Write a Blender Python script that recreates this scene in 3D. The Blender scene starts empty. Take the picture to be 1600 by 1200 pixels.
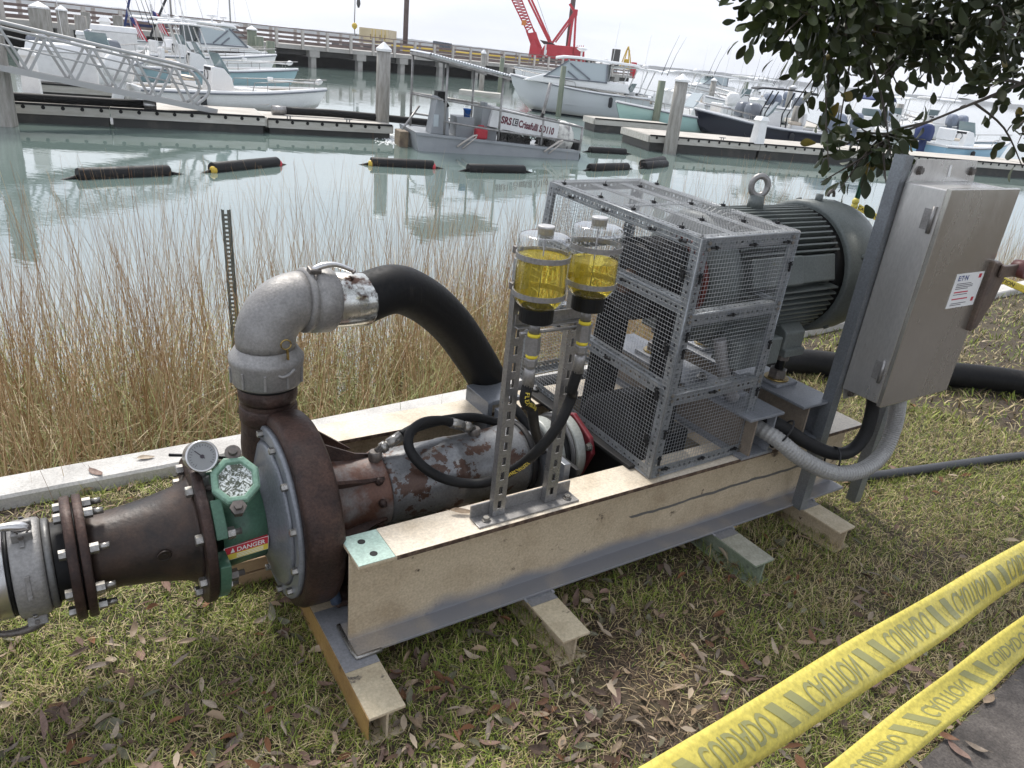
import bpy, bmesh, math, random
import numpy as np
from mathutils import Vector, Matrix
PI=math.pi
random.seed(7); rng=np.random.default_rng(7)
sc=bpy.context.scene
COL=sc.collection
# ------------------------------------------------------------------ camera
CAMH=1.62; FPX=1160.0; PITCH=math.radians(23.9); ROLL=math.radians(6.1)
fw=Vector((0,math.cos(PITCH),-math.sin(PITCH))); up0=Vector((0,math.sin(PITCH),math.cos(PITCH)))
rt=Vector((1,0,0))*math.cos(ROLL)+up0*math.sin(ROLL); upv=-Vector((1,0,0))*math.sin(ROLL)+up0*math.cos(ROLL)
CP=Vector((0,0,CAMH))
cd=bpy.data.cameras.new('camera'); cam=bpy.data.objects.new('camera',cd); COL.objects.link(cam)
cd.sensor_width=36; cd.lens=36*FPX/1600; cd.clip_start=0.05; cd.clip_end=6000
cam.matrix_world=Matrix(((rt.x,upv.x,-fw.x,0),(rt.y,upv.y,-fw.y,0),(rt.z,upv.z,-fw.z,CAMH),(0,0,0,1)))
sc.camera=cam
# ------------------------------------------------------------------ sky, sun, exposure
SUN_EL=math.radians(52); SUN_AZ=math.radians(-28)      # azimuth clockwise from +Y
wd=bpy.data.worlds.new('World'); sc.world=wd; wd.use_nodes=True
nt=wd.node_tree; nt.nodes.clear()
o_=nt.nodes.new('ShaderNodeOutputWorld'); bg=nt.nodes.new('ShaderNodeBackground'); bg.inputs[1].default_value=0.1
sky=nt.nodes.new('ShaderNodeTexSky'); sky.sky_type='NISHITA'; sky.sun_disc=False; sky.sun_elevation=SUN_EL; sky.sun_rotation=SUN_AZ
sky.dust_density=3.0; sky.air_density=1.0; sky.altitude=0
tc=nt.nodes.new('ShaderNodeTexCoord'); mp=nt.nodes.new('ShaderNodeMapping'); mp.inputs['Scale'].default_value=(1.2,1.2,7.0)
nz=nt.nodes.new('ShaderNodeTexNoise'); nz.inputs['Scale'].default_value=2.2; nz.inputs['Detail'].default_value=7; nz.inputs['Roughness'].default_value=.55
cr=nt.nodes.new('ShaderNodeValToRGB'); cr.color_ramp.elements[0].position=.36; cr.color_ramp.elements[1].position=.64
cr.color_ramp.elements[0].color=(4.25,4.6,5.35,1); cr.color_ramp.elements[1].color=(5.75,5.95,6.45,1)
mx=nt.nodes.new('ShaderNodeMix'); mx.data_type='RGBA'; mx.inputs[0].default_value=.88
L=nt.links.new
L(tc.outputs['Generated'],mp.inputs[0]); L(mp.outputs[0],nz.inputs['Vector']); L(nz.outputs[0],cr.inputs[0])
L(sky.outputs[0],mx.inputs[6]); L(cr.outputs[0],mx.inputs[7]); L(mx.outputs[2],bg.inputs[0]); L(bg.outputs[0],o_.inputs[0])
sl=bpy.data.lights.new('sun','SUN'); sl.energy=1.9; sl.angle=math.radians(14); sl.color=(1,.96,.9)
so=bpy.data.objects.new('sun',sl); COL.objects.link(so)
sd=Vector((math.sin(SUN_AZ)*math.cos(SUN_EL),math.cos(SUN_AZ)*math.cos(SUN_EL),math.sin(SUN_EL)))
so.rotation_euler=sd.to_track_quat('Z','Y').to_euler(); so.location=(0,0,30)
sc.view_settings.view_transform='Standard'; sc.view_settings.look='None'; sc.view_settings.exposure=1.14; sc.view_settings.gamma=1.0
sc.view_settings.use_curve_mapping=False
sc.render.engine='CYCLES'
# ------------------------------------------------------------------ survey helpers (photo measurements -> places on the site)
ZW=-1.1
def ray(x,y): return rt*((x-800)/FPX)+upv*((600-y)/FPX)+fw
def W(x,y,z=ZW):
    d=ray(x,y); return CP+d*((z-CAMH)/d.z)
def WY(x,y,Y):
    d=ray(x,y); return CP+d*(Y/d.y)
def WD(x,y,dep): return CP+ray(x,y)*dep
SO=Vector((-0.227,1.344,0)); SA=math.radians(34.5)
MS=Matrix.Translation(SO)@Matrix.Rotation(SA,4,'Z'); MSI=MS.inverted()
def S(x,y,v):                       # skid coordinates of a measured point on the plane v=const
    d=(MSI.to_3x3()@ray(x,y)); o=MSI@CP
    return o+d*((v-o.y)/d.y)
# ------------------------------------------------------------------ materials
MATS={}
def mat(name,c,c2=None,scale=6,lo=.42,hi=.62,rough=.55,metal=0,bump=0,bscale=80,c3=None,s3=2.5,lo3=.55,hi3=.62,trans=0,ior=1.45,rvar=.12,stretch=None,spec=None,grain=.22):
    if name in MATS: return MATS[name]
    m=bpy.data.materials.new(name); m.use_nodes=True; t=m.node_tree; b=t.nodes['Principled BSDF']; l=t.links.new
    b.inputs['Base Color'].default_value=(*c,1); b.inputs['Roughness'].default_value=rough; b.inputs['Metallic'].default_value=metal
    b.inputs['Transmission Weight'].default_value=trans; b.inputs['IOR'].default_value=ior
    if spec is not None: b.inputs['Specular IOR Level'].default_value=spec
    co=t.nodes.new('ShaderNodeTexCoord'); src=co.outputs['Object']
    if stretch:
        mpn=t.nodes.new('ShaderNodeMapping'); mpn.inputs['Scale'].default_value=stretch; l(src,mpn.inputs[0]); src=mpn.outputs[0]
    def noise(s,d=8):
        n=t.nodes.new('ShaderNodeTexNoise'); n.inputs['Scale'].default_value=s; n.inputs['Detail'].default_value=d; n.inputs['Roughness'].default_value=.70 if d>8 else .62; l(src,n.inputs['Vector']); return n.outputs[0]
    def ramp(v,a,bb):
        r=t.nodes.new('ShaderNodeMapRange'); r.inputs[1].default_value=a; r.inputs[2].default_value=bb; l(v,r.inputs[0]); return r.outputs[0]
    def mixc(f,A,Bc):
        x=t.nodes.new('ShaderNodeMix'); x.data_type='RGBA'
        l(f,x.inputs[0])
        if isinstance(A,tuple): x.inputs[6].default_value=(*A,1)
        else: l(A,x.inputs[6])
        x.inputs[7].default_value=(*Bc,1); return x.outputs[2]
    cur=c
    if c2 is not None:
        f=ramp(noise(scale),lo,hi); cur=mixc(f,cur,c2)
        rr=t.nodes.new('ShaderNodeMapRange'); rr.inputs[3].default_value=max(.02,rough-rvar); rr.inputs[4].default_value=min(1,rough+rvar); l(f,rr.inputs[0]); l(rr.outputs[0],b.inputs['Roughness'])
        if c3 is not None: cur=mixc(ramp(noise(s3,10),lo3,hi3),cur,c3)
        if grain:
            g=ramp(noise(140,4),.3,.7); gg=t.nodes.new('ShaderNodeMapRange'); gg.inputs[3].default_value=1-grain; gg.inputs[4].default_value=1+grain*.6; l(g,gg.inputs[0])
            x=t.nodes.new('ShaderNodeMix'); x.data_type='RGBA'; x.blend_type='MULTIPLY'; x.inputs[0].default_value=1; l(cur,x.inputs[6]); l(gg.outputs[0],x.inputs[7]); cur=x.outputs[2]
        l(cur,b.inputs['Base Color'])
    if bump:
        bn=t.nodes.new('ShaderNodeBump'); bn.inputs['Strength'].default_value=bump; bn.inputs['Distance'].default_value=.004; l(noise(bscale,6),bn.inputs['Height']); l(bn.outputs[0],b.inputs['Normal'])
    MATS[name]=m; return m
def node_of(m,typ): return [n for n in m.node_tree.nodes if n.type==typ]
cream=mat('cream_paint',(.54,.445,.315),(.37,.285,.185),6,.42,.72,.48,bump=.22,bscale=60,c3=(.10,.07,.05),s3=14,lo3=.61,hi3=.67,grain=.24)
cream_lit=mat('cream_paint_lit_top',(.72,.63,.5),(.52,.43,.31),7,.45,.7,.45,bump=.15,bscale=70,c3=(.1,.07,.05),s3=9,lo3=.69,hi3=.73)  # lighter copy of the cream paint, daylight on the flange tops painted in
rustm=mat('rusty_iron',(.034,.022,.019),(.092,.052,.039),9,.38,.68,.52,.2,bump=.5,bscale=70,c3=(.15,.12,.105),s3=6,lo3=.58,hi3=.74,grain=.4,spec=.35)
blackiron=mat('black_iron',(.020,.017,.016),(.075,.046,.032),6,.42,.68,.5,.25,bump=.3,bscale=60)
primer=mat('grey_primer',(.20,.205,.215),(.28,.28,.29),5,.4,.7,.5,.1,bump=.12,bscale=80,c3=(.13,.11,.1),s3=10,lo3=.68,hi3=.74)
platem=mat('grey_plate_paint',(.185,.195,.212),(.28,.288,.305),3.5,.45,.7,.4,.15,bump=.15,bscale=70,c3=(.12,.11,.11),s3=9,lo3=.64,hi3=.72)
greenm=mat('green_paint',(.055,.125,.082),(.085,.17,.115),6,.4,.7,.42,bump=.15,bscale=60,c3=(.03,.05,.035),s3=7,lo3=.64,hi3=.74)
greenlt=mat('pale_green_paint',(.42,.56,.48),(.33,.46,.39),12,.4,.7,.5,bump=.15,c3=(.1,.1,.08),s3=20,lo3=.68,hi3=.72)
sightm=mat('sight_frame_green',(.18,.31,.225),(.26,.40,.31),12,.4,.7,.42,bump=.12)
mossgreen=mat('faded_green_paint',(.22,.265,.19),(.31,.34,.255),7,.4,.68,.6,bump=.25,c3=(.07,.08,.06),s3=6,lo3=.6,hi3=.7)
alu=mat('cast_aluminium',(.31,.30,.285),(.22,.21,.20),9,.38,.68,.5,.4,bump=.35,bscale=150,c3=(.16,.15,.14),s3=20,lo3=.66,hi3=.75)
alud=mat('dull_aluminium',(.33,.32,.31),(.22,.21,.2),9,.4,.7,.45,.6,bump=.15,bscale=120)
galv=mat('galvanised_steel',(.33,.345,.355),(.235,.25,.26),25,.4,.65,.42,.6,bump=.05,bscale=120)
wirem=mat('galvanised_wire',(.32,.33,.34),rough=.4,metal=.25)
strutm=mat('strut_channel_steel',(.42,.42,.42),(.30,.29,.28),14,.4,.7,.38,.8,bump=.08)
stain=mat('stainless_sheet',(.60,.585,.56),(.46,.445,.42),4,.38,.68,.36,.75,stretch=(1,1,.3),c3=(.20,.15,.12),s3=26,lo3=.67,hi3=.74,grain=.12)
door_m=mat('stainless_door',(.52,.50,.455),(.42,.395,.35),3,.35,.68,.26,.85,stretch=(1,1,.35),c3=(.26,.20,.14),s3=24,lo3=.68,hi3=.76,grain=.10)
stainplain=mat('polished_stainless',(.62,.61,.6),rough=.34,metal=1)
zinc=mat('zinc_bolt',(.36,.345,.32),(.23,.215,.19),40,.4,.7,.35,.8)
boltm=mat('dark_bolt',(.12,.11,.10),(.2,.17,.15),30,.4,.7,.5,.5)
motorm=mat('motor_enamel',(.115,.13,.123),(.155,.17,.162),5,.4,.7,.5,.1,bump=.1,bscale=70,c3=(.06,.065,.06),s3=8,lo3=.66,hi3=.76)
rubber=mat('black_rubber',(.012,.012,.0125),(.022,.0215,.021),9,.4,.7,.6,bump=.12,bscale=60,spec=.22)
hosem=mat('black_hose',(.011,.011,.0115),(.022,.021,.02),14,.45,.75,.65,spec=.2,bump=.25,bscale=60,stretch=(6,6,1),c3=(.055,.05,.045),s3=2.5,lo3=.6,hi3=.8)
hoseg=mat('grey_black_hose',(.045,.047,.052),(.07,.07,.075),6,.4,.7,.55,bump=.2)
blackp=mat('black_plastic',(.008,.008,.008),rough=.45,spec=.25)
greyblk=mat('dusty_black_steel',(.016,.016,.017),(.038,.036,.034),8,.4,.7,.6,.1,bump=.15,spec=.25)
barrelm=mat('flaking_grey_barrel',(.20,.203,.205),(.12,.122,.124),7,.4,.7,.4,.35,bump=.3,bscale=45,c3=(.075,.042,.03),s3=11,lo3=.525,hi3=.545)
redm=mat('dark_red_paint',(.20,.028,.036),(.14,.03,.035),9,.4,.7,.38,bump=.1)
ferrule=mat('ferrule_zinc',(.62,.63,.6),(.35,.32,.28),6,.5,.7,.3,.85,c3=(.10,.06,.045),s3=4,lo3=.52,hi3=.56)
ringm=mat('pale_grey_ring',(.40,.41,.375),(.30,.31,.285),10,.4,.7,.4,.1)
woodn=mat('fresh_timber',(.42,.29,.17),(.30,.19,.105),4,.4,.7,.7,stretch=(1,9,9),bump=.3,bscale=40)
woodg=mat('weathered_timber',(.30,.28,.20),(.20,.17,.11),4,.4,.7,.75,stretch=(1,9,9),bump=.3,bscale=40)
conc=mat('concrete_cap',(.56,.545,.51),(.42,.40,.37),5,.4,.7,.8,bump=.35,bscale=90,c3=(.24,.22,.19),s3=9,lo3=.66,hi3=.75)
walkm=mat('dark_paving',(.075,.064,.057),(.17,.15,.135),11,.36,.72,.85,bump=.8,bscale=130,c3=(.03,.026,.023),s3=3.2,lo3=.48,hi3=.66,grain=.45)
white=mat('white_gelcoat',(.80,.80,.79),(.74,.74,.73),1.5,.4,.7,.25)
whitep=mat('white_paint',(.76,.76,.75),(.66,.66,.65),4,.4,.7,.5)
piling_m=mat('weathered_piling',(.36,.345,.315),(.22,.205,.18),2.5,.38,.68,.85,stretch=(4,4,.7),bump=.4,bscale=30,c3=(.14,.14,.10),s3=1.2,lo3=.62,hi3=.72)
pilegreen=mat('treated_piling',(.16,.19,.14),(.24,.25,.19),2.5,.4,.68,.85,stretch=(4,4,.5),bump=.4,bscale=30)
dockc=mat('dock_concrete',(.47,.44,.39),(.38,.35,.31),1.5,.4,.7,.85,bump=.2)
waler=mat('timber_waler',(.48,.465,.42),(.36,.34,.29),1.6,.4,.7,.8,stretch=(1,6,6),c3=(.30,.34,.25),s3=.7,lo3=.58,hi3=.7)
floatm=mat('wet_float',(.035,.035,.032),(.08,.075,.065),2.5,.5,.7,.7)
pierwood=mat('pier_rail_timber',(.20,.145,.125),(.14,.10,.09),1.5,.4,.7,.8)
pierpost=mat('pier_post_concrete',(.50,.46,.42),(.40,.37,.33),1.5,.4,.7,.85)
pierconc=mat('pier_concrete',(.40,.385,.355),(.28,.265,.24),.8,.4,.7,.85,c3=(.16,.15,.13),s3=.6,lo3=.58,hi3=.72)
pierdark=mat('pier_underside_shade',(.035,.034,.033),(.07,.066,.06),.8,.4,.7,.9)  # near black: the shade below the pier decks is put into the colour
crred=mat('crane_red',(.52,.025,.04),(.44,.02,.035),.8,.4,.7,.4)
crdark=mat('crane_dark',(.06,.055,.055),rough=.6)
tan=mat('container_tan',(.62,.51,.33),(.56,.46,.29),.6,.4,.7,.6)
yel=mat('safety_yellow',(.62,.42,.04),(.5,.35,.05),.8,.4,.7,.5)
brownst=mat('rusty_spud_steel',(.10,.065,.055),(.07,.05,.045),.5,.4,.7,.7)
dredgeg=mat('dredge_grey',(.29,.305,.315),(.235,.25,.26),1.5,.4,.7,.45)
bluep=mat('blue_plastic',(.02,.12,.42),rough=.4)
redp=mat('red_plastic',(.45,.03,.045),rough=.4)
teal=mat('seafoam_hull',(.37,.55,.51),rough=.2); slate=mat('pale_blue_grey_hull',(.30,.44,.47),rough=.2); skyb=mat('light_blue_hull',(.30,.50,.64),rough=.2)
navy=mat('black_navy_hull',(.012,.014,.025),rough=.12); greyh=mat('pale_grey_hull',(.50,.52,.53),rough=.2)
glassd=mat('tinted_glass',(.20,.26,.27),rough=.06); vinyl=mat('clear_vinyl',(.42,.47,.49),rough=.15)
obgrey=mat('outboard_grey',(.14,.155,.18),(.18,.19,.215),1.5,.4,.7,.3); obcover=mat('outboard_cover_blue_grey',(.20,.23,.29),(.14,.16,.21),4,.4,.7,.7)
seatm=mat('cream_vinyl',(.62,.53,.42),rough=.5); canvas=mat('navy_canvas',(.02,.035,.12),rough=.8); canvasb=mat('black_canvas',(.02,.022,.025),rough=.8)
alur=mat('gangway_aluminium',(.36,.36,.355),rough=.42,metal=.4)
tapey=mat('yellow_tape',(.82,.71,.17),(.78,.67,.15),30,.4,.6,.32,bump=.06,bscale=300)
tapek=mat('tape_print',(.29,.28,.115),rough=.4)
inkw=mat('white_print',(.8,.8,.78),rough=.5); inkk=mat('dark_print',(.05,.04,.05),rough=.5); inkr=mat('red_print',(.5,.03,.05),rough=.5); inky=mat('yellow_print',(.7,.55,.08),rough=.5); inkb=mat('navy_print',(.03,.05,.2),rough=.5)
def tape_film():
    t=tapey.node_tree; b=t.nodes['Principled BSDF']; o=t.nodes['Material Output']; l=t.links.new
    src=b.inputs['Base Color'].links[0].from_socket
    co=t.nodes.new('ShaderNodeTexCoord'); mp=t.nodes.new('ShaderNodeMapping'); mp.inputs['Rotation'].default_value=(0,.5,-.35); mp.inputs['Scale'].default_value=(3,45,45); l(co.outputs['Object'],mp.inputs[0])
    n=t.nodes.new('ShaderNodeTexNoise'); n.inputs['Scale'].default_value=1.0; n.inputs['Detail'].default_value=4; l(mp.outputs[0],n.inputs['Vector'])
    v=t.nodes.new('ShaderNodeTexNoise'); v.inputs['Scale'].default_value=30; l(co.outputs['Object'],v.inputs['Vector'])
    a=t.nodes.new('ShaderNodeMath'); a.operation='MULTIPLY_ADD'; a.inputs[1].default_value=.4; l(v.outputs[0],a.inputs[0]); l(n.outputs[0],a.inputs[2])
    bn=t.nodes.new('ShaderNodeBump'); bn.inputs['Strength'].default_value=.22; bn.inputs['Distance'].default_value=.004; l(a.outputs[0],bn.inputs['Height']); l(bn.outputs[0],b.inputs['Normal'])
    tl=t.nodes.new('ShaderNodeBsdfTranslucent'); l(src,tl.inputs[0]); m=t.nodes.new('ShaderNodeMixShader'); m.inputs[0].default_value=.3; l(b.outputs[0],m.inputs[1]); l(tl.outputs[0],m.inputs[2]); l(m.outputs[0],o.inputs[0])
tape_film()
tgreen=mat('green_post_enamel',(.012,.06,.035),rough=.5); postg=mat('green_grey_channel_post',(.13,.145,.138),(.19,.205,.19),12,.4,.7,.55,.5)
bark=mat('oak_bark',(.055,.045,.036),(.10,.085,.07),9,.4,.7,.9,bump=.8,bscale=40)
flag_r=mat('flag_red',(.55,.03,.06),rough=.8); flag_w=mat('flag_white',(.75,.75,.76),rough=.8); flag_b=mat('flag_blue',(.04,.05,.2),rough=.8)
# cream beam: the skid's welds were sprayed over with grey primer along the foot and at the joints
def beam_paint():
    m=cream.copy(); m.name='cream_beam_with_primer'; t=m.node_tree; b=t.nodes['Principled BSDF']; l=t.links.new
    src=b.inputs['Base Color'].links[0].from_socket
    co=t.nodes.new('ShaderNodeTexCoord'); sp=t.nodes.new('ShaderNodeSeparateXYZ'); l(co.outputs['Object'],sp.inputs[0])
    n=t.nodes.new('ShaderNodeTexNoise'); n.inputs['Scale'].default_value=5; l(co.outputs['Object'],n.inputs['Vector'])
    a=t.nodes.new('ShaderNodeMath'); a.operation='MULTIPLY_ADD'; a.inputs[1].default_value=.10; a.inputs[2].default_value=-.05; l(n.outputs[0],a.inputs[0])
    z=t.nodes.new('ShaderNodeMath'); z.operation='ADD'; l(sp.outputs[2],z.inputs[0]); l(a.outputs[0],z.inputs[1])
    r=t.nodes.new('ShaderNodeMapRange'); r.inputs[1].default_value=.150; r.inputs[2].default_value=.108; l(z.outputs[0],r.inputs[0])
    x=t.nodes.new('ShaderNodeMix'); x.data_type='RGBA'; l(r.outputs[0],x.inputs[0]); l(src,x.inputs[6]); x.inputs[7].default_value=(.21,.21,.22,1)
    # horizontal scrape where the paint is gone (right half of the web)
    w=t.nodes.new('ShaderNodeTexNoise'); w.inputs['Scale'].default_value=9; l(co.outputs['Object'],w.inputs['Vector'])
    k=t.nodes.new('ShaderNodeMath'); k.operation='MULTIPLY_ADD'; k.inputs[1].default_value=.022; k.inputs[2].default_value=-.011; l(w.outputs[0],k.inputs[0])
    zz=t.nodes.new('ShaderNodeMath'); zz.operation='ADD'; l(sp.outputs[2],zz.inputs[0]); l(k.outputs[0],zz.inputs[1])
    d=t.nodes.new('ShaderNodeMath'); d.operation='SUBTRACT'; d.inputs[1].default_value=.2355; l(zz.outputs[0],d.inputs[0])
    ab=t.nodes.new('ShaderNodeMath'); ab.operation='ABSOLUTE'; l(d.outputs[0],ab.inputs[0])
    lt=t.nodes.new('ShaderNodeMath'); lt.operation='LESS_THAN'; lt.inputs[1].default_value=.0055; l(ab.outputs[0],lt.inputs[0])
    n3=t.nodes.new('ShaderNodeTexNoise'); n3.inputs['Scale'].default_value=2.1; l(co.outputs['Object'],n3.inputs['Vector'])
    xg=t.nodes.new('ShaderNodeMath'); xg.operation='MULTIPLY_ADD'; xg.inputs[1].default_value=1.2; l(n3.outputs[0],xg.inputs[0]); l(sp.outputs[0],xg.inputs[2])
    g=t.nodes.new('ShaderNodeMath'); g.operation='GREATER_THAN'; g.inputs[1].default_value=1.72; l(xg.outputs[0],g.inputs[0])
    mu=t.nodes.new('ShaderNodeMath'); mu.operation='MULTIPLY'; l(lt.outputs[0],mu.inputs[0]); l(g.outputs[0],mu.inputs[1])
    y=t.nodes.new('ShaderNodeMix'); y.data_type='RGBA'; l(mu.outputs[0],y.inputs[0]); l(x.outputs[2],y.inputs[6]); y.inputs[7].default_value=(.12,.115,.11,1)
    l(y.outputs[2],b.inputs['Base Color']); return m
beamm=beam_paint()
def boot(m,col=(.02,.025,.04)):        # hull with antifouling below the waterline stripe and a little scum above it
    k=m.copy(); k.name=m.name+'_with_boot_stripe'; t=k.node_tree; b=t.nodes['Principled BSDF']; l=t.links.new
    co=t.nodes.new('ShaderNodeTexCoord'); sp=t.nodes.new('ShaderNodeSeparateXYZ'); l(co.outputs['Object'],sp.inputs[0])
    n=t.nodes.new('ShaderNodeTexNoise'); n.inputs['Scale'].default_value=1.4; n.inputs['Detail'].default_value=6; l(co.outputs['Object'],n.inputs['Vector'])
    a=t.nodes.new('ShaderNodeMath'); a.operation='MULTIPLY_ADD'; a.inputs[1].default_value=.16; l(n.outputs[0],a.inputs[0]); a2=t.nodes.new('ShaderNodeMath'); a2.operation='SUBTRACT'; l(sp.outputs[2],a2.inputs[0]); l(a.outputs[0],a2.inputs[1]); a.inputs[2].default_value=0
    r=t.nodes.new('ShaderNodeMapRange'); r.inputs[1].default_value=.22; r.inputs[2].default_value=.04; r.inputs[4].default_value=.55; l(a2.outputs[0],r.inputs[0])
    x=t.nodes.new('ShaderNodeMix'); x.data_type='RGBA'; l(r.outputs[0],x.inputs[0]); x.inputs[7].default_value=(.33,.31,.24,1)
    if b.inputs['Base Color'].links: l(b.inputs['Base Color'].links[0].from_socket,x.inputs[6])
    else: x.inputs[6].default_value=b.inputs['Base Color'].default_value[:]
    g=t.nodes.new('ShaderNodeMath'); g.operation='LESS_THAN'; g.inputs[1].default_value=.07; l(sp.outputs[2],g.inputs[0])
    y=t.nodes.new('ShaderNodeMix'); y.data_type='RGBA'; l(g.outputs[0],y.inputs[0]); l(x.outputs[2],y.inputs[6]); y.inputs[7].default_value=(*col,1); l(y.outputs[2],b.inputs['Base Color']); return k
BOOT={}
def hullmat(m):
    if m.name not in BOOT: BOOT[m.name]=boot(m)
    return BOOT[m.name]
def attr_mat(name,rough=.6,trans=.0,spec=.3):
    m=bpy.data.materials.new(name); m.use_nodes=True; t=m.node_tree; b=t.nodes['Principled BSDF']
    a=t.nodes.new('ShaderNodeAttribute'); a.attribute_name='Col'; t.links.new(a.outputs['Color'],b.inputs['Base Color'])
    b.inputs['Roughness'].default_value=rough; b.inputs['Specular IOR Level'].default_value=spec
    return m
# ------------------------------------------------------------------ mesh builder
class B:
    def __init__(s): s.v=[]; s.f=[]; s.sm=[]
    def add(s,vs,fs,smooth=False):
        k=len(s.v); s.v+= [tuple(p) for p in vs]
        for f in fs: s.f.append(tuple(i+k for i in f)); s.sm.append(smooth)
        return s
    def box(s,a,b,M=None):
        x0,y0,z0=a; x1,y1,z1=b
        vs=[(x0,y0,z0),(x1,y0,z0),(x1,y1,z0),(x0,y1,z0),(x0,y0,z1),(x1,y0,z1),(x1,y1,z1),(x0,y1,z1)]
        if M is not None: vs=[M@Vector(p) for p in vs]
        return s.add(vs,[(0,3,2,1),(4,5,6,7),(0,1,5,4),(1,2,6,5),(2,3,7,6),(3,0,4,7)])
    def bar(s,p,q,w,h,upd=(0,0,1)):          # rectangular bar from p to q
        p=Vector(p); q=Vector(q); d=q-p; ln=d.length; d.normalize(); u=Vector(upd)
        if abs(d.dot(u))>.98: u=Vector((1,0,0)) if abs(d.x)<.9 else Vector((0,1,0))
        a=d.cross(u).normalized(); u=a.cross(d)
        vs=[]
        for e in (p,q):
            for i,j in ((-1,-1),(1,-1),(1,1),(-1,1)): vs.append(e+a*(i*w/2)+u*(j*h/2))
        return s.add(vs,[(3,2,1,0),(4,5,6,7),(0,1,5,4),(1,2,6,5),(2,3,7,6),(3,0,4,7)])
    def prism(s,poly,p,ex,ey,d):               # 2-D polygon in (ex,ey) at p, extruded by vector d
        p=Vector(p); ex=Vector(ex); ey=Vector(ey); d=Vector(d); n=len(poly)
        vs=[p+ex*a+ey*b for a,b in poly]+[p+ex*a+ey*b+d for a,b in poly]
        return s.add(vs,[tuple(range(n-1,-1,-1)),tuple(range(n,2*n))]+[(i,(i+1)%n,n+(i+1)%n,n+i) for i in range(n)])
    def lathe(s,prof,p,ax,n=24,smooth=True,ang0=0,caps=True):   # prof: (t along axis, radius)
        p=Vector(p); ax=Vector(ax).normalized(); u=Vector((0,0,1)) if abs(ax.z)<.9 else Vector((1,0,0))
        a=ax.cross(u).normalized(); b=ax.cross(a)
        vs=[]
        for t,r in prof:
            for i in range(n):
                q=ang0+2*PI*i/n; vs.append(p+ax*t+(a*math.cos(q)+b*math.sin(q))*r)
        fs=[]; 
        for k in range(len(prof)-1):
            for i in range(n): fs.append((k*n+i,k*n+(i+1)%n,(k+1)*n+(i+1)%n,(k+1)*n+i))
        s.add(vs,fs,smooth)
        if caps:
            k=len(s.v)-len(vs)
            s.f.append(tuple(k+i for i in range(n-1,-1,-1))); s.sm.append(False)
            s.f.append(tuple(k+(len(prof)-1)*n+i for i in range(n))); s.sm.append(False)
        return s
    def cyl(s,p,q,r,r2=None,n=16,smooth=True):
        p=Vector(p); q=Vector(q); return s.lathe([(0,r),((q-p).length,r if r2 is None else r2)],p,q-p,n,smooth)
    def tube(s,pts,r,n=10,res=0,caps=True):
        P=[Vector(p) for p in pts]
        if res:
            rr=r if isinstance(r,list) else None
            Q=[];R=[]
            for i in range(len(P)-1):
                p0=P[max(i-1,0)];p1=P[i];p2=P[i+1];p3=P[min(i+2,len(P)-1)]
                for k in range(res):
                    t=k/res; Q.append(.5*((2*p1)+(p2-p0)*t+(2*p0-5*p1+4*p2-p3)*t*t+(3*p1-p0-3*p2+p3)*t**3))
                    if rr: R.append(rr[i]*(1-t)+rr[i+1]*t)
            Q.append(P[-1]); P=Q
            if rr: R.append(rr[-1]); r=R
        if not isinstance(r,list): r=[r]*len(P)
        T=[(P[min(i+1,len(P)-1)]-P[max(i-1,0)]).normalized() for i in range(len(P))]
        u=Vector((0,0,1)) if abs(T[0].z)<.9 else Vector((1,0,0)); a=T[0].cross(u).normalized(); vs=[]
        for i,p in enumerate(P):
            a=(a-T[i]*a.dot(T[i])).normalized(); b=T[i].cross(a)
            for k in range(n):
                q=2*PI*k/n; vs.append(p+(a*math.cos(q)+b*math.sin(q))*r[i])
        fs=[(k*n+i,k*n+(i+1)%n,(k+1)*n+(i+1)%n,(k+1)*n+i) for k in range(len(P)-1) for i in range(n)]
        k0=len(s.v); s.add(vs,fs,True); s.path=P
        if caps:
            s.f.append(tuple(k0+i for i in range(n-1,-1,-1))); s.sm.append(False)
            s.f.append(tuple(k0+(len(P)-1)*n+i for i in range(n))); s.sm.append(False)
        return s
    def loft(s,rings,closed=True,smooth=True,cap=True):
        n=len(rings[0]); vs=[p for r in rings for p in r]; m=n if closed else n-1
        fs=[(k*n+i,k*n+(i+1)%n,(k+1)*n+(i+1)%n,(k+1)*n+i) for k in range(len(rings)-1) for i in range(m)]
        k=len(s.v); s.add(vs,fs,smooth)
        if cap:
            s.f.append(tuple(k+i for i in range(n-1,-1,-1))); s.sm.append(False)
            e=(len(rings)-1)*n; s.f.append(tuple(k+e+i for i in range(n))); s.sm.append(False)
        return s
OFF={}
def mesh_of(name,bb,m,off=(0,0,0)):
    me=bpy.data.meshes.new(name); o=Vector(off)
    me.from_pydata([Vector(p)-o for p in bb.v],[],bb.f); me.polygons.foreach_set('use_smooth',bb.sm)
    if m: me.materials.append(m)
    me.update(); return me
def tag(o,label=None,cat=None,group=None,kind=None):
    if label: o['label']=label
    if cat: o['category']=cat
    if group: o['group']=group
    if kind: o['kind']=kind
    return o
def thing(name,label,cat,loc=(0,0,0),rz=0,group=None,skid=False):
    o=bpy.data.objects.new(name,None); COL.objects.link(o); o.empty_display_size=.1
    if skid: OFF[o.name]=Vector(loc); loc=MS@Vector(loc); rz=SA
    else: OFF[o.name]=Vector((0,0,0))
    o.location=loc; o.rotation_euler=(0,0,rz); return tag(o,label,cat,group)
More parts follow.
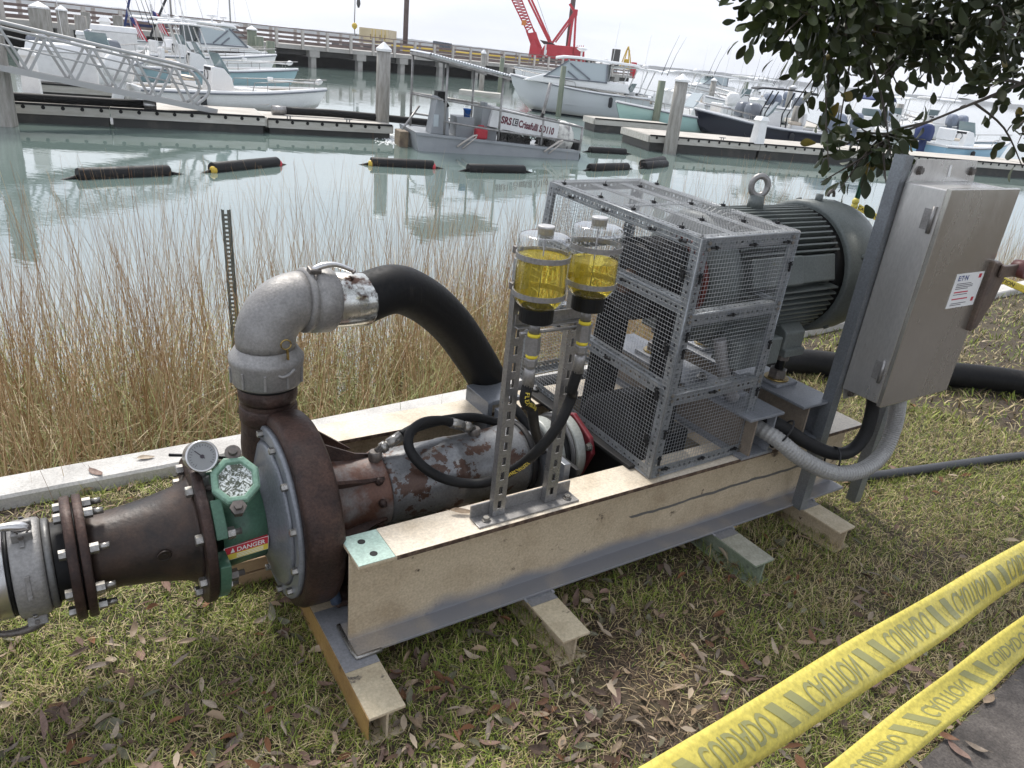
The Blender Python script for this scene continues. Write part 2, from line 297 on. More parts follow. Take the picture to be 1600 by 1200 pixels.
def obj(name,bb,m,parent=None,bevel=0,seg=2,loc=None,rz=0,me=None,skid=False):
    off=OFF[parent.name] if parent else (Vector(loc) if (loc is not None and skid) else Vector((0,0,0)))
    if me is None: me=mesh_of(name,bb,m,off)
    o=bpy.data.objects.new(name,me); COL.objects.link(o)
    if parent: o.parent=parent; OFF[o.name]=off
    elif skid: o.location=MS@off; o.rotation_euler=(0,0,SA); OFF[o.name]=off
    else:
        if loc is not None: o.location=loc
        o.rotation_euler=(0,0,rz); OFF[o.name]=Vector((0,0,0))
    if bevel:
        md=o.modifiers.new('bevel','BEVEL'); md.width=bevel; md.segments=seg; md.limit_method='ANGLE'; md.angle_limit=math.radians(40)
        me.polygons.foreach_set('use_smooth',[True]*len(me.polygons)) if False else None
    return o
def dup(root,loc=None,rz=None,label=None,group=None,scale=None):
    def cp(o,p):
        c=o.copy(); COL.objects.link(c); OFF[c.name]=OFF.get(o.name,Vector((0,0,0)))
        if p: c.parent=p; c.matrix_parent_inverse=o.matrix_parent_inverse.copy()
        for ch in o.children: cp(ch,c)
        return c
    r=cp(root,None)
    if loc is not None: r.location=loc
    if rz is not None: r.rotation_euler=(0,0,rz)
    if label: r['label']=label
    if group: r['group']=group
    if scale: r.scale=scale
    return r
def structure(name,bb,m,loc=None): 
    o=obj(name,bb,m,loc=loc); o['kind']='structure'; return o
def text_mesh(txt,size=1.0,bold=0.0,xs=1.0,cuts=0):
    cu=bpy.data.curves.new('t','FONT'); cu.body=txt; cu.size=size; cu.offset=bold; cu.align_x='LEFT'; cu.resolution_u=3
    ob=bpy.data.objects.new('t',cu); COL.objects.link(ob); bpy.context.view_layer.update()
    me=bpy.data.meshes.new_from_object(ob.evaluated_get(bpy.context.evaluated_depsgraph_get()))
    if cuts:
        bm=bmesh.new(); bm.from_mesh(me); bmesh.ops.triangulate(bm,faces=bm.faces)
        for _ in range(cuts):
            lim=size*.16; ed=[e for e in bm.edges if e.calc_length()>lim]
            if not ed: break
            bmesh.ops.subdivide_edges(bm,edges=ed,cuts=1); bmesh.ops.triangulate(bm,faces=bm.faces)
        bm.to_mesh(me); bm.free()
    vs=[(v.co.x*xs,v.co.y) for v in me.vertices]; fs=[tuple(p.vertices) for p in me.polygons]
    bpy.data.objects.remove(ob); bpy.data.curves.remove(cu); bpy.data.meshes.remove(me)
    return vs,fs
def put_text(bb,txt,p,ex,ey,size,bold=0,xs=1.0,center=False):
    vs,fs=text_mesh(txt,size,bold,xs); p=Vector(p); ex=Vector(ex).normalized(); ey=Vector(ey).normalized()
    w=max(v[0] for v in vs) if vs else 0; o=-w/2 if center else 0
    bb.add([p+ex*(x+o)+ey*y for x,y in vs],fs); return w
# ================================================================== SETTING
def water_mat():
    m=bpy.data.materials.new('harbour_water'); m.use_nodes=True; t=m.node_tree; b=t.nodes['Principled BSDF']; l=t.links.new
    b.inputs['Base Color'].default_value=(.13,.175,.158,1); b.inputs['Roughness'].default_value=.03; b.inputs['IOR'].default_value=3.8
    co=t.nodes.new('ShaderNodeTexCoord')
    def nz(s,st,d=3):
        mp=t.nodes.new('ShaderNodeMapping'); mp.inputs['Scale'].default_value=st; mp.inputs['Rotation'].default_value=(0,0,.45); l(co.outputs['Object'],mp.inputs[0])
        n=t.nodes.new('ShaderNodeTexNoise'); n.inputs['Scale'].default_value=s; n.inputs['Detail'].default_value=d; l(mp.outputs[0],n.inputs['Vector']); return n.outputs[0]
    a=nz(.9,(.55,1.3,1)); c=nz(5.5,(.6,1.4,1)); p=nz(.09,(1,1,1),2)
    pr=t.nodes.new('ShaderNodeMapRange'); pr.inputs[1].default_value=.42; pr.inputs[2].default_value=.62; pr.inputs[3].default_value=.05; pr.inputs[4].default_value=.75; l(p,pr.inputs[0])
    k=t.nodes.new('ShaderNodeMath'); k.operation='MULTIPLY'; l(c,k.inputs[0]); l(pr.outputs[0],k.inputs[1])
    h=t.nodes.new('ShaderNodeMath'); h.operation='MULTIPLY_ADD'; h.inputs[1].default_value=1.6; l(a,h.inputs[0]); l(k.outputs[0],h.inputs[2])
    bn=t.nodes.new('ShaderNodeBump'); bn.inputs['Strength'].default_value=.3; bn.inputs['Distance'].default_value=.010; l(h.outputs[0],bn.inputs['Height']); l(bn.outputs[0],b.inputs['Normal'])
    return m
bb=B(); bb.add([(-2300,-5,ZW),(2300,-5,ZW),(2300,2100,ZW),(-2300,2100,ZW)],[(0,1,2,3)]); structure('water',bb,water_mat())
# far shore: a low hazy tree line on the horizon
bb=B(); n=260; r_=random.Random(3); ring=[]
for i in range(n+1):
    x=-1900+3800*i/n; h=6.5+1.6*math.sin(i*.13)+1.3*r_.random()
    ring.append([(x,1750,ZW),(x,1750,ZW+h),(x+2,1785,ZW+h*.9),(x,1800,ZW)])
bb.loft(ring,True,False); structure('far_shore',bb,mat('far_tree_line',(.10,.125,.13),(.14,.15,.15),.02,.4,.6,.95))
# ---- lawn, seawall, marsh bank, paved walk
SW=[(-9.0,-2.7),(-3.6,.92),(-1.73,2.10),(-1.03,2.60),(1.0,4.19),(1.95,4.95),(2.6,5.47),(4.3,6.72),(8.5,9.9),(22,19.5)]   # lawn side edge of the cap
def off_line(pts,d):
    out=[]
    for i,p in enumerate(pts):
        a=Vector(pts[max(i-1,0)]); c=Vector(pts[min(i+1,len(pts)-1)]); t=(c-a).normalized(); nn=Vector((-t.y,t.x)); out.append((p[0]+nn.x*d,p[1]+nn.y*d))
    return out
bb=B(); far=[(-9,-30),(40,-30),(40,10)]
poly=[(x,y) for x,y in SW]+[(22,-25),(-9,-25)]
def ground_mat():
    m=mat('lawn_soil',(.052,.037,.027),(.085,.07,.038),3.5,.4,.65,.95,bump=.8,bscale=60,c3=(.034,.024,.021),s3=1.3,lo3=.56,hi3=.66); return m
bb.add([(x,y,0) for x,y in poly],[tuple(range(len(poly)-1,-1,-1))]); structure('lawn_ground',bb,ground_mat())
cap0=SW; cap1=off_line(SW,.15)
bb=B(); rings=[]
for (a,b_),(c,d) in zip(cap0,cap1):
    rings.append([(a,b_,-.12),(a,b_,.045),(a+(c-a)*.06,b_+(d-b_)*.06,.055),(c-(c-a)*.06,d-(d-b_)*.06,.055),(c,d,.045),(c,d,-.12)])
bb.loft(rings,True,False); sw=obj('seawall',bb,conc,loc=(0,0,0)); tag(sw,'low pale concrete seawall cap along the lawn edge behind the pump','seawall')
face1=off_line(SW,.13); face0=off_line(SW,.05); bb=B()
bb.loft([[(a,b_,-1.6),(a,b_,-.121),(c,d,-.121),(c,d,-1.6)] for (a,b_),(c,d) in zip(face0,face1)],True,False); f_=obj('wall_face',bb,conc,sw)
m1=off_line(SW,.14); m2=off_line(SW,2.2); m3=off_line(SW,3.8)
bb=B(); rows=[]
for i in range(len(SW)):
    rows.append([(m1[i][0],m1[i][1],-1.12),(*off_line(SW,.8)[i],-1.07),(m2[i][0],m2[i][1],-1.06),(m3[i][0],m3[i][1],-1.3)])
bb.loft(rows,False,True,False); structure('marsh_mud',bb,mat('marsh_mud',(.10,.085,.06),(.07,.06,.045),3,.4,.7,.45,bump=.4,bscale=20))
# paved walk at lower right
A=W(1432,1200,0); Bq=W(1600,1040,0); d=(Bq-A).normalized(); nrm=Vector((d.y,-d.x,0))
p0=A-d*4; L_=16
bb=B(); M=Matrix(((d.x,nrm.x,0,p0.x),(d.y,nrm.y,0,p0.y),(0,0,1,0),(0,0,0,1)))
x=0
pv=bpy.data.objects.new('paved_walk',None); COL.objects.link(pv); pv['kind']='structure'; OFF[pv.name]=Vector((0,0,0)); pv.matrix_world=M
slab_me=None
for i in range(13):
    bb=B(); bb.box((i*1.22+.004,0,-.1),((i+1)*1.22-.004,1.5,.022)); o=obj('slab',bb,walkm,pv,bevel=.006)
WALK_P=p0; WALK_N=nrm
# ================================================================== DOCKS
def frame2(P0,P1):
    d=(P1-P0); d.z=0; d.normalize(); return d,Vector((-d.y,d.x,0)),math.atan2(d.y,d.x)
def dock(name,label,P0,P1,width,htop,x0,x1,seg,group=None,holes=True):
    d,nn,rz=frame2(P0,P1)
    t=thing(name,label,'floating dock',(P0.x,P0.y,ZW),rz,group)
    bb=B(); bb.box((x0,.02,htop-.06),(x1,width-.02,htop)); 
    x=x0; k=0
    while x<x1-.1:
        e=min(x+seg,x1); b1=B(); b1.box((x+.01,.03,htop-.10),(e-.01,width-.03,htop-(.0 if k%2==0 else .012))); obj('deck_panel',b1,dockc,t)
        b2=B(); b2.box((x+.01,-.035,htop-.24),(e-.01,.025,htop-.03)); w=obj('waler',b2,waler,t)
        b3=B(); b3.box((x+.01,-.06,htop-.03),(e-.01,.028,htop+.02)); obj('rub_strip',b3,rubber,t)
        if holes:
            b4=B(); q=x+.25
            while q<e-.1: b4.cyl((q,-.045,htop-.075),(q,-.034,htop-.075),.046,n=10); q+=.42
            obj('bolt_recess',b4,blackp,w)
        b5=B(); b5.box((x+.05,.05,-.3),(e-.05,width-.05,htop-.101)); obj('float',b5,floatm,t)
        x=e; k+=1
    # end face and back face
    b6=B(); b6.box((x1-.005,.03,htop-.24),(x1+.05,width-.03,htop-.01)); b6.box((x0-.05,.03,htop-.24),(x0+.005,width-.03,htop-.01)); b6.box((x0,width-.025,htop-.24),(x1,width+.03,htop-.02)); obj('end_waler',b6,waler,t)
    return t,d,nn
DL0=W(0,190); DL1=W(640,220)
dl,dLd,dLn=dock('floating_dock','long floating dock on the left under the gangway with a black hose lying on it',DL0,DL1,2.3,.46,-9,6.2,3.8)
dl2,_,_=dock('floating_dock','narrower floating dock section in front of the white capped piling',DL0+dLd*6.3+dLn*.18,DL1+dLn*.18,2.0,.40,0,3.6,3.6)
DR0=W(1012,236); DR1=W(1600,279)
dr,dRd,dRn=dock('floating_dock','long floating dock on the right with the dark hulled boat behind it',DR0,DR1,2.6,.55,0,30,4.5)
F0=W(927,206); F1=W(1030,214)
fd,_,_=dock('floating_dock','short finger dock with dark side boards in front of the hardtop boat',F0,F1,1.3,.55,0,3.6,3.6,holes=False)
# fingers between the left slips
for (px,py,ln,lab) in ((60,152,6.5,'finger dock running between the skiff and the gangway foot'),(150,122,6.0,'finger dock beside the teal hulled boat')):
    p=W(px,py); dock('finger_dock',lab,p,p+Vector((1,.52,0)),.9,.42,0,ln,ln,holes=False)
p=W(1290,215); dock('finger_dock','finger dock beyond the dark hulled boat',p,p+Vector((.15,1,0)),1.2,.5,0,9,9,holes=False)
# black discharge pipe lying on the left dock
def dlp(x,y,z): return DL0+dLd*x+dLn*y+Vector((0,0,z))
t=thing('discharge_pipe','long black rubber pipe lying along the edge of the left dock','pipe',tuple(dlp(0,.3,.46)))
bb=B(); o=Vector(dlp(0,.3,.46)); bb.tube([dlp(-6,.22,.6)-o,dlp(-1,.2,.58)-o,dlp(3.2,.25,.57)-o],.105,12,res=4); obj('pipe_body',bb,hosem,t)
bb=B(); bb.cyl(dlp(3.2,.25,.57)-o,dlp(3.5,.25,.57)-o,.12,n=12); obj('end_coupling',bb,stainplain,t)
t=thing('discharge_pipe','black rubber pipe on the dock behind the grey dredge','pipe',tuple(dlp(6.5,1.2,.42)))
o=Vector(dlp(6.5,1.2,.42)); bb=B(); bb.tube([dlp(7.0,1.3,.53)-o,dlp(9,1.2,.53)-o,dlp(12.5,.9,.40)-o,dlp(14,.9,.2)-o],.11,12,res=4); obj('pipe_body',bb,hosem,t)
bb=B(); bb.cyl(dlp(6.6,1.3,.53)-o,dlp(7.0,1.3,.53)-o,.125,n=12); obj('end_coupling',bb,alud,t)
# cleats on the docks
cl=thing('dock_cleat','small metal cleat on the left dock edge','cleat',tuple(dlp(4.9,.25,.46)),0,'cleats on the dock edges')
bb=B(); bb.bar((-.12,0,.09),(.12,0,.09),.03,.03); bb.bar((-.04,0,0),(-.04,0,.09),.03,.03); bb.bar((.04,0,0),(.04,0,.09),.03,.03); obj('cleat_body',bb,alud,cl)
for x in (1.6,6.9,8.6): dup(cl,dlp(x,.3,.46 if x<6.2 else .40))
for x in (3,8): dup(cl,DR0+dRd*x+dRn*.2+Vector((0,0,.55)))
# ================================================================== PILINGS
def piling(P,w,h,lab,m=piling_m,cap=True,square=False,lean=0,group=None):
    t=thing('dock_piling',lab,'piling',tuple(P),SA*.5 if square else 0,group)
    bb=B()
    if square: bb.box((-w/2,-w/2,-1.5),(w/2,w/2,h))
    else: bb.lathe([(-1.5,w/2*1.05),(h*.5,w/2),(h,w/2*.97)],(0,0,0),(lean,0,1),14)
    obj('shaft',bb,m,t,bevel=.03 if square else 0)
    if cap:
        bb=B(); bb.lathe([(h+.002,w*.56),(h+.07,w*.56),(h+.26,.02)],(0,0,0),(0,0,1),14,False); obj('cap',bb,whitep,t)
    return t
def ph(P,px,py):          # height of a piling whose top shows at py
    d=ray(px,py); k=math.hypot(P.x,P.y)/math.hypot(d.x,d.y); return CAMH+d.z*k-ZW
for i,(bx,by,zb,tx,ty,w,cap,sq,m,lab) in enumerate([
 (2,164,-.64,-14,-45,.46,False,True,piling_m,'big square concrete piling cut by the left edge of the photo'),
 (597,190,-.7,597,80,.42,True,False,piling_m,'grey piling with a white cone cap at the end of the left dock'),
 (1050,215,-.55,1066,128,.46,True,False,piling_m,'thick grey piling with a white cap at the corner of the right dock'),
 (1021,208,ZW,1034,126,.34,False,False,pilegreen,'greenish piling just left of the thick white capped piling'),
 (1238,207,-.55,1249,166,.42,False,False,piling_m,'grey piling behind the stern of the dark hulled boat'),
 (1107,172,ZW,1118,127,.46,True,False,piling_m,'grey piling with a small white cap behind the boats right of centre'),
 (1158,172,ZW,1166,128,.36,False,False,pilegreen,'thin dark piling against the sky right of centre'),
 (1228,175,ZW,1233,136,.5,False,False,piling_m,'far grey piling near the end of the tree branch'),
 (872,182,ZW,880,103,.28,False,False,pilegreen,'slim green piling in front of the hardtop boat'),
 (780,150,ZW,786,90,.3,False,False,pilegreen,'slim green piling left of the hardtop boat bow'),
 (751,148,ZW,755,84,.34,True,False,piling_m,'pale piling with a white cap standing on a small float'),
 (396,110,ZW,393,47,.62,True,False,pilegreen,'leftmost of three green pilings at the pier, with a white cap'),
 (407,112,ZW,405,57,.55,False,False,pilegreen,'middle of three green pilings at the pier'),
 (424,115,ZW,421,64,.55,False,False,pilegreen,'rightmost of three green pilings at the pier'),
 (76,118,ZW,50,12,.66,True,True,piling_m,'large square pale piling with a white pyramid cap behind the gangway'),
 (107,100,ZW,97,17,.5,True,False,piling_m,'pale piling behind the gangway, second from the left'),
 (134,98,ZW,122,24,.6,False,False,piling_m,'round topped stained piling behind the gangway'),
 (142,92,ZW,131,18,.42,False,True,piling_m,'slim square piling where the pier turns'),
 (190,92,ZW,184,24,.46,False,True,piling_m,'square pale piling beside the white dock boxes'),
 (1395,205,ZW,1405,162,.55,False,False,piling_m,'thick pale piling seen through the oak leaves'),
 (1302,200,-.55,1318,165,.42,False,False,piling_m,'grey piling half hidden behind the oak leaves'),
 (0,95,ZW,-3,18,.5,True,False,piling_m,'pale piling at the far left beyond the square one'),
]):
    P=W(bx,by,zb); h=ph(P,tx,ty)-(P.z-ZW); piling(P,w,max(h,.6),lab,m,cap,sq)
bb=B(); P=W(750,150); t=thing('small_float','small grey float around the foot of the pale piling','float',tuple(P)); bb.box((-1.3,-.8,-.2),(1.3,.8,.28)); obj('float_body',bb,waler,t)
# ================================================================== GANGWAY
G1=Vector(W(322,174,ZW+.50)); G0=WY(12,112,G1.y-3.2)
t=thing('gangway','sloping aluminium truss gangway down to the left dock','gangway',tuple(G1)); gd=(G0-G1); gl=gd.length; gd.normalize(); side=Vector((-gd.y,gd.x,0)).normalized()*.62
if side.y<0: side=-side
upg=Vector((0,0,1)); HR=1.02
for sidev in (Vector((0,0,0)),side):
    def gp(s_,h): return gd*s_+upg*h+sidev
    bb=B(); bb.bar(gp(-.3,.05),gp(gl+3,.05),.09,.13); obj('bottom_chord',bb,alur,t)
    bb=B(); bb.tube([gp(gl+3,HR),gp(gl*.5,HR),gp(.5,HR),gp(.12,HR-.08),gp(-.12,HR-.35),gp(-.05,HR-.62),gp(.25,.12)],.042,8,res=3); obj('top_rail',bb,alur,t)
    bb=B(); bb.tube([gp(gl+3,HR-.11),gp(.45,HR-.11)],.028,8); obj('second_rail',bb,alur,t)
    bb=B(); bb.tube([gp(gl+3,.55),gp(.15,.55)],.02,6); bb.tube([gp(gl+3,.75),gp(.15,.75)],.02,6); obj('cable_rail',bb,alur,t)
    k=0; s_=.3; step=gl/9.5
    while s_<gl+2.6:
        bb=B(); a,b_=(.1,HR-.1) if k%2==0 else (HR-.1,.1); bb.bar(gp(s_,a),gp(s_+step*.94,b_),.055,.055); obj('truss_diagonal',bb,alur,t); s_+=step; k+=1
bb=B()
bb.add([gd*-.3+upg*.075,gd*(gl+3)+upg*.075,gd*(gl+3)+side+upg*.075,gd*-.3+side+upg*.075,gd*-.3+upg*.10,gd*(gl+3)+upg*.10,gd*(gl+3)+side+upg*.10,gd*-.3+side+upg*.10],[(0,3,2,1),(4,5,6,7),(0,1,5,4),(1,2,6,5),(2,3,7,6),(3,0,4,7)]); obj('walkway',bb,alur,t)
# ================================================================== PIER
PA=Vector((-19.75,66.38,ZW)); PB=Vector((10.9,101.0,ZW)); pd,pn,prz=frame2(PA,PB)
L0=-24.0; L1=(PB-PA).length
P0=PA+pd*L0; LP=L1-L0
t=thing('fishing_pier','long pier with brown rails and pale posts across the far water','pier',tuple(P0),prz)
DK=1.62
bb=B(); bb.box((0,0,DK-.32),(LP,5,DK)); obj('deck',bb,pierconc,t)
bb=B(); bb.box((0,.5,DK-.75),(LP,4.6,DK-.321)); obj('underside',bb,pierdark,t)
for h,th in ((1.22,.14),(.92,.16),(.58,.16),(.24,.16)):
    for y in (.1,4.9):
        bb=B(); bb.box((0,y-.04,DK+h-th),(LP,y+.04,DK+h)) if h<1.2 else bb.box((0,y-.13,DK+h-.06),(LP,y+.13,DK+h)); obj('rail',bb,pierwood,t)
pm=None; n=int(LP/2.35)
for i in range(n+1):
    for y in (0,5.0):
        if pm is None: bb=B(); bb.box((-.12,-.085,-.30),(.12,.06,1.13)); o=obj('post',bb,pierpost,t); pm=o.data
        else: o=obj('post',None,None,t,me=pm)
        o.location=(min(i*2.35+.1,LP-.1),y,DK)
pm=pc=None
n=int(LP/4.7)
for i in range(n+1):
    x=i*4.7+1.2
    for y in (.35,4.6):
        if pm is None:
            bb=B(); bb.box((-.24,-.24,-3),(.24,.24,DK-.7)); o=obj('pile',bb,pierconc,t); pm=o.data
        else: o=obj('pile',None,None,t,me=pm)
        o.location=(x,y,0)
    if pc is None: bb=B(); bb.box((-.48,-.05,DK-.82),(.48,5.05,DK-.33)); o=obj('pile_cap',bb,pierconc,t); pc=o.data
    else: o=obj('pile_cap',None,None,t,me=pc)
    o.location=(x,0,0)
bb=B(); bb.box((0,4.2,-.4),(LP,4.4,DK-.76)); obj('shadow_sheet',bb,pierdark,t).name='under_pier_shade'  # dark sheet added to stand for the shade under the deck, no real wall
# near leg of the pier at the far left with close set balusters
CNR=P0+pd*1.0; EN=W(-60,106); q0=EN; q1=CNR; qd,qn,qrz=frame2(q0,q1); QL=(q1-q0).length
t=thing('approach_pier','timber approach pier with close set balusters at the far left','pier',tuple(q0),qrz)
bb=B(); bb.box((-14,0,DK-.3),(QL,3,DK)); obj('deck',bb,pierconc,t)
for h in (1.25,.15):
    bb=B(); bb.box((-14,-.05,DK+h-.09),(QL,.05,DK+h)); obj('rail',bb,pierwood,t)
me=None; n=int((QL+4)/.30)
for i in range(min(n,150)):
    if me is None: bb=B(); bb.box((-.07,-.09,.16),(.07,-.055,1.15)); o=obj('baluster',bb,pierpost,t); me=o.data
    else: o=obj('baluster',None,None,t,me=me)
    o.location=(-4+i*.30,0,DK)
me=None
for i in range(int((QL+6)/2.2)):
    if me is None: bb=B(); bb.box((-.17,-.1,-3),(.17,.24,DK-.31)); o=obj('pile',bb,pierpost,t); me=o.data
    else: o=obj('pile',None,None,t,me=me)
    o.location=(-5+i*2.2,0,0)
bb=B(); bb.box((-14,1.0,-.4),(QL,1.2,DK-.31)); obj('under_pier_shade',bb,pierdark,t)  # shade below the approach deck, drawn as another dark sheet
# ================================================================== BOATS
def hull_rings(L,Bm,F,rise,draft=.35,n=14):
    rings=[];top=[]
    for i in range(n+1):
        u=i/n; x=L*u
        k=1-max(0,(u-.45)/.55)**2.2; hb=Bm/2*(k*.98+.02)*(1 if u>.12 else .94+.5*u)
        z=F+rise*max(0,(u-.25)/.75)**1.8; cz=.10+.55*F*max(0,(u-.6)/.4)**1.6; ch=hb*(.86-.30*max(0,(u-.5)/.5))
        xb=x+ (.42*F if False else 0)
        rake=.55*F*max(0,(u-.8)/.2)
        kz=-draft*(1-max(0,(u-.72)/.28)**2)+ (F*.35)*max(0,(u-.72)/.28)**2
        rings.append([(x+rake,hb,z),(x+rake*.7,hb*.97,z*.7),(x+rake*.35,ch,cz),(x,0,kz),(x+rake*.35,-ch,cz),(x+rake*.7,-hb*.97,z*.7),(x+rake,-hb,z)])
        top.append((x+rake,hb,z))
    return rings,top
def outboard(parent,x,y,z,s=1.0,m=obgrey,tilt=0.0):
    M=Matrix.Translation((x,y,z))@Matrix.Rotation(tilt,4,'Y')@Matrix.Scale(s,4)
    bb=B(); 
    def tr(pts): return [tuple(M@Vector(p)) for p in pts]
    b1=B(); b1.box((-.28,-.09,-.75),(-.02,.09,.12)); b1.box((-.42,-.035,-1.15),(-.05,.035,-.75)); b1.cyl((-.5,0,-.95),(-.05,0,-.95),.08,.05,n=8); b1.v=tr(b1.v); lg=obj('outboard_motor',b1,m,parent)
    rings=[]
    for z_,l0,l1,w in ((.1,-.52,.1,.2),(.25,-.58,.14,.25),(.5,-.60,.13,.26),(.68,-.52,.06,.22),(.76,-.4,-.06,.12)):
        rings.append([(l0,-w*.7,z_),(l0,w*.7,z_),(l0*.55,w,z_),(l1*.6,w*.9,z_),(l1,w*.5,z_),(l1,-w*.5,z_),(l1*.6,-w*.9,z_),(l0*.55,-w,z_)])
    b2=B(); b2.loft(rings); b2.v=tr(b2.v); obj('cowling',b2,m,lg)
def boat(name,label,stern,bow,Bm,F,rise,hm,cat='boat',ttop=None,console=True,obs=(),obm=obgrey,hard=None,deckm=None,cabin=None,seats=True,rodholders=False,ws=None,L=None,trolling=False,bimini=None):
    d=bow-stern; d.z=0; L=L or d.length; rz=math.atan2(d.y,d.x)
    t=thing(name,label,cat,(stern.x,stern.y,ZW),rz); dk=deckm or white
    rings,top=hull_rings(L,Bm,F,rise)
    bb=B(); bb.loft(rings,False,True,False); n=len(rings); r0=rings[0]
    bb.add(r0,[tuple(range(7))]); obj('hull',bb,hullmat(hm),t)
    bb=B(); rr=[]
    for (x,hb,z) in top:
        a=max(hb-.16,.004); o_=hb+.03
        rr.append([(x,o_,z-.06),(x,o_,z+.035),(x,a,z+.045),(x,a,z-.05)])
    bb.loft(rr); rr2=[[(x,-y,z) for x,y,z in reversed(r)] for r in rr]; bb.loft(rr2)
    x0=top[0]; bb.box((-.03,-x0[1],x0[2]-.06),(.14,x0[1],x0[2]+.04)); obj('gunwale',bb,white,t)
    bb=B(); zz=F*.45; rr=[]
    for (x,hb,z) in top:
        u=x/L; zf=zz if u<.66 else z-.12; rr.append([(x,max(hb-.1,.003),zf),(x,-max(hb-.1,.003),zf)])
    bb.loft(rr,False,False,False); obj('deck',bb,dk,t)
    for sy in (-1,1):
        bb=B(); bb.tube([(x,sy*(hb+.035),z-.05) for x,hb,z in top],.028,6); obj('rub_rail',bb,obgrey,t)
        bp=[(x,sy*max(hb-.10,.01),z+.30) for x,hb,z in top[8:]]; bb=B(); bb.tube([(top[8][0]-.1,sy*(top[8][1]-.1),top[8][2])]+bp,.016,5); ra=obj('bow_rail',bb,alud,t)
        for x,hb,z in top[9::2]:
            bb=B(); bb.tube([(x,sy*max(hb-.10,.01),z),(x,sy*max(hb-.10,.01),z+.30)],.013,5); obj('stanchion',bb,alud,ra)
        bb=B(); x,hb,z=top[4]; bb.lathe([(-.26,.03),(-.2,.1),(.2,.1),(.26,.03)],(x,sy*(hb+.13),z-.38),(0,0,1),8); obj('fender',bb,canvasb if L<7 else whitep,t)
    bb=B(); bb.tube([(L*.33,Bm*.36,F),(L*.30,Bm*.38,F+3.4)],.012,4); obj('antenna',bb,whitep,t)
    if console:
        cx=L*.42; bb=B(); bb.prism([(cx-.4,zz),(cx+.55,zz),(cx+.4,zz+.75),(cx+.15,zz+1.05),(cx-.25,zz+1.1)],(0,-.42,0),(1,0,0),(0,0,1),(0,.84,0)); c=obj('console',bb,white,t,bevel=.05)
        bb=B(); bb.prism([(cx+.12,zz+1.07),(cx+.36,zz+.85),(cx+.34,zz+.9),(cx-.02,zz+1.5),(cx-.06,zz+1.5)],(0,-.4,0),(1,0,0),(0,0,1),(0,.8,0)); obj('windscreen',bb,glassd if ws is None else ws,c)
        bb=B(); bb.box((cx+1.35,-.3,zz),(cx+1.95,.3,zz+.42)); obj('cooler',bb,whitep,t,bevel=.04)
        bb=B(); bb.box((cx-.27,-.3,zz+.78),(cx-.255,.3,zz+1.05)); bb.tube([(cx-.32,.16*math.cos(q*PI/5),zz+.82+.16*math.sin(q*PI/5)) for q in range(11)],.014,5); obj('helm',bb,canvasb,c)
        if seats:
            bb=B(); bb.box((cx-1.35,-.45,zz),(cx-.8,.45,zz+.62)); bb.box((cx-1.4,-.45,zz+.62),(cx-1.25,.45,zz+1.15)); obj('leaning_post',bb,white,t,bevel=.05)
            bb=B(); bb.box((cx-1.22,-.44,zz+.622),(cx-.8,.44,zz+.74)); obj('seat_cushion',bb,seatm,t,bevel=.04)
            bb=B(); bb.box((cx+.7,-.35,zz),(cx+1.25,.35,zz+.45)); obj('forward_seat',bb,seatm if deckm is None else white,t,bevel=.04)
    if ttop:
        cx=L*.42-.25; hz=zz+ttop[0]; lw=ttop[1]; ww=ttop[2]
        bb=B(); rr=[]
        for k,(a,z_) in enumerate(((-lw*.5,-.03),(-lw*.46,.03),(0,.07),(lw*.42,.04),(lw*.52,-.02))): rr.append([(cx+a,-ww/2,hz+z_),(cx+a,ww/2,hz+z_),(cx+a,ww/2,hz+z_+.07),(cx+a,-ww/2,hz+z_+.07)])
        bb.loft(rr,True,False); rf=obj('hardtop',bb,ttop[3] if len(ttop)>3 else white,t,bevel=.02)
        for sx,tx in ((-.55,-.55),(.55,.35)):
            for sy in (-1,1):
                bb=B(); bb.tube([(cx+.25+sx,sy*.55,zz+.02),(cx+.25+sx*.9,sy*.56,zz+1.0),(cx+tx*1.1,sy*ww*.36,hz)],.03,6); obj('hardtop_leg',bb,ttop[4] if len(ttop)>4 else whitep,t)
        for k in range(2):
            bb=B(); y=-.5+1.1*k; bb.tube([(cx-lw*.5-.02,y,hz-.1),(cx-lw*.5-.30,y*1.05,hz+.9),(cx-lw*.5-.65,y*1.3,hz+1.8)],[.018,.009,.004],4); obj('fishing_rod',bb,canvasb,rf)
        bb=B(); bb.box((cx+.05,-.25,hz+.08),(cx+.35,.0,hz+.2)); bb.lathe([(0,.06),(.1,.2),(.2,.06)],(cx-.3,.2,hz+.12),(0,0,1),10); obj('roof_electronics',bb,whitep,rf)
        for sy in ((-1,1) if (rodholders or hm is navy or (stern.x<-14 and len(obs)==2)) else ()):
            bb=B(); bb.tube([(cx+.2,sy*ww*.45,hz),(cx-.5,sy*ww*.6,hz+2.2),(cx-1.3,sy*ww*.72,hz+4.0)],[.02,.014,.008],4); obj('outrigger',bb,whitep,rf)
        if rodholders:
            for k in range(4):
                bb=B(); bb.cyl((cx-lw*.5-.03,-.6+.4*k,hz-.12),(cx-lw*.5-.14,-.6+.4*k,hz+.28),.025,n=6); obj('rod_holder',bb,alud,rf)
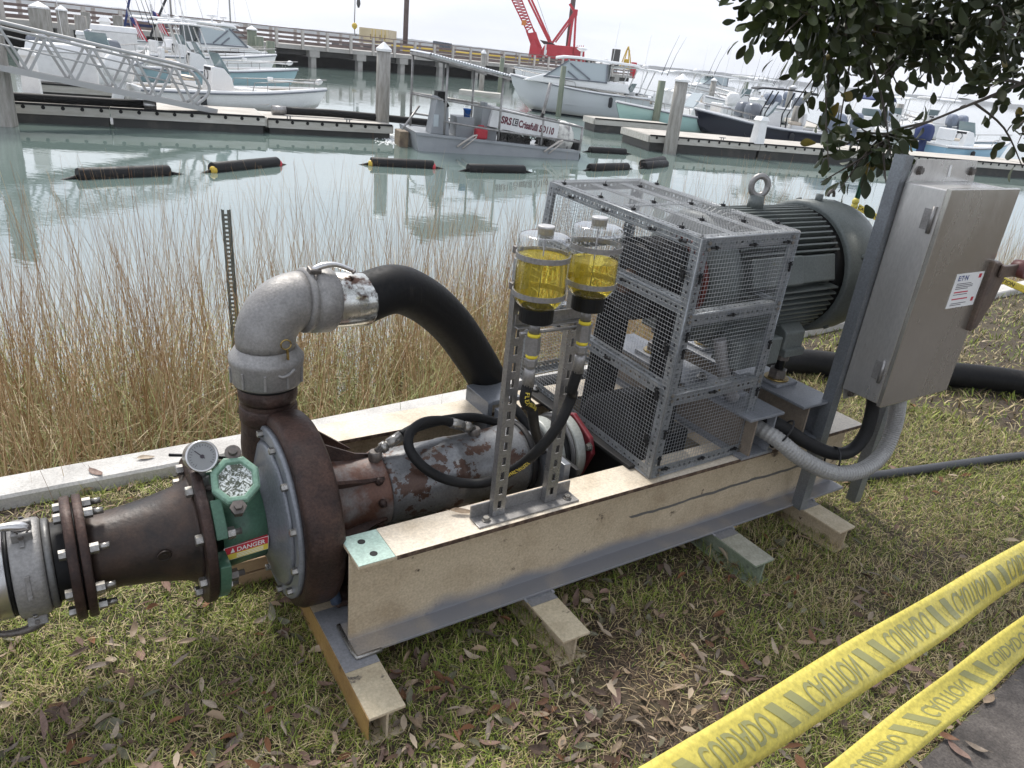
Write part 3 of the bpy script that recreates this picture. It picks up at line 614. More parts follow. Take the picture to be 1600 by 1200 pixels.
    if cabin:      # express cabin with big glass
        a,b_,h=cabin; w=Bm*.40
        bb=B(); bb.prism([(a-1.2,F+.1),(b_+2.3,F+.25),(b_+1.3,F+.62),(a-1.0,F+.55)],(0,-w,0),(1,0,0),(0,0,1),(0,2*w,0)); obj('coachroof',bb,white,t,bevel=.06)
        zc=F+.5; zt=F+h
        for sy in (-1,1):
            bb=B(); y=sy*w*.97; bb.prism([(a,zc),(b_+1.2,zc),(b_,zt),(a+.1,zt)],(0,y-.02,0),(1,0,0),(0,0,1),(0,.04,0)); g=obj('side_window',bb,vinyl,t)
            for (p,q) in (((a+.05,zc),(a+.1,zt)),((b_+1.2,zc),(b_,zt)),((b_-.6,zc+.02),(b_-.02,zt-.5)),((a,zc+.02),(b_+1.2,zc+.02)),((a+.9,zc+.1),(b_-.1,zt-.12))):
                b2=B(); b2.bar((p[0],y+sy*.03,p[1]),(q[0],y+sy*.03,q[1]),.1,.07); obj('window_frame',b2,obgrey,g)
        bb=B(); bb.add([(b_+1.22,-w,zc),(b_+1.22,w,zc),(b_+.02,w,zt),(b_+.02,-w,zt),(b_+1.26,-w,zc),(b_+1.26,w,zc),(b_+.06,w,zt),(b_+.06,-w,zt)],[(3,2,1,0),(4,5,6,7),(0,1,5,4),(2,3,7,6),(1,2,6,5),(3,0,4,7)]); obj('windscreen',bb,glassd,t)
        bb=B(); rr=[]
        for x_,z_,k in ((a-1.5,-.02,.6),(a-1.2,.03,.95),(b_-.5,.12,1),(b_+.3,.10,.95),(b_+.75,.02,.6)): rr.append([(x_,-w*1.08*k,zt+z_),(x_,w*1.08*k,zt+z_),(x_,w*1.02*k,zt+z_+.13),(x_,-w*1.02*k,zt+z_+.13)])
        bb.loft(rr,True,True); obj('hardtop',bb,white,t,bevel=.03)
        bb=B(); bb.cyl((a+1.6,.1,zt+.1),(a+1.6,.1,zt+.5),.05,n=8); bb.lathe([(0,.12),(.1,.3),(.2,.12)],(a+1.6,.1,zt+.5),(0,0,1),12); obj('radar_dome',bb,white,t)
    if bimini:
        bb=B(); hz=F+bimini[1]; rr=[]
        for k in range(7):
            u=k/6; rr.append([(L*.3+u*bimini[0],-Bm*.42,hz+.18*math.sin(u*PI)),(L*.3+u*bimini[0],Bm*.42,hz+.18*math.sin(u*PI)),(L*.3+u*bimini[0],Bm*.42,hz+.05+.18*math.sin(u*PI)),(L*.3+u*bimini[0],-Bm*.42,hz+.05+.18*math.sin(u*PI))])
        bb.loft(rr,True,True); obj('bimini_top',bb,bimini[2],t)
        for sy in (-1,1):
            for e in (0,1): bb=B(); bb.tube([(L*.3+bimini[0]*.5,sy*Bm*.45,F),(L*.3+bimini[0]*e,sy*Bm*.42,hz)],.02,6); obj('bimini_bow',bb,alud,t)
    for (y,tilt) in obs: outboard(t,-.15,y,F-.02,1.15,obm,tilt)
    if trolling:
        bb=B(); z=F+rise+.12; bb.tube([(L*.72,.05,z+.06),(L*.99,.05,z+.05)],.035,6); bb.lathe([(0,.04),(.06,.095),(.2,.095),(.28,.04)],(L*.99,.05,z+.06),(1,0,.3),10); bb.lathe([(0,.1),(.14,.1)],(L*.72,.05,z+.02),(0,0,1),8); obj('trolling_motor',bb,white,t)
    return t
OB1=[(0,.0)]; OB2=[(-.35,0),(.35,0)]
boat('flats_skiff','low cream white skiff with a trolling motor moored nearest behind the left dock',W(208,166),W(497,176),2.1,.62,.22,white,ttop=None,obs=[(0,.25)],obm=whitep,trolling=True,deckm=seatm)
boat('bay_boat','pale blue grey hulled bay boat with a trolling motor, second from the left dock',W(192,131),W(452,147),2.3,.78,.32,slate,obs=[(0,.15)],obm=obgrey,trolling=True,ttop=(2.05,2.6,1.8,white))
boat('center_console','white center console with a white hardtop in the third left slip',W(170,112),W(420,125),2.5,.95,.4,white,obs=OB2,obm=obgrey,ttop=(2.1,3.4,2.0))
boat('center_console','white center console with a small hardtop in the fourth left slip',W(205,98),W(405,108),2.4,.95,.4,white,obs=OB1,obm=obgrey,ttop=(2.1,2.8,1.9))
boat('cabin_boat','far white cabin boat beside the three green pilings',W(262,88),W(398,97),2.8,1.1,.35,white,console=False,cabin=(3.2,5.0,1.35))
boat('express_boat','grey hulled hardtop express boat with big side windows in the middle',W(1010,193),W(812,170),3.1,1.28,.42,greyh,console=False,cabin=(2.3,4.4,1.38),obs=(),obm=whitep)
boat('express_boat','smaller white hardtop boat beyond the grey hulled one',W(960,135),W(806,130),2.9,1.15,.35,white,console=False,cabin=(3.2,5.2,1.4))
boat('center_console','pale mint hulled center console with a white hardtop right of the grey hulled boat',W(1060,200),W(942,184),2.3,.85,.5,teal,obs=OB1,obm=white,ttop=(2.15,2.6,1.9),L=6.6)
boat('skiff','seafoam green hulled open boat behind the greenish piling',W(1150,214),W(1012,205),2.3,.80,.4,teal,obs=OB2,obm=obgrey,L=6.8,ws=vinyl)
boat('center_console','black hulled center console with a black framed hardtop behind the right dock',W(1276,235),W(1092,214),2.5,.82,.42,navy,obs=[(-.7,.1),(0,.1),(.7,.1)],obm=obcover,ttop=(1.95,2.6,1.9,canvasb,canvasb),seats=True)
boat('center_console','light blue hulled boat with navy covers at the far right',W(1440,249),W(1568,255),2.3,.75,.35,skyb,obs=OB1,obm=canvas,seats=True,bimini=None,L=6.2)
boat('cabin_boat','white walkaround boat with a raised windscreen beyond the black hulled boat',W(1230,193),W(1075,175),2.6,1.0,.5,white,console=True,obs=OB1,ttop=(2.0,3,2.0),L=8)
boat('center_console','white boat with rod holders on its hardtop beyond the right dock',W(1195,186),W(1090,166),2.5,1.0,.4,white,obs=OB2,obm=obcover,ttop=(2.3,2.6,2.0),rodholders=True,L=8)
boat('bowrider','white open boat with a blue canvas behind the oak leaves',W(1330,228),W(1400,214),2.4,.8,.35,white,obs=OB1,obm=obcover,bimini=(2.2,1.5,canvas),L=6.5)
boat('bowrider','white runabout with pale green screens seen through the oak leaves',W(1370,214),W(1470,208),2.4,.85,.35,white,obs=OB2,obm=obcover,L=7,ttop=(2.1,2.4,1.9))
boat('center_console','white hulled boat tucked behind the dock boxes at the far left',W(96,140),W(230,128),2.4,.9,.35,white,obs=OB2,obm=obgrey,console=True,L=7)
boat('center_console','white center console with a high white roof beyond the rod holder boat',W(1222,172),W(1132,160),2.5,1.0,.4,white,obs=OB2,obm=obcover,ttop=(2.3,3.0,2.0),L=8)
boat('cabin_boat','white cabin boat in the far row left of the thin dark piling',W(1160,160),W(1078,152),2.7,1.1,.4,white,console=False,cabin=(3.0,5.0,1.4),L=8.5)
boat('center_console','white boat with a white roof between the seafoam boat and the far row',W(1128,190),W(1028,180),2.4,.95,.4,white,obs=OB1,obm=whitep,ttop=(2.2,2.6,1.9),L=7)
boat('center_console','white center console in the far row behind the oak leaves',W(1480,222),W(1392,203),2.5,1.0,.4,white,obs=OB2,obm=obcover,ttop=(2.2,2.6,2.0),L=8)
boat('cabin_boat','white cabin boat between the third and fourth left slips',W(232,104),W(398,113),2.6,.95,.35,white,console=False,cabin=(2.6,4.6,1.45),L=8)
# sailboats with masts and furled blue sails
def sailboat(label,P,P2,mpx,mm,boomm,lean=0):
    t=boat('sailboat',label,P,P2,2.8,1.0,.35,white,cat='sailboat',console=False); L=(P2-P).length
    bb=B(); bb.prism([(L*.25,.95),(L*.72,1.1),(L*.66,1.45),(L*.3,1.4)],(0,-.8,0),(1,0,0),(0,0,1),(0,1.6,0)); obj('cabin_trunk',bb,white,t,bevel=.06)
    bb=B(); bb.tube([(L*.58,0,1.3),(L*.58+lean,0,11)],.075,8); obj('mast',bb,mm,t)
    bb=B(); bb.tube([(L*.58,0,2.1),(L*.35,0,2.05),(L*.08,0,1.9)],[.16,.22,.1],8,res=3); obj('furled_sail',bb,boomm,t)
    for sy in (-1,1):
        bb=B(); bb.tube([(L*.5,sy*1.2,1.0),(L*.58+lean,0,10.8)],.012,4); obj('shroud_wire',bb,alud,t)
    bb=B(); bb.tube([(L*1.0,0,1.3),(L*.58+lean,0,10.8)],.012,4); obj('forestay',bb,alud,t)
sailboat('sailboat with a navy furled sail and pale mast among the left boats',W(180,84),W(330,90),240,alur,canvas)
sailboat('sailboat with a dark furled sail moored behind the white hardtops',W(300,82),W(402,86),312,alur,canvasb)
# two leaning outrigger poles and two flags
for lab,(x0,y0),(x1,y1),Y,m in (('dark blue pole leaning up out of the left boats',(193,52),(203,-6),50,canvas),('black pole leaning up to the right out of the left boats',(236,54),(262,-8),50,canvasb)):
    a=WY(x0,y0,Y); b_=WY(x1,y1,Y); bb=B(); bb.tube([Vector((0,0,-2.0)),Vector((0,0,0)),b_-a],.07,6); o=obj('outrigger_pole',bb,m,loc=tuple(a)); tag(o,lab,'pole')
def flag(lab,x,y,Y,h):
    P=WY(x,y,Y); t=thing('flag',lab,'flag',tuple(P)); bb=B(); bb.tube([(0,0,-1.6),(-.35,0,h+.3)],.03,6); obj('flagstaff',bb,alur,t)
    n=7; 
    def fp(u,v): return Vector((-.3+.55*u+.5*v-.1, .12*math.sin(4*u+3*v), h-.25*u-v*1.15+.0))
    for k in range(n):
        bb=B(); rr=[]
        for i in range(7): u=i/6; rr.append([fp(k/n,u) , fp((k+1)/n,u), fp((k+1)/n,u)+Vector((0,.015,0)), fp(k/n,u)+Vector((0,.015,0))])
        bb.loft(rr); obj('stripe',bb,flag_r if k%2==0 else flag_w,t)
    bb=B(); rr=[]
    for i in range(4): u=i/3*.42; rr.append([fp(0,u)+Vector((0,-.02,0)),fp(.52,u)+Vector((0,-.02,0)),fp(.52,u)+Vector((0,.03,0)),fp(0,u)+Vector((0,.03,0))])
    bb.loft(rr); obj('canton',bb,flag_b,t)
flag('striped red and white flag drooping on the left of two',212,52,47,1.0)
flag('striped red and white flag drooping beside the blue furled sail',247,44,50,1.0)
# white dock boxes, power pedestals, covered engine box, life ring cabinet
def pedestal(lab,x,y,z=-.66,h=.95,w=.36):
    P=W(x,y,z); t=thing('power_pedestal',lab,'power pedestal',tuple(P),.45); bb=B(); rr=[[(-w/2,-w/2,0),(w/2,-w/2,0),(w/2,w/2,0),(-w/2,w/2,0)],[(-w*.42,-w*.42,h*.85),(w*.42,-w*.42,h*.85),(w*.42,w*.42,h*.85),(-w*.42,w*.42,h*.85)]]; bb.loft(rr,True,False); obj('pedestal_body',bb,whitep,t)
    bb=B(); bb.loft([[(-w*.55,-w*.55,h*.852),(w*.55,-w*.55,h*.852),(w*.55,w*.55,h*.852),(-w*.55,w*.55,h*.852)],[(-w*.3,-w*.5,h),(w*.3,-w*.5,h),(w*.3,w*.5,h),(-w*.3,w*.5,h)]],True,False); obj('pedestal_cap',bb,white,t)
pedestal('white power pedestal standing on the left dock behind the gangway',52,148,h=1.15,w=.42)
pedestal('white tapered pedestal on the right dock in front of the black hull',1182,224,-.55,.95,.38)
pedestal('tall white cabinet with a red sign behind the dock boxes',168,72,.1,1.2,.5)
def dockbox(lab,x,y,z,w,d_,h,m=whitep):
    P=W(x,y,z); t=thing('dock_box',lab,'dock box',tuple(P),.5); bb=B(); bb.box((-w/2,-d_/2,0),(w/2,d_/2,h*.8)); obj('box_body',bb,m,t,bevel=.04)
    bb=B(); bb.loft([[(-w*.53,-d_*.53,h*.802),(w*.53,-d_*.53,h*.802),(w*.53,d_*.53,h*.802),(-w*.53,d_*.53,h*.802)],[(-w*.5,-d_*.4,h),(w*.5,-d_*.4,h),(w*.5,d_*.4,h),(-w*.5,d_*.4,h)]],True,False); obj('lid',bb,m,t,bevel=.03)
dockbox('white dock box left of the two behind the gangway',145,82,-.3,1.2,.8,.9)
dockbox('larger white dock box beside the flag',182,86,-.2,1.8,1.0,1.2)
dockbox('big pale blue white covered box beside the gangway',104,128,-.66,1.9,1.2,1.15)
dockbox('white box on the dock right of the covered one',152,108,-.55,1.6,1.0,.8)
# dock chairs far right
for k,(x,y) in enumerate(((1040,160),(1058,163),(1180,175))):
    pedestal(('white deck chair back on the mint boat','white seat back beside the capped piling','white seat back behind the black hulled boat')[k],x,y,-.2,.8,.7)
# ================================================================== FLOATING HOSE FLOATS
def boom(lab,x0,y0,x1,y1,e0=None,e1=None,r=.13):
    a=W(x0,y0,ZW+.06); b_=W(x1,y1,ZW+.06); d=b_-a; t=thing('hose_float',lab,'hose float',tuple(a),math.atan2(d.y,d.x),'black hose floats on the water'); Ln=Vector((d.x,d.y)).length
    bb=B(); bb.lathe([(0,r*.9),(.03,r),(Ln-.03,r*.97),(Ln,r*.86)],(0,0,0),(1,0,0),16); obj('float_sleeve',bb,rubber,t)
    bb=B(); bb.tube([(-.6,0,-.17),(-.25,0,-.09),(0,0,-.03)],[.03,.04,.045],8); obj('hose_end',bb,hosem,t)
    bb=B(); bb.tube([(Ln,0,-.03),(Ln+.25,0,-.09),(Ln+.6,0,-.17)],[.045,.04,.03],8); obj('hose_end',bb,hosem,t)
    for e,xx in ((e0,0),(e1,Ln)):
        if e:
            bb=B(); bb.lathe([(-.03,.05),(0,.085),(.05,.085),(.07,.05)],(xx-.03,-.05,-.02),(1,0,0),10); obj('end_marker',bb,e,t)
boom('leftmost black hose float on the water, longest looking one',121,274,264,268)
boom('black hose float with a yellow marker on its left end, second from the left',331,264,433,254,yel,redp)
boom('black hose float with yellow and red ends in front of the dredge',579,254,677,259,yel,redp)
boom('plain black hose float under the dredge hull, fourth from the left',731,264,819,266)
boom('black hose float right of the dredge hull, fifth from the left',921,263,980,261)
boom('small black hose float partly behind the cage, last on the right',1005,260,1040,256)
boom('black hose float just behind the dredge stern',921,235,977,238)
boom('black hose float close to the corner of the right dock',1004,256,1036,250)
# ================================================================== DREDGE
D0=W(648,236); D1=W(904,250); dd=D1-D0; DL=Vector((dd.x,dd.y)).length; drz=math.atan2(dd.y,dd.x)
t=thing('dredge','grey work dredge with a corrugated canopy, rails and a white lettered sign box','dredge',tuple(D0),drz)
def X(px): return (px-648)/256*DL
DW=2.1
bb=B(); bb.loft([[(.0,y,.50),(.12,y,-.06),(DL*.55,y,-.3),(DL,y,-.3),(DL,y,.24),(.35,y,.46)] for y in (0,DW)],True,False); obj('hull',bb,dredgeg,t)
bb=B(); bb.bar((.05,-.02,.47),(DL,-.02,.23),.05,.07); bb.bar((.05,DW,.47),(DL,DW,.23),.05,.07); obj('hull_rail',bb,dredgeg,t)
for x in (1.55,4.2):
    bb=B(); bb.tube([(x-.35,-.03,.18),(x-.2,-.04,.3),(x+.1,-.04,.5),(x+.22,.0,.52)],.03,6); bb.tube([(x-.2,-.04,.14),(x+.2,-.04,.48)],.02,6); obj('mooring_rope',bb,pierpost,t)
def dz(x): return .46-.22*max(0,x-.35)/(DL-.35)
cz=2.42
posts=[(X(690),.05,cz-.08),(X(772),.05,cz-.35),(X(664),DW-.1,cz+.02),(X(737)-.5,DW-.1,cz),(X(760),DW-.1,cz-.2),(X(840),.05,1.05),(X(905),.05,.92),(X(893),.5,.95),(X(884),DW-.1,1.0)]
for (x,y,h) in posts:
    bb=B(); bb.tube([(x,y,dz(x)),(x,y,h)],.035,8); obj('post',bb,alud,t)
for y in (.05,DW-.1):
    for h0,h1 in ((1.38,.92),(.82,.5)):
        a=X(664) if y>1 else X(690); bb=B(); bb.tube([(a,y,h0),(X(772),y,h0-.15),(X(905),y,h1)],.03,8); obj('hand_rail',bb,alud,t)
for q in ([(X(905),.05,.92),(X(908),DW-.1,.92)],[(X(664),DW-.1,1.35),(X(690)-.1,.05,1.38)],[(X(640)-.1,.5,.5),(X(664),1.0,1.1)]):
    bb=B(); bb.tube(q,.03,8); obj('cross_rail',bb,alud,t)
# corrugated canopy
bb=B(); rr=[]; n=60; xa=X(664)-.05; xb=X(782)
for i in range(n+1):
    x=xa+(xb-xa)*i/n; z=cz+.08-.36*i/n+.018*(1 if (i//1)%2 else -1); rr.append([(x,-.1,z),(x,DW+.1,z+.02),(x,DW+.1,z+.035),(x,-.1,z+.015)])
bb.loft(rr,True,False); obj('corrugated_canopy',bb,mat('corrugated_sheet',(.5,.52,.55),rough=.4,metal=.5),t)
bb=B(); bb.box((xa,-.08,cz-.02),(xa+.06,DW+.08,cz+.05)); bb.bar((xa,-.05,cz-.0),(xb,-.05,cz-.36),.05,.05); bb.bar((xa,DW+.05,cz),(xb,DW+.05,cz-.36),.05,.05); obj('canopy_frame',bb,alud,t)
bb=B(); x=X(676); bb.prism([(x-.05,dz(x)),(x+.5,dz(x)-.02),(x+.42,dz(x)+.85),(x+.1,dz(x)+1.0)],(0,.3,0),(1,0,0),(0,0,1),(0,.6,0)); c=obj('control_cabinet',bb,dredgeg,t,bevel=.02)
bb=B(); bb.box((x+.02,.285,dz(x)+.2),(x+.16,.298,dz(x)+.52)); obj('cabinet_window',bb,vinyl,c)
bb=B(); bb.box((x+.12,.35,dz(x)+.9),(x+.38,.75,dz(x)+1.12)); bb.cyl((x+.3,.3,dz(x)+.9),(x+.42,.3,dz(x)+.75),.04,n=8); obj('control_levers',bb,blackp,c)
x=X(714); bb=B(); bb.box((x,.5,dz(x)-.05),(X(741),1.2,dz(x)+.52)); obj('deck_box',bb,dredgeg,t,bevel=.015)
x=X(751); bb=B(); bb.box((x,.45,dz(x)-.05),(X(776),1.3,dz(x)+.85)); bb.box((x+.1,.6,dz(x)+.85),(x+.2,1.0,dz(x)+.98)); obj('hydraulic_tank',bb,dredgeg,t,bevel=.015)
# bucket and fuel can rest on the dredge: own things
Md=Matrix.Translation(D0)@Matrix.Rotation(drz,4,'Z')
x=X(726); tb=thing('bucket','blue bucket standing on the grey box of the dredge','bucket',tuple(Md@Vector((x+.12,.7,dz(x)+.50))),drz)
bb=B(); bb.lathe([(0,.085),(.22,.105),(.22,.12),(.25,.12),(.25,.1),(.1,.09)],(0,0,0),(0,0,1),16); obj('pail',bb,bluep,tb)
bb=B(); bb.tube([(-.11,0,.22),(-.09,-.1,.12),(0,-.13,.08),(.09,-.1,.12),(.11,0,.22)],.006,6); obj('handle',bb,alud,tb)
x=X(740); tb=thing('fuel_can','red plastic fuel can on the dredge deck','fuel can',tuple(Md@Vector((x,.2,dz(x)))),drz)
bb=B(); bb.box((0,0,0),(.36,.25,.29)); obj('can_body',bb,redp,tb,bevel=.05)
bb=B(); bb.tube([(.08,.12,.28),(.1,.12,.36),(.24,.12,.36),(.27,.12,.28)],.022,6); bb.cyl((.31,.12,.27),(.33,.12,.33),.03,n=8); obj('can_handle',bb,redp,tb)
# sign box (cutter boom cover) tilting down to the right, with lettering
a=Vector((X(762),.28,1.02)); b_=Vector((X(872),.28,.72)); ex=(b_-a).normalized(); ez=Vector((-ex.z,0,ex.x)); ln=(b_-a).length
bb=B(); bb.prism([(0,-.27),(ln*.97,-.25),(ln,-.2),(ln*.985,.27),(.03,.28)],a,ex,ez,(0,.5,0)); sg=obj('sign_box',bb,whitep,t,bevel=.012)
bb=B(); w1=put_text(bb,'SRS',a+ex*.32+ez*-.10+Vector((0,-.006,0)),ex,ez,.27,.011,.8); obj('lettering',bb,mat('maroon_print',(.13,.03,.045),rough=.5),sg)
bb=B(); x0=.32+w1+.03; bb.prism([(0,0),(.06,0),(.06,.03),(.03,.03),(.03,.17),(.06,.17),(.06,.2),(0,.2)],a+ex*x0+ez*-.10+Vector((0,-.005,0)),ex,ez,(0,-.002,0)); bb.prism([(.07,0),(.17,0),(.17,.2),(.07,.2)],a+ex*x0+ez*-.1+Vector((0,-.005,0)),ex,ez,(0,-.002,0)); obj('emblem',bb,inkk,sg)
bb=B(); 
for (p,q) in ((.09,.03),(.13,.03),(.11,.085),(.09,.14),(.13,.14)): bb.prism([(0,0),(.025,0),(.025,.025),(0,.025)],a+ex*(x0+p)+ez*(-.1+q)+Vector((0,-.0085,0)),ex,ez,(0,-.002,0))
obj('emblem_dots',bb,inkw,sg)
bb=B(); put_text(bb,'Crisafulli SD110',a+ex*(x0+.19)+ez*-.10+Vector((0,-.006,0)),ex,ez,.265,.010,.66); obj('lettering',bb,MATS['maroon_print'],sg)
r_=random.Random(4); bb=B()
for k in range(26):
    x=X(780)+r_.random()*(X(868)-X(780)); y=.4+r_.random()*.6; s_=.05+r_.random()*.1; bb.box((x,y,dz(x)),(x+s_*1.5,y+s_,dz(x)+.12+r_.random()*.22))
for k in range(8):
    x=X(785)+k*.2; bb.tube([(x,.35,dz(x)+.05),(x+.1,.3,dz(x)+.25),(x+.3,.4,dz(x)+.1)],.02,6)
obj('engine',bb,mat('greasy_engine',(.05,.048,.045),(.16,.15,.14),9,.5,.62,.5,.3),t)
x=X(842); bb=B(); bb.tube([(x,.4,.7),(x+.06,.4,1.2)],.055,8); obj('spud_sleeve',bb,rubber,t)
bb=B(); bb.tube([(x+.06,.4,1.15),(x+.13,.4,1.55),(x+.2,.4,2.05)],.05,8); obj('spud_post',bb,alud,t)
# wrapped pump and dark outboard at the stern
rr=[]; r_=random.Random(8)
for z_,rx in ((.22,.30),(.45,.36),(.7,.34),(.9,.22),(1.0,.06)):
    rr.append([(X(888)+math.cos(q*PI/6)*rx*(1+.14*r_.random()),.75+math.sin(q*PI/6)*rx*.9*(1+.14*r_.random()),z_+.03*r_.random()) for q in range(12)])
bb=B(); bb.loft(rr); obj('wrapped_pump',bb,mat('white_sheet_wrap',(.66,.65,.6),(.36,.35,.33),7,.5,.64,.4,bump=.4),t)
bb=B(); bb.box((X(907),.6,.05),(X(918),1.0,.5)); bb.tube([(X(905),.8,.5),(X(916),.8,.3),(X(922),.8,-.05)],.1,8); obj('outboard_drive',bb,rubber,t,bevel=.04)
bb=B(); bb.box((-.28,.7,-.2),(-.02,1.4,.42)); obj('pump_intake',bb,mat('rusty_intake',(.22,.17,.11),(.12,.09,.07),4,.4,.7,.8),t,bevel=.02)
# ================================================================== CRANE AND BARGE BEHIND THE PIER
CY=122.0; C0=WY(880,100,CY); BZ=.55
t=thing('crane_barge','low barge behind the pier carrying the red crane','barge',(C0.x-8,CY,ZW)); bb=B(); bb.box((-26,-4,-.4),(13,9,BZ-ZW-.02)); obj('barge_hull',bb,mat('barge_steel',(.12,.11,.11),rough=.7),t)
def CQ(px,py,dy=0): p=WY(px,py,CY+dy); return p-Vector((C0.x,CY,BZ))
t=thing('crawler_crane','red lattice boom crawler crane standing behind the pier','crane',(C0.x,CY,BZ))
def quad(bb,pts,y0,y1):
    P=[CQ(*p) for p in pts]; bb.prism([(p.x,p.z) for p in P],(0,y0,0),(1,0,0),(0,0,1),(0,y1-y0,0))
bb=B(); quad(bb,[(838,90),(852,69),(895,73),(895,97),(838,92)],-1.2,3.2); bd=obj('machinery_house',bb,crred,t,bevel=.08)
bb=B(); quad(bb,[(895.5,73),(913,76),(912,99),(895.5,97)],-1.4,3.4); cw=obj('counterweight',bb,crred,t,bevel=.05)
bb=B()
for k in range(5): p=CQ(898+k*3.2,74); bb.box((p.x-.08,-1.5,p.z-2.4),(p.x+.02,-1.42,p.z+.25))
obj('counterweight_rib',bb,crred,cw)
bb=B(); quad(bb,[(826,88),(838,90),(838,66),(829,64)],1.0,3); obj('cab',bb,mat('cab_glass',(.30,.42,.42),rough=.15),t,bevel=.05)
bb=B(); quad(bb,[(826,88),(840,91),(846,79),(833,62),(829,68)],-1.6,.5); obj('boom_foot_frame',bb,crred,t,bevel=.05)
bb=B(); p=CQ(852,76); bb.box((p.x-.1,-1.25,p.z-.9),(p.x+.15,-1.21,p.z+.6)); 
p=CQ(853,83); bb.box((p.x-.3,-1.24,p.z-.1),(p.x+.1,-1.21,p.z+.45)); p=CQ(853,87); bb.box((p.x-.1,-1.24,p.z-.1),(p.x+.2,-1.21,p.z+.1)); obj('body_marking',bb,inkw,bd)
bb=B(); quad(bb,[(846,88.5),(846,92),(905,100),(905,98)],-1.5,3.4); quad(bb,[(842,93),(842,97),(915,106),(915,101)],-2.0,-1.0); quad(bb,[(842,93),(842,97),(915,106),(915,101)],3.5,4.6); obj('crawler_tracks',bb,crdark,t)
bb=B(); quad(bb,[(843,62),(862,66),(868,70),(850,69)],.2,2.2); obj('winch',bb,crdark,t,bevel=.1)
# lattice boom
a0,a1=CQ(835,82),CQ(846,76); c0,c1=CQ(823,48),CQ(833,45); e0,e1=CQ(796,-8),CQ(812,-8)
ext=1.9
def lerp(a,b,t): return a+(b-a)*t
bb=B()
for y in (-.9,.9):
    Y=Vector((0,y,0)); 
    q=[(a0+Y,c0+Y),(a1+Y,c1+Y)]
    for p,r in q: bb.bar(p,r,.28,.28)
bb.bar(a0+Vector((0,-.9,0)),a1+Vector((0,-.9,0)),.4,.4)
quad(bb,[(833,80),(846,78),(838,50),(826,52)],-1.0,1.0); obj('boom_base',bb,crred,t)
bb=B(); top0=c0+(e0-c0)*ext; top1=c1+(e1-c1)*ext
for y in (-.9,.9):
    Y=Vector((0,y,0)); bb.bar(c0+Y,top0+Y,.17,.17); bb.bar(c1+Y,top1+Y,.17,.17)
bo=obj('boom_chord',bb,crred,t)
N=22
bb=B()
for k in range(N):
    for y in (-.9,.9):
        Y=Vector((0,y,0)); u0,u1=k/N,(k+1)/N
        bb.bar(lerp(c0,top0,u0)+Y,lerp(c1,top1,(u0+u1)/2)+Y,.08,.08); bb.bar(lerp(c1,top1,(u0+u1)/2)+Y,lerp(c0,top0,u1)+Y,.08,.08)
    bb.bar(lerp(c0,top0,k/N)+Vector((0,-.9,0)),lerp(c0,top0,(k+1)/N)+Vector((0,.9,0)),.07,.07); bb.bar(lerp(c1,top1,k/N)+Vector((0,.9,0)),lerp(c1,top1,(k+1)/N)+Vector((0,-.9,0)),.07,.07)
obj('boom_lacing',bb,crred,bo)
bb=B(); p=CQ(819,36); bb.box((p.x-.35,-1.1,p.z-.35),(p.x+.35,-1.0,p.z+.35)); obj('orange_sign',bb,mat('orange_sign',(.6,.2,.05),rough=.6),bo)
for (x0,y0,x1,y1,w) in ((858,66,823,-6,.3),(861,66,828,-6,.3),(862,66,833,-20,.05)):
    bb=B(); p,q=CQ(x0,y0),CQ(x1,y1); bb.bar(p,p+(q-p)*1.8,w,w); obj('pendant_line',bb,crred if w>.1 else crdark,t)
# gantry mast
for y in (-.8,.9):
    Y=Vector((0,y,0)); bb=B(); bb.bar(CQ(863,67)+Y,CQ(899,18)+Y,.34,.34); bb.bar(CQ(868,66)+Y,CQ(899,24)+Y,.22,.22); bb.bar(CQ(897,74)+Y,CQ(900,18)+Y,.26,.26); bb.bar(CQ(888,73)+Y,CQ(897,18)+Y,.3,.3); obj('gantry_leg',bb,crred,t)
bb=B(); bb.bar(CQ(899,20)+Vector((0,-1,0)),CQ(899,20)+Vector((0,1.1,0)),.6,.8); bb.bar(CQ(890,6),CQ(899,20),.5,.35); obj('gantry_head',bb,crred,t)
bb=B(); quad(bb,[(914,93),(936,96),(935,104),(914,102)],-.5,1.5); obj('winch_house',bb,crred,t,bevel=.1)
bb=B(); 
for k in range(4): p=CQ(918+k*4.5,96+k*.6); bb.cyl(p+Vector((0,-.75,0)),p+Vector((0,-.55,0)),.28,n=10)
obj('winch_drum',bb,canvasb,t)
# piles (spuds) standing through the barge
for lab,px,py0,py1,w in (('tall brown steel spud pile standing behind the pier left of the crane',634,70,-30,.78),('dark steel spud pile rising behind the crane mast',896,72,-30,.75)):
    a=WY(px-1 if px<700 else 887.5,py0,CY+4); b_=WY(px+1 if px<700 else 892,py1,CY+4); h=b_.z-a.z+3; bb=B(); bb.cyl((0,0,-6),(0,0,h),w/2,n=12); o=obj('spud_pile',bb,brownst,loc=tuple(a)); tag(o,lab,'pile')
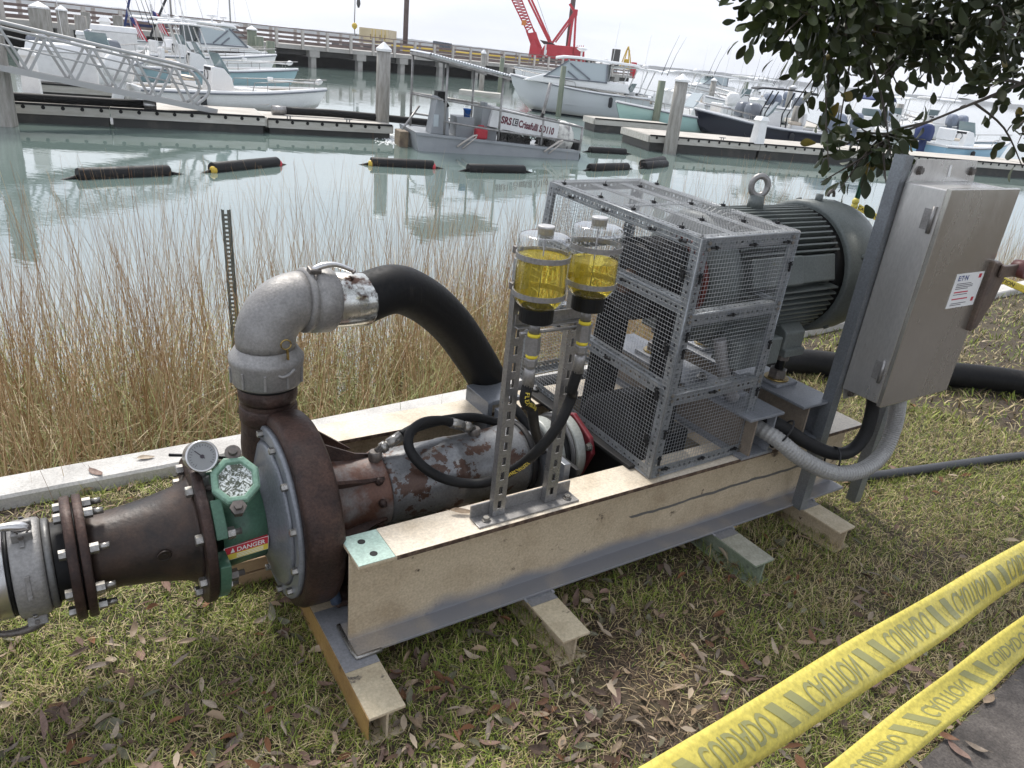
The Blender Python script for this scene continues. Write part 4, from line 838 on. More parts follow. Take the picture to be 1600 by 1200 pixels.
# shipping container, crates, boom pipe, hook
P=WY(561,66,116); Q=WY(607,70,116); t=thing('shipping_container','tan shipping container on the deck behind the pier','container',(P.x,116,P.z))
wc=Q.x-P.x; hc=WY(561,42,116).z-P.z
bb=B(); bb.box((0,0,0),(wc,6,hc)); cb=obj('container_box',bb,tan,t)
for k in range(2):
    bb=B(); bb.box((.35*wc+k*.32*wc+.05,-.05,.1),(.35*wc+(k+1)*.32*wc-.05,-.003,hc-.1)); dr_=obj('container_door',bb,tan,t)
    b2=B(); 
    for q in (.3,.7): b2.cyl((.35*wc+k*.32*wc+q*.3*wc,-.09,.1),(.35*wc+k*.32*wc+q*.3*wc,-.09,hc-.1),.04,n=6)
    obj('lock_rod',b2,yel,dr_)
bb=B()
for k in range(6): x=.03*wc+k*.05*wc; bb.box((x,-.06,.1),(x+.02*wc,-.003,hc-.1))
obj('corrugation',bb,tan,cb)
for k in range(4):
    bb=B(); bb.box((.37*wc+.08*wc*(k*2),-.062,hc*.3),(.37*wc+.08*wc*(k*2)+.04*wc,-.0515,hc*.62)); obj('stencil_mark',bb,mat('dark_tan_print',(.28,.2,.1),rough=.6),t)
P=WY(676,76,112); t=thing('crate_stack','grey slatted crates on the deck behind the pier','crate',(P.x,112,P.z))
for k in range(6): bb=B(); bb.box((k*.42,0,0),(k*.42+.37,1.5,1.0-.02*k)); obj('crate_panel',bb,mat('dark_crate',(.10,.11,.125),rough=.7),t)
P=WY(612,72,113); Q=WY(842,96,113); bb=B(); bb.tube([Vector((0,0,0)),Vector(Q-P)],.28,8); o=obj('yellow_pipe',bb,yel,loc=tuple(P)); tag(o,'long yellow boom pipe lying behind the pier rail','pipe')
P=WY(632,82,112); bb=B(); bb.box((-.6,0,-.35),(.7,.5,.4)); o=obj('yellow_machine_box',bb,yel,loc=tuple(P)); tag(o,'small yellow machine box behind the pier rail','machine'); 
P=WY(554,40,110); t=thing('crane_hook','yellow hook block hanging on a dark cable','hook block',tuple(P))
bb=B(); bb.lathe([(-.45,.1),(-.2,.35),(.1,.38),(.35,.15)],(0,0,0),(0,0,1),10); obj('block',bb,yel,t)
bb=B(); bb.tube([(.25,0,9),(0.1,0,3),(0,0,.3)],.03,4); bb.tube([(-.05,0,9),(-.05,0,.3)],.03,4); obj('cable',bb,crdark,t); bb=B(); bb.tube([(0,0,-.4),(.05,0,-1.0),(.2,0,-1.3),(.3,0,-1.0)],.06,6); obj('hook',bb,crdark,t)
bb=B(); bb.lathe([(-.5,.12),(0,.28),(.5,.2),(1.2,.16)],(.5,0,2.7),(0,0,1),8); obj('upper_block',bb,crdark,t)
# end of the pier
def far_box(name,lab,cat,px,py,w,h,m,Y=104,d=1.0):
    P=WY(px,py,Y); bb=B(); bb.box((0,0,0),(w,d,h)); o=obj(name,bb,m,loc=tuple(P),bevel=.04); return tag(o,lab,cat)
far_box('dark_panel','dark upright panel standing near the end of the pier','panel',954,104,1.0,2.1,crdark)
far_box('red_cabinet','red box standing at the end of the pier','cabinet',984,122,.65,1.9,crred)
P=WY(977,108,105); t=thing('buoy_frame','yellow tripod frame on the end of the pier','buoy frame',tuple(P))
for q in range(4): 
    bb=B(); an=q*PI/2+.4; bb.bar((math.cos(an)*.85,math.sin(an)*.85,0),(math.cos(an)*.2,math.sin(an)*.2,2.3),.1,.1); obj('frame_leg',bb,yel,t)
bb=B(); bb.lathe([(0,.9),(.12,.9)],(0,0,.0),(0,0,1),10); bb.lathe([(0,.4),(.7,.35)],(0,0,.5),(0,0,1),8); bb.lathe([(0,.2),(.4,.1)],(0,0,2.3),(0,0,1),8); obj('frame_platform',bb,yel,t)

# foam where the pump intake churns the water beside the dredge
r_=random.Random(21); bb=B()
for k in range(420):
    a=r_.random()**.6; p=W(640-52*a*r_.random()-4,222-20*a*(r_.random()-.2)*1.2,ZW+.006); rr_=.015+.05*r_.random()*(1.1-a)
    bb.add([p+Vector((math.cos(q*PI/3)*rr_*1.5,math.sin(q*PI/3)*rr_,0)) for q in range(6)]+[p+Vector((0,0,.012+.03*(1-a)*r_.random()))],[(0,1,6),(1,2,6),(2,3,6),(3,4,6),(4,5,6),(5,0,6)],True)
fo_=obj('foam',bb,mat('water_foam',(.75,.77,.76),rough=.6)); tag(fo_,'white foam churning on the water at the dredge intake','foam',kind='stuff')
# ================================================================== PUMP SKID
UX=(1,0,0); VX=(0,1,0); WX=(0,0,1)
AV=.585; AW=.358
def V3(*a): return Vector(a)
def ibeam_poly(w,h,tf,tw): 
    return [(-w/2,0),(w/2,0),(w/2,tf),(tw/2,tf),(tw/2,h-tf),(w/2,h-tf),(w/2,h),(-w/2,h),(-w/2,h-tf),(-tw/2,h-tf),(-tw/2,tf),(-w/2,tf)]
fr=thing('skid_frame','heavy cream painted steel beam skid frame carrying the pump and motor','skid frame',(0,0,0),skid=True)
for vc,nm in ((.2675,'near'),(.90,'far')):
    bb=B(); bb.prism(ibeam_poly(.132,.302,.010,.009),(.005,vc,.098),VX,WX,(2.135,0,0)); o=obj('long_beam',bb,beamm,fr,bevel=.002)
    bb=B(); bb.box((.108,vc-.0655,.4003),(2.138,vc+.0655,.4022)); obj('lit_flange_skin',bb,cream_lit,o)  # paler skin: light falling on the flange top put into the colour
    bb=B(); bb.box((.112,vc-.0672,.3895),(2.136,vc-.0658,.4024)); obj('rusty_flange_edge',bb,mat('rusted_edge',(.06,.035,.025),(.16,.11,.075),40,.45,.6,.7),o)
    bb=B(); bb.box((.006,vc-.0652,.4003),(.107,vc+.0652,.4017)); obj('bare_green_end',bb,greenlt,o)
    for (u,v) in ((.050,vc+.028),(.060,vc-.032)): 
        bb=B(); bb.cyl((u,v,.4018),(u,v,.4024),.0105,n=16); obj('bolt_hole',bb,blackp,o)
for uc,m in ((.008,cream),(.598,cream),(1.418,mossgreen),(1.888,cream)):
    bb=B(); bb.prism(ibeam_poly(.098,.0955,.007,.007),(uc,0,0),UX,WX,(0,1.18,0)); o=obj('cross_beam',bb,m,fr,bevel=.0015)
    tp=mat('worn_beam_top',(.58,.50,.35),(.40,.33,.22),9,.4,.7,.55,bump=.2,c3=(.10,.085,.07),s3=12,lo3=.6,hi3=.66) if m is cream else mat('mossy_beam_top',(.42,.41,.34),(.27,.27,.21),14,.4,.7,.6,bump=.2)
    bb=B(); bb.box((uc-.0485,.001,.0957),(uc+.0485,.165,.0967)); obj('worn_top',bb,tp,o)
    bb=B(); bb.box((uc-.0487,.166,.0957),(uc+.0487,.42,.0969)); obj('primer_top',bb,primer,o)
    if uc<.1:
        bb=B(); bb.box((uc-.0512,.002,.012),(uc-.0492,.8,.0945)); obj('orange_side_face',bb,mat('rust_orange_paint',(.40,.245,.085),(.26,.15,.055),7,.4,.7,.55,bump=.25,c3=(.09,.055,.03),s3=9,lo3=.6,hi3=.7),o)
for uc in (.598,1.418,1.888):
    for o_ in (-.05,.05):
        bb=B(); bb.tube([(uc+o_,.19,.0985),(uc+o_*1.02,.215,.0992),(uc+o_,.24,.0987),(uc+o_*.99,.27,.0992)],.0045,6); obj('weld_bead',bb,primer,fr)
# welded corner bead
bb=B(); bb.tube([(.002,.335,.103),(.001,.22,.103),(.004,.198,.102),(.03,.1985,.102),(.075,.1985,.101)],.007,6); obj('weld_bead',bb,zinc,fr)
for u0,u1,hm in ((1.398,1.574,primer),(1.68,1.87,primer)):
    bb=B(); bb.box((u0,.185,.556),(u1,1.0,.566)); o=obj('mount_beam',bb,platem,fr,bevel=.0015)
    for u in (u0+.042,u1-.034): bb=B(); bb.box((u-.004,.19,.4145),(u+.004,.998,.5555)); obj('mount_web',bb,mat('dirty_brown_web',(.22,.18,.14),(.14,.115,.09),9,.4,.7,.6,bump=.4) if u<u0+.1 else platem,o)
    bb=B(); bb.box((u0+.01,.19,.4035),(u1-.006,.998,.414)); obj('mount_foot',bb,platem,o)
for (u,v) in ((1.50,.52),(1.53,.84)): 
    bb=B(); bb.lathe([(0,.021),(.008,.021),(.011,.015),(.02,.013)],(u,v,.5665),WX,10); obj('bolt',bb,zinc,fr)
bb=B(); bb.box((.985,.30,.4035),(1.05,.965,.416)); bb.box((1.03,.32,.16),(1.049,.83,.403)); obj('bearing_plate',bb,greyblk,fr,bevel=.002)
for v in (.26,.92): bb=B(); bb.lathe([(0,.016),(.01,.016),(.011,.009),(.02,.009)],(1.02,v,.4165),WX,6); obj('bolt',bb,zinc,fr)
bb=B(); bb.box((.735,.805,.20),(.755,.97,.46)); bb.box((.735,.81,.445),(.88,.97,.462)); bb.box((.76,.36,.14),(.785,.80,.44)); obj('gearbox_bracket',bb,platem,fr,bevel=.002)
bb=B(); bb.box((.66,.345,.14),(.95,.38,.17)); bb.box((.80,.345,.17),(.815,.45,.42)); obj('inner_ledge',bb,greyblk,fr,bevel=.002)
# timber packing
def timber(lab,a,b_,m,rz=0):
    c=((a[0]+b_[0])/2,(a[1]+b_[1])/2,a[2]); bb=B(); bb.box(a,b_,None); o=obj('timber_block',bb,m,loc=c,skid=True,bevel=.003); o.rotation_euler=(0,0,SA+rz); return tag(o,lab,'timber')
timber('upper pale timber of the two stacked under the pump casing',(-.215,.74,.046),(.14,.86,.09),woodn)
timber('lower timber lying on the grass under the pump casing',(-.205,.735,.0),(.16,.87,.044),woodn)
timber('weathered grey green plank wedged under the pump barrel behind the near beam',(.10,.40,.22),(.40,.62,.255),woodg)
timber('short reddish timber with split end beside the weathered plank',(.405,.39,.21),(.475,.66,.262),woodn)
# ------------------------------------------------------------------ pump
pu=thing('slurry_pump','rusty slurry pump with round grey faced casing and green inlet on the skid','pump',(0,AV,.10),skid=True)
AX=V3(0,AV,AW)
def ringbolts(parent,u,r,n,a0,head,dirn,m,sz=.011,name='bolt'):
    for k in range(n):
        q=a0+2*PI*k/n; c=V3(u,AV+math.cos(q)*r,AW+math.sin(q)*r)
        bb=B(); bb.lathe([(0,sz),(head*.9,sz),(head,sz*.8)],c,(dirn,0,0),6,False); obj(name,bb,m,parent)
# volute casing
bb=B(); bb.lathe([(-.088,.258),(-.084,.276),(-.070,.284),(-.010,.285),(.007,.280),(.017,.268),(.021,.245),(.021,.12)],AX,UX,72); vol=obj('casing_rim',bb,rustm,pu)
bb=B(); bb.lathe([(-.103,.243),(-.099,.250),(-.0885,.250)],AX,UX,72); bb.lathe([(-.1455,.115),(-.138,.121),(-.125,.15),(-.117,.18),(-.112,.20),(-.1035,.211)],AX,UX,64); plate=obj('front_plate',bb,platem,pu)
ringbolts(plate,-.103,.230,12,.2,.016,-1,zinc,.0105)
# discharge
bb=B(); bb.tube([(-.03,.70,.40),(-.055,.745,.48),(-.06,.75,.55),(-.06,.75,.70)],[.10,.088,.079,.077],20,res=4); dp=obj('discharge_pipe',bb,rustm,pu)
bb=B(); bb.box((-.082,.60,.36),(.0,.85,.50)); obj('discharge_throat',bb,rustm,pu,bevel=.03,seg=3)
bb=B(); bb.lathe([(0,.079),(.005,.082),(.045,.082),(.05,.079)],(-.06,.75,.575),WX,24); bb.lathe([(.0,.08),(.012,.083),(.06,.083)],(-.06,.75,.64),WX,24); obj('pipe_band',bb,rustm,dp)
# green inlet body
bb=B(); bb.lathe([(-.262,.122),(-.20,.116),(-.146,.114)],AX,UX,40); gb=obj('inlet_body',bb,greenm,pu)
for q0,q1 in ((.25,.85),(1.15,1.75),(2.2,2.75),(3.15,3.85),(4.0,4.7),(5.0,5.6),(5.75,6.3)):
    n=6; P=[(math.cos(q0+(q1-q0)*k/n)*.192,math.sin(q0+(q1-q0)*k/n)*.192) for k in range(n+1)]+[(math.cos(q1-(q1-q0)*k/n)*.12,math.sin(q1-(q1-q0)*k/n)*.12) for k in range(n+1)]
    bb=B(); bb.prism(P,(-.289,AV,AW),VX,WX,(.029,0,0)); obj('inlet_lug',bb,greenm,gb,bevel=.003)
bb=B(); bb.lathe([(-.317,.195),(-.314,.199),(-.294,.199),(-.291,.195)],AX,UX,56); f2=obj('large_flange',bb,rustm,pu)
for k in range(8):
    q=.35+2*PI*k/8; c=V3(-.318,AV+math.cos(q)*.168,AW+math.sin(q)*.168)
    bb=B(); bb.lathe([(0,.0145),(.016,.0145),(.018,.012)],c,(-1,0,0),6,False); h=obj('flange_bolt',bb,zinc,pu)
    bb=B(); bb.cyl(c+V3(.028,0,0),c+V3(.095,0,0),.0085,n=8); bb.lathe([(.06,.016),(.078,.016)],c,(1,0,0),6,False); obj('nut',bb,zinc if k%2 else boltm,h)
# reducer
bb=B(); bb.lathe([(-.562,.103),(-.545,.100),(-.50,.101),(-.42,.112),(-.35,.128),(-.325,.142),(-.3175,.155)],AX,UX,44); rd=obj('suction_reducer',bb,blackiron,pu)
c=S(257,868,AV-.118); bb=B(); bb.lathe([(0,.0165),(.003,.0165),(.004,.013),(.002,.013)],c,(0,-1,-.12),20); bb.lathe([(-.004,.0125),(.003,.006)],c,(0,-1,-.12),12); obj('cast_mark',bb,blackiron,rd)
for k,(a,b_) in enumerate(((-.584,-.563),(-.611,-.588))):
    bb=B(); bb.lathe([(a,.152),(a+.003,.156),(b_-.003,.156),(b_,.152)],AX,UX,48); obj('suction_flange',bb,rustm,pu)
bb=B(); bb.lathe([(-.5885,.138),(-.5835,.138)],AX,UX,40); obj('flange_gasket',bb,blackp,pu)
for k in range(8):
    q=.1+2*PI*k/8; c=V3(-.563,AV+math.cos(q)*.13,AW+math.sin(q)*.13)
    bb=B(); bb.lathe([(0.001,.0135),(.020,.0135)],c,(1,0,0),6,False); bb.cyl(c+V3(.02,0,0),c+V3(.043,0,0),.0085,n=8); h=obj('flange_bolt',bb,zinc,pu)
    bb=B(); bb.lathe([(0.049,.013),(.064,.013)],c,(-1,0,0),6,False); obj('bolt_head',bb,zinc,h)
# sight window on the green body
nrm_=V3(-.10,-.62,.78).normalized(); ez=V3(0,0,1)-nrm_*nrm_.z; ez.normalize(); ex=ez.cross(nrm_).normalized()
c=S(368,752,.50); 
def octr(r,h,ry=1.08): return [c+ex*(math.cos(q)*r)+ez*(math.sin(q)*r*ry)+nrm_*h for q in [PI/8+k*PI/4 for k in range(8)]]
bb=B(); bb.loft([octr(.047,-.05),octr(.06,-.015),octr(.064,.0),octr(.0635,.012),octr(.058,.018),octr(.047,.018),octr(.043,.006)],True,False,False); sw_=obj('sight_window',bb,sightm,pu,bevel=.002)
gm=bpy.data.materials.new('churning_water'); gm.use_nodes=True; tt=gm.node_tree; pb=tt.nodes['Principled BSDF']; pb.inputs['Roughness'].default_value=.08
tcn=tt.nodes.new('ShaderNodeTexCoord'); nn=tt.nodes.new('ShaderNodeTexNoise'); nn.inputs['Scale'].default_value=75; nn.inputs['Detail'].default_value=3; nn.inputs['Distortion'].default_value=2.2; tt.links.new(tcn.outputs['Object'],nn.inputs['Vector'])
rr_=tt.nodes.new('ShaderNodeValToRGB'); rr_.color_ramp.elements[0].position=.44; rr_.color_ramp.elements[0].color=(.09,.10,.07,1); rr_.color_ramp.elements[1].position=.60; rr_.color_ramp.elements[1].color=(.75,.77,.74,1); tt.links.new(nn.outputs[0],rr_.inputs[0]); tt.links.new(rr_.outputs[0],pb.inputs['Base Color'])
bb=B(); bb.add(octr(.0445,.008)+octr(.0445,.004),[tuple(range(8)),tuple(range(15,7,-1))]+[(i,(i+1)%8,8+(i+1)%8,8+i) for i in range(8)]); obj('window_glass',bb,gm,sw_)
for s_,py in ((1,.075),(-1,-.075)):
    p=c+ez*py; bb=B(); bb.lathe([(-.02,.017),(.012,.017),(.013,.021),(.017,.021),(.018,.0115),(.034,.0115)],p,nrm_,6 if s_<0 else 14,False); obj('hinge_bolt',bb,boltm,sw_)
    bb=B(); bb.lathe([(-.03,.014),(.010,.020)],p-ez*.004*s_,nrm_,10); obj('hinge_lug',bb,sightm if s_>0 else boltm,sw_)
# gauge
g=S(316,741,.55); g0=V3(g.x,.55,g.z); bb=B(); bb.lathe([(-.10,.026),(-.05,.027),(-.03,.02),(-.005,.017)],g0,WX,8,False); bb.cyl(g0+V3(0,0,-.005),g0+V3(0,0,.03),.009,n=10); st=obj('gauge_stem',bb,alud,pu)
gn=V3(.10,-.72,.34).normalized(); gc=S(314,713,.55)
gauge=[]
bb=B(); bb.lathe([(-.03,.033),(-.028,.039),(.004,.039),(.006,.041),(.012,.041),(.013,.036),(.009,.035)],gc,gn,36); ga=obj('pressure_gauge',bb,stainplain,pu)
bb=B(); bb.lathe([(.0095,.0355),(.0102,.0355)],gc,gn,36); obj('dial',bb,mat('dial_grey',(.28,.285,.28),rough=.15),ga)
gz=(V3(0,0,1)-gn*gn.z).normalized(); gx=gz.cross(gn).normalized(); bb=B()
for k in range(21):
    q=math.radians(225-270*k/20); d=gx*math.cos(q)+gz*math.sin(q); l0=.027 if k%5 else .024; p=gc+gn*.0106
    bb.bar(p+d*l0,p+d*.031,.0011,.0004,upd=gn)
p=gc+gn*.0112; d=(gx*-.6+gz*.7).normalized(); bb.bar(p-d*.008,p+d*.024,.0022,.0006,upd=gn); bb.lathe([(0,.005),(.002,.005)],p,gn,12)
obj('dial_marks',bb,inkk,ga)
bb=B(); q=S(300,712,.6); bb.tube([S(264,711,.62),S(300,712,.60),S(345,715,.62),S(385,721,.66),S(394,735,.68)],.0042,6,res=3); obj('copper_line',bb,blackp,pu)
# danger label
la,lb,lc,ld=S(351,858,.462),S(419,838,.462),S(419,854,.462),S(351,877,.462)
lex=(lb-la); lw=lex.length; lex.normalize(); lez=(la-ld); lh=lez.length; lez.normalize()
bb=B(); bb.add([ld,ld+lex*lw,lb,la]+[p+V3(0,.012,0) for p in (ld,ld+lex*lw,lb,la)],[(0,1,2,3),(7,6,5,4),(0,4,5,1),(2,6,7,3),(1,5,6,2),(3,7,4,0)]); lbp=obj('danger_label',bb,inkr,pu)
off=V3(0,-.0012,0)
bb=B(); bb.prism([(0,0),(lw,0),(lw,lh*.45),(0,lh*.45)],ld+off*.6,lex,lez,(0,-.0004,0)); obj('label_strip',bb,inky,lbp)
bb=B(); bb.prism([(0,0),(lw,0),(lw,lh),(0,lh)],ld+V3(0,.0005,0)-lex*.002-lez*.002,lex*1.03,lez*1.08,(0,.0004,0)); obj('label_border',bb,inkw,lbp)
bb=B(); put_text(bb,'DANGER',ld+lex*lw*.27+lez*lh*.53+off,lex,lez,lh*.50,.0003,.95); bb.add([ld+lex*lw*.13+lez*lh*.53+off,ld+lex*lw*.23+lez*lh*.53+off,ld+lex*lw*.18+lez*lh*.92+off],[(0,1,2)])
for k in range(3): bb.prism([(0,0),(lw*.62,0),(lw*.62,lh*.05),(0,lh*.05)],ld+lex*lw*.27+lez*lh*(.08+.12*k)+off,lex,lez,(0,-.0002,0))
obj('label_lettering',bb,inkw,lbp)
bb=B(); p=ld+lex*lw*.14+lez*lh*.55+off*1.4
# neck, fins, barrel
bb=B(); bb.lathe([(.0215,.17),(.040,.14),(.07,.122),(.13,.112),(.2,.112),(.215,.118),(.222,.114)],AX,UX,40); nk=obj('neck',bb,mat('rust_and_grey_neck',(.13,.065,.045),(.22,.20,.19),8,.45,.6,.55,.3,bump=.35,bscale=50),pu)
for q in (-.9,.0,1.1,2.1,3.3,4.2):
    e=V3(0,math.cos(q-PI/2-.3),math.sin(q-PI/2-.3)); 
    bb=B(); tn=V3(0,-e.z,e.y)*.005; bb.prism([(.0215,.10),(.205,.10),(.205,.118),(.15,.130),(.04,.185),(.0215,.215)],AX-tn,UX,e,tn*2); obj('neck_fin',bb,rustm,nk)
for q in (-.5,.2,.75):
    e=V3(0,-math.cos(q),math.sin(q)); bb=B(); bb.lathe([(0,.012),(.02,.012),(.021,.008),(.034,.006)],AX+V3(.185,0,0)+e*.105,e,8); obj('grease_nipple',bb,rustm,nk)
bb=B(); bb.box((.08,.36,.115),(.21,.56,.25)); bb.box((.02,.40,.1),(.16,.78,.118)); obj('pump_foot',bb,rustm,pu,bevel=.012)
bb=B(); bb.prism([(.0215,.02),(.0215,.17),(.21,.02)],(0,.79,.37),UX,WX,(0,.012,0)); obj('gusset',bb,rustm,pu)
bb=B(); bb.lathe([(.2225,.112),(.24,.115),(.44,.115),(.442,.117),(.475,.117),(.477,.115),(.60,.115),(.64,.117),(.70,.121),(.715,.12)],AX,UX,48); ba=obj('bearing_barrel',bb,barrelm,pu)
bb=B(); bb.lathe([(.7155,.124),(.735,.126),(.738,.10),(.76,.095)],AX,UX,40); obj('barrel_end',bb,greyblk,pu)
bb=B(); bb.lathe([(.787,.105),(.83,.105),(.835,.09)],AX,UX,32); obj('seal_housing',bb,greyblk,pu)
for a,b_,r in ((.80,.852,.124),(.877,.888,.130),(.893,.935,.129)):
    bb=B(); bb.lathe([(a,r-.012),(a+.004,r-.001),(a+.010,r),(b_-.010,r),(b_-.003,r-.003),(b_,r-.02)],AX,UX,56); obj('coupling_ring',bb,ringm if r<.1295 else alud,pu)
bb=B(); bb.lathe([(.853,.115),(.876,.115)],AX,UX,40); bb.lathe([(.936,.10),(.955,.085)],AX,UX,40); obj('coupling_rubber',bb,rubber,pu)
# red flange bearing
bb=B(); e=.101; bb.prism([(-e,-e*.6),(-e*.6,-e),(e*.6,-e),(e,-e*.6),(e,e*.6),(e*.6,e),(-e*.6,e),(-e,e*.6)],(.962,AV,AW),V3(0,.92,.38),V3(0,-.38,.92),(.021,0,0)); rb=obj('red_bearing_flange',bb,redm,pu,bevel=.006)
bb=B(); bb.lathe([(.94,.066),(.947,.073),(.9615,.085)],AX,UX,32); obj('bearing_hub',bb,redm,rb)
for sa in (-1,1):
    for sb in (-1,1):
        p=V3(.9615,AV,AW)+V3(0,.92,.38)*(sa*.08)+V3(0,-.38,.92)*(sb*.08); bb=B(); bb.lathe([(0,.016),(.004,.016),(.005,.0125),(.018,.012)],p,(-1,0,0),8,False); obj('bearing_bolt',bb,zinc,rb)
# ------------------------------------------------------------------ suction hose coupling at far left
sc_=thing('hose_coupling','grey aluminium cam lock coupling with levers at the far left of the pump','coupling',(-.68,AV,.23),skid=True)
bb=B(); pr=[]
for k in range(8): pr+= [(-.639+k*.0034,.0965),(-.6373+k*.0034,.1005)]
bb.lathe(pr+[(-.6115,.098)],AX,UX,40); ta=obj('threaded_adapter',bb,greyblk,sc_)
bb=B(); bb.lathe([(-.657,.107),(-.655,.1125),(-.643,.1125),(-.6395,.107)],AX,UX,40); obj('adapter_ring',bb,mat('dark_aluminium',(.16,.158,.152),(.10,.098,.094),9,.4,.7,.5,.4,bump=.3),sc_)
bb=B(); bb.lathe([(-.7245,.112),(-.722,.1175),(-.715,.1195),(-.672,.1205),(-.662,.1185),(-.6575,.112)],AX,UX,48); cb=obj('coupler_body',bb,alu,sc_)
for k in range(6):
    q=.2+k*PI/3; e=V3(0,-math.cos(q),math.sin(q)); tn=V3(0,-e.z,e.y)
    bb=B(); bb.box((-.70,-.03,.1195),(-.69,.03,.1225),Matrix(((1,0,0,0),(0,tn.y,e.y,AV),(0,tn.z,e.z,AW),(0,0,0,1)))); obj('cast_rib',bb,alu,cb,bevel=.001)
for q in (1.35,-1.2):
    e=V3(0,-math.cos(q),math.sin(q)); tn=V3(0,-e.z,e.y)
    bb=B(); 
    for o in (-.024,.014): bb.box((-.715,o,.112),(-.672,o+.010,.142),Matrix(((1,0,0,0),(0,tn.y,e.y,AV),(0,tn.z,e.z,AW),(0,0,0,1))))
    lug=obj('lever_lug',bb,alu,sc_,bevel=.003)
    p=AX+V3(-.695,0,0)+e*.132; bb=B(); bb.tube([p+V3(.012,0,0),p+e*.012,p+V3(-.03,0,0)+e*.020,p+V3(-.07,0,0)+e*.016,p+V3(-.12,0,0)-e*.002],[.012,.013,.010,.008,.007],8,res=3); obj('cam_lever',bb,stainplain if q>0 else boltm,lug)
    bb=B(); bb.cyl(p-tn*.028,p+tn*.028,.006,n=8); obj('lever_pin',bb,boltm,lug)
    bb=B(); bb.tube([p+V3(.0,0,0)+tn*.02,p+V3(.02,.0,0)+e*.016+tn*.02,p+V3(-.01,0,0)+e*.02+tn*.02,p+tn*.02],.0025,5); obj('pull_ring',bb,boltm,lug)
sh=thing('suction_hose','grey suction hose end with a shiny metal sleeve at the left edge','hose',(-.9,AV,.25),skid=True)
bb=B(); bb.lathe([(-.86,.1105),(-.737,.1105),(-.7352,.108)],AX,UX,44); obj('metal_sleeve',bb,stainplain,sh)
bb=B(); bb.tube([AX+V3(-.861,0,0),AX+V3(-1.2,0,0),AX+V3(-1.9,-.05,-.10),AX+V3(-2.8,-.1,-.25)],.107,24,res=3); obj('hose_body',bb,hosem,sh)
bb=B(); bb.lathe([(-.735,.108),(-.725,.108)],AX,UX,40); obj('dark_gap_ring',bb,blackp,sh)  # black ring painted in as the dark gap between coupler and sleeve
# ------------------------------------------------------------------ discharge elbow and hose
E0=V3(-.06,.75,.70)
el=thing('pipe_elbow','cast aluminium elbow with cam levers on top of the discharge pipe','pipe elbow',tuple(E0),skid=True)
bb=B(); bb.lathe([(-.006,.079),(-.004,.094),(.004,.099),(.05,.1005),(.062,.103),(.075,.1035),(.082,.098),(.10,.086),(.105,.08)],E0,WX,48); col=obj('elbow_collar',bb,alu,el)
for k in range(10):
    q=k*2*PI/10; e=V3(math.cos(q),math.sin(q),0); tn=V3(-e.y,e.x,0); p=E0+e*.097
    bb=B(); bb.box((-.005,-.004,.004),(.007,.004,.052),Matrix(((e.x,tn.x,0,p.x),(e.y,tn.y,0,p.y),(0,0,1,p.z),(0,0,0,1)))); obj('collar_rib',bb,alu,col,bevel=.002)
bb=B(); bb.lathe([(-.012,.089),(-.006,.089)],E0,WX,32); obj('gasket',bb,blackp,col)
hd=V3(.985,.09,-.10).normalized()
cen=E0+V3(0,0,.10); R_=.105
path=[cen+V3(0,0,.005)]; 
for k in range(0,13):
    a=k/12*math.radians(84); path.append(cen+V3(0,0,.02)+V3(R_*(1-math.cos(a)),.012*(k/12),R_*math.sin(a)+0))
end=path[-1]; path.append(end+hd*.02)
bb=B(); bb.tube(path,[.082]*2+[.083]*10+[.082]*3,32); eb=obj('elbow_body',bb,alu,el)
pe=path[-1]
bb=B(); bb.lathe([(-.01,.083),(-.004,.093),(.006,.093),(.010,.088),(.018,.087),(.022,.094),(.07,.094),(.078,.090),(.085,.083)],pe,hd,44); ck=obj('cam_socket',bb,alu,el)
n1=V3(-.1,-.25,1).normalized()
p=pe+hd*.03+n1*.092; bb=B(); bb.bar(p-hd*.015,p+hd*.02,.03,.03,upd=n1); lv=obj('lever_lug',bb,boltm,ck,bevel=.004)
bb=B(); bb.tube([p+n1*.008,p+hd*.03+n1*.022,p+hd*.07+n1*.026,p+hd*.11+n1*.012,p+hd*.125+n1*.004],[.009,.01,.008,.007,.006],8,res=3); obj('cam_lever',bb,stainplain,lv)
bb=B(); bb.tube([p+hd*.115+n1*.006-V3(0,.02,0),p+hd*.13+n1*.008,p+hd*.115+n1*.006+V3(0,.012,0)],.004,6,res=3); bb.tube([p-V3(0,.025,0),p-V3(0,.03,.01),p-V3(.01,.03,.02)],.004,6); obj('pull_ring',bb,boltm,lv)
bc=S(447,545,.655); brs=mat('brass',(.42,.30,.10),(.3,.22,.1),20,.4,.7,.35,.9)
bb=B(); n=14; bb.tube([bc+V3(math.cos(k*2*PI/n)*.014,-.0,math.sin(k*2*PI/n)*.014+.012) for k in range(n+1)],.0022,6); bb.bar(bc+V3(.004,.004,-.004),bc+V3(.006,.006,-.034),.012,.005); obj('brass_ring_lever',bb,brs,el)
p=S(445,585,.66); bb=B(); bb.tube([p+V3(-.03,0,.012),p+V3(-.012,-.008,-.004),p+V3(.01,-.006,.0),p+V3(.028,0,.012)],.006,8,res=3); obj('lower_cam_lever',bb,alud,el)
hs=thing('discharge_hose','thick black rubber hose arching from the elbow down behind the far beam','hose',(.6,1.1,.1),skid=True)
h0=pe+hd*.083
hpts=[h0+hd*.10,S(612,452,.785),S(650,462,.83),S(692,493,.89),S(728,538,.96),S(765,603,1.04),V3(.97,1.16,.20),V3(1.14,1.30,.09),V3(1.5,1.5,.082)]
wl=[W(1195,566,.082),W(1330,572,.082),W(1540,590,.082),W(1700,612,.082),W(2100,640,.082)]
hpts+= [MSI@Vector(p) for p in wl]
bb=B(); bb.tube(hpts,.0755,24,res=8); obj('hose_body',bb,hosem,hs)
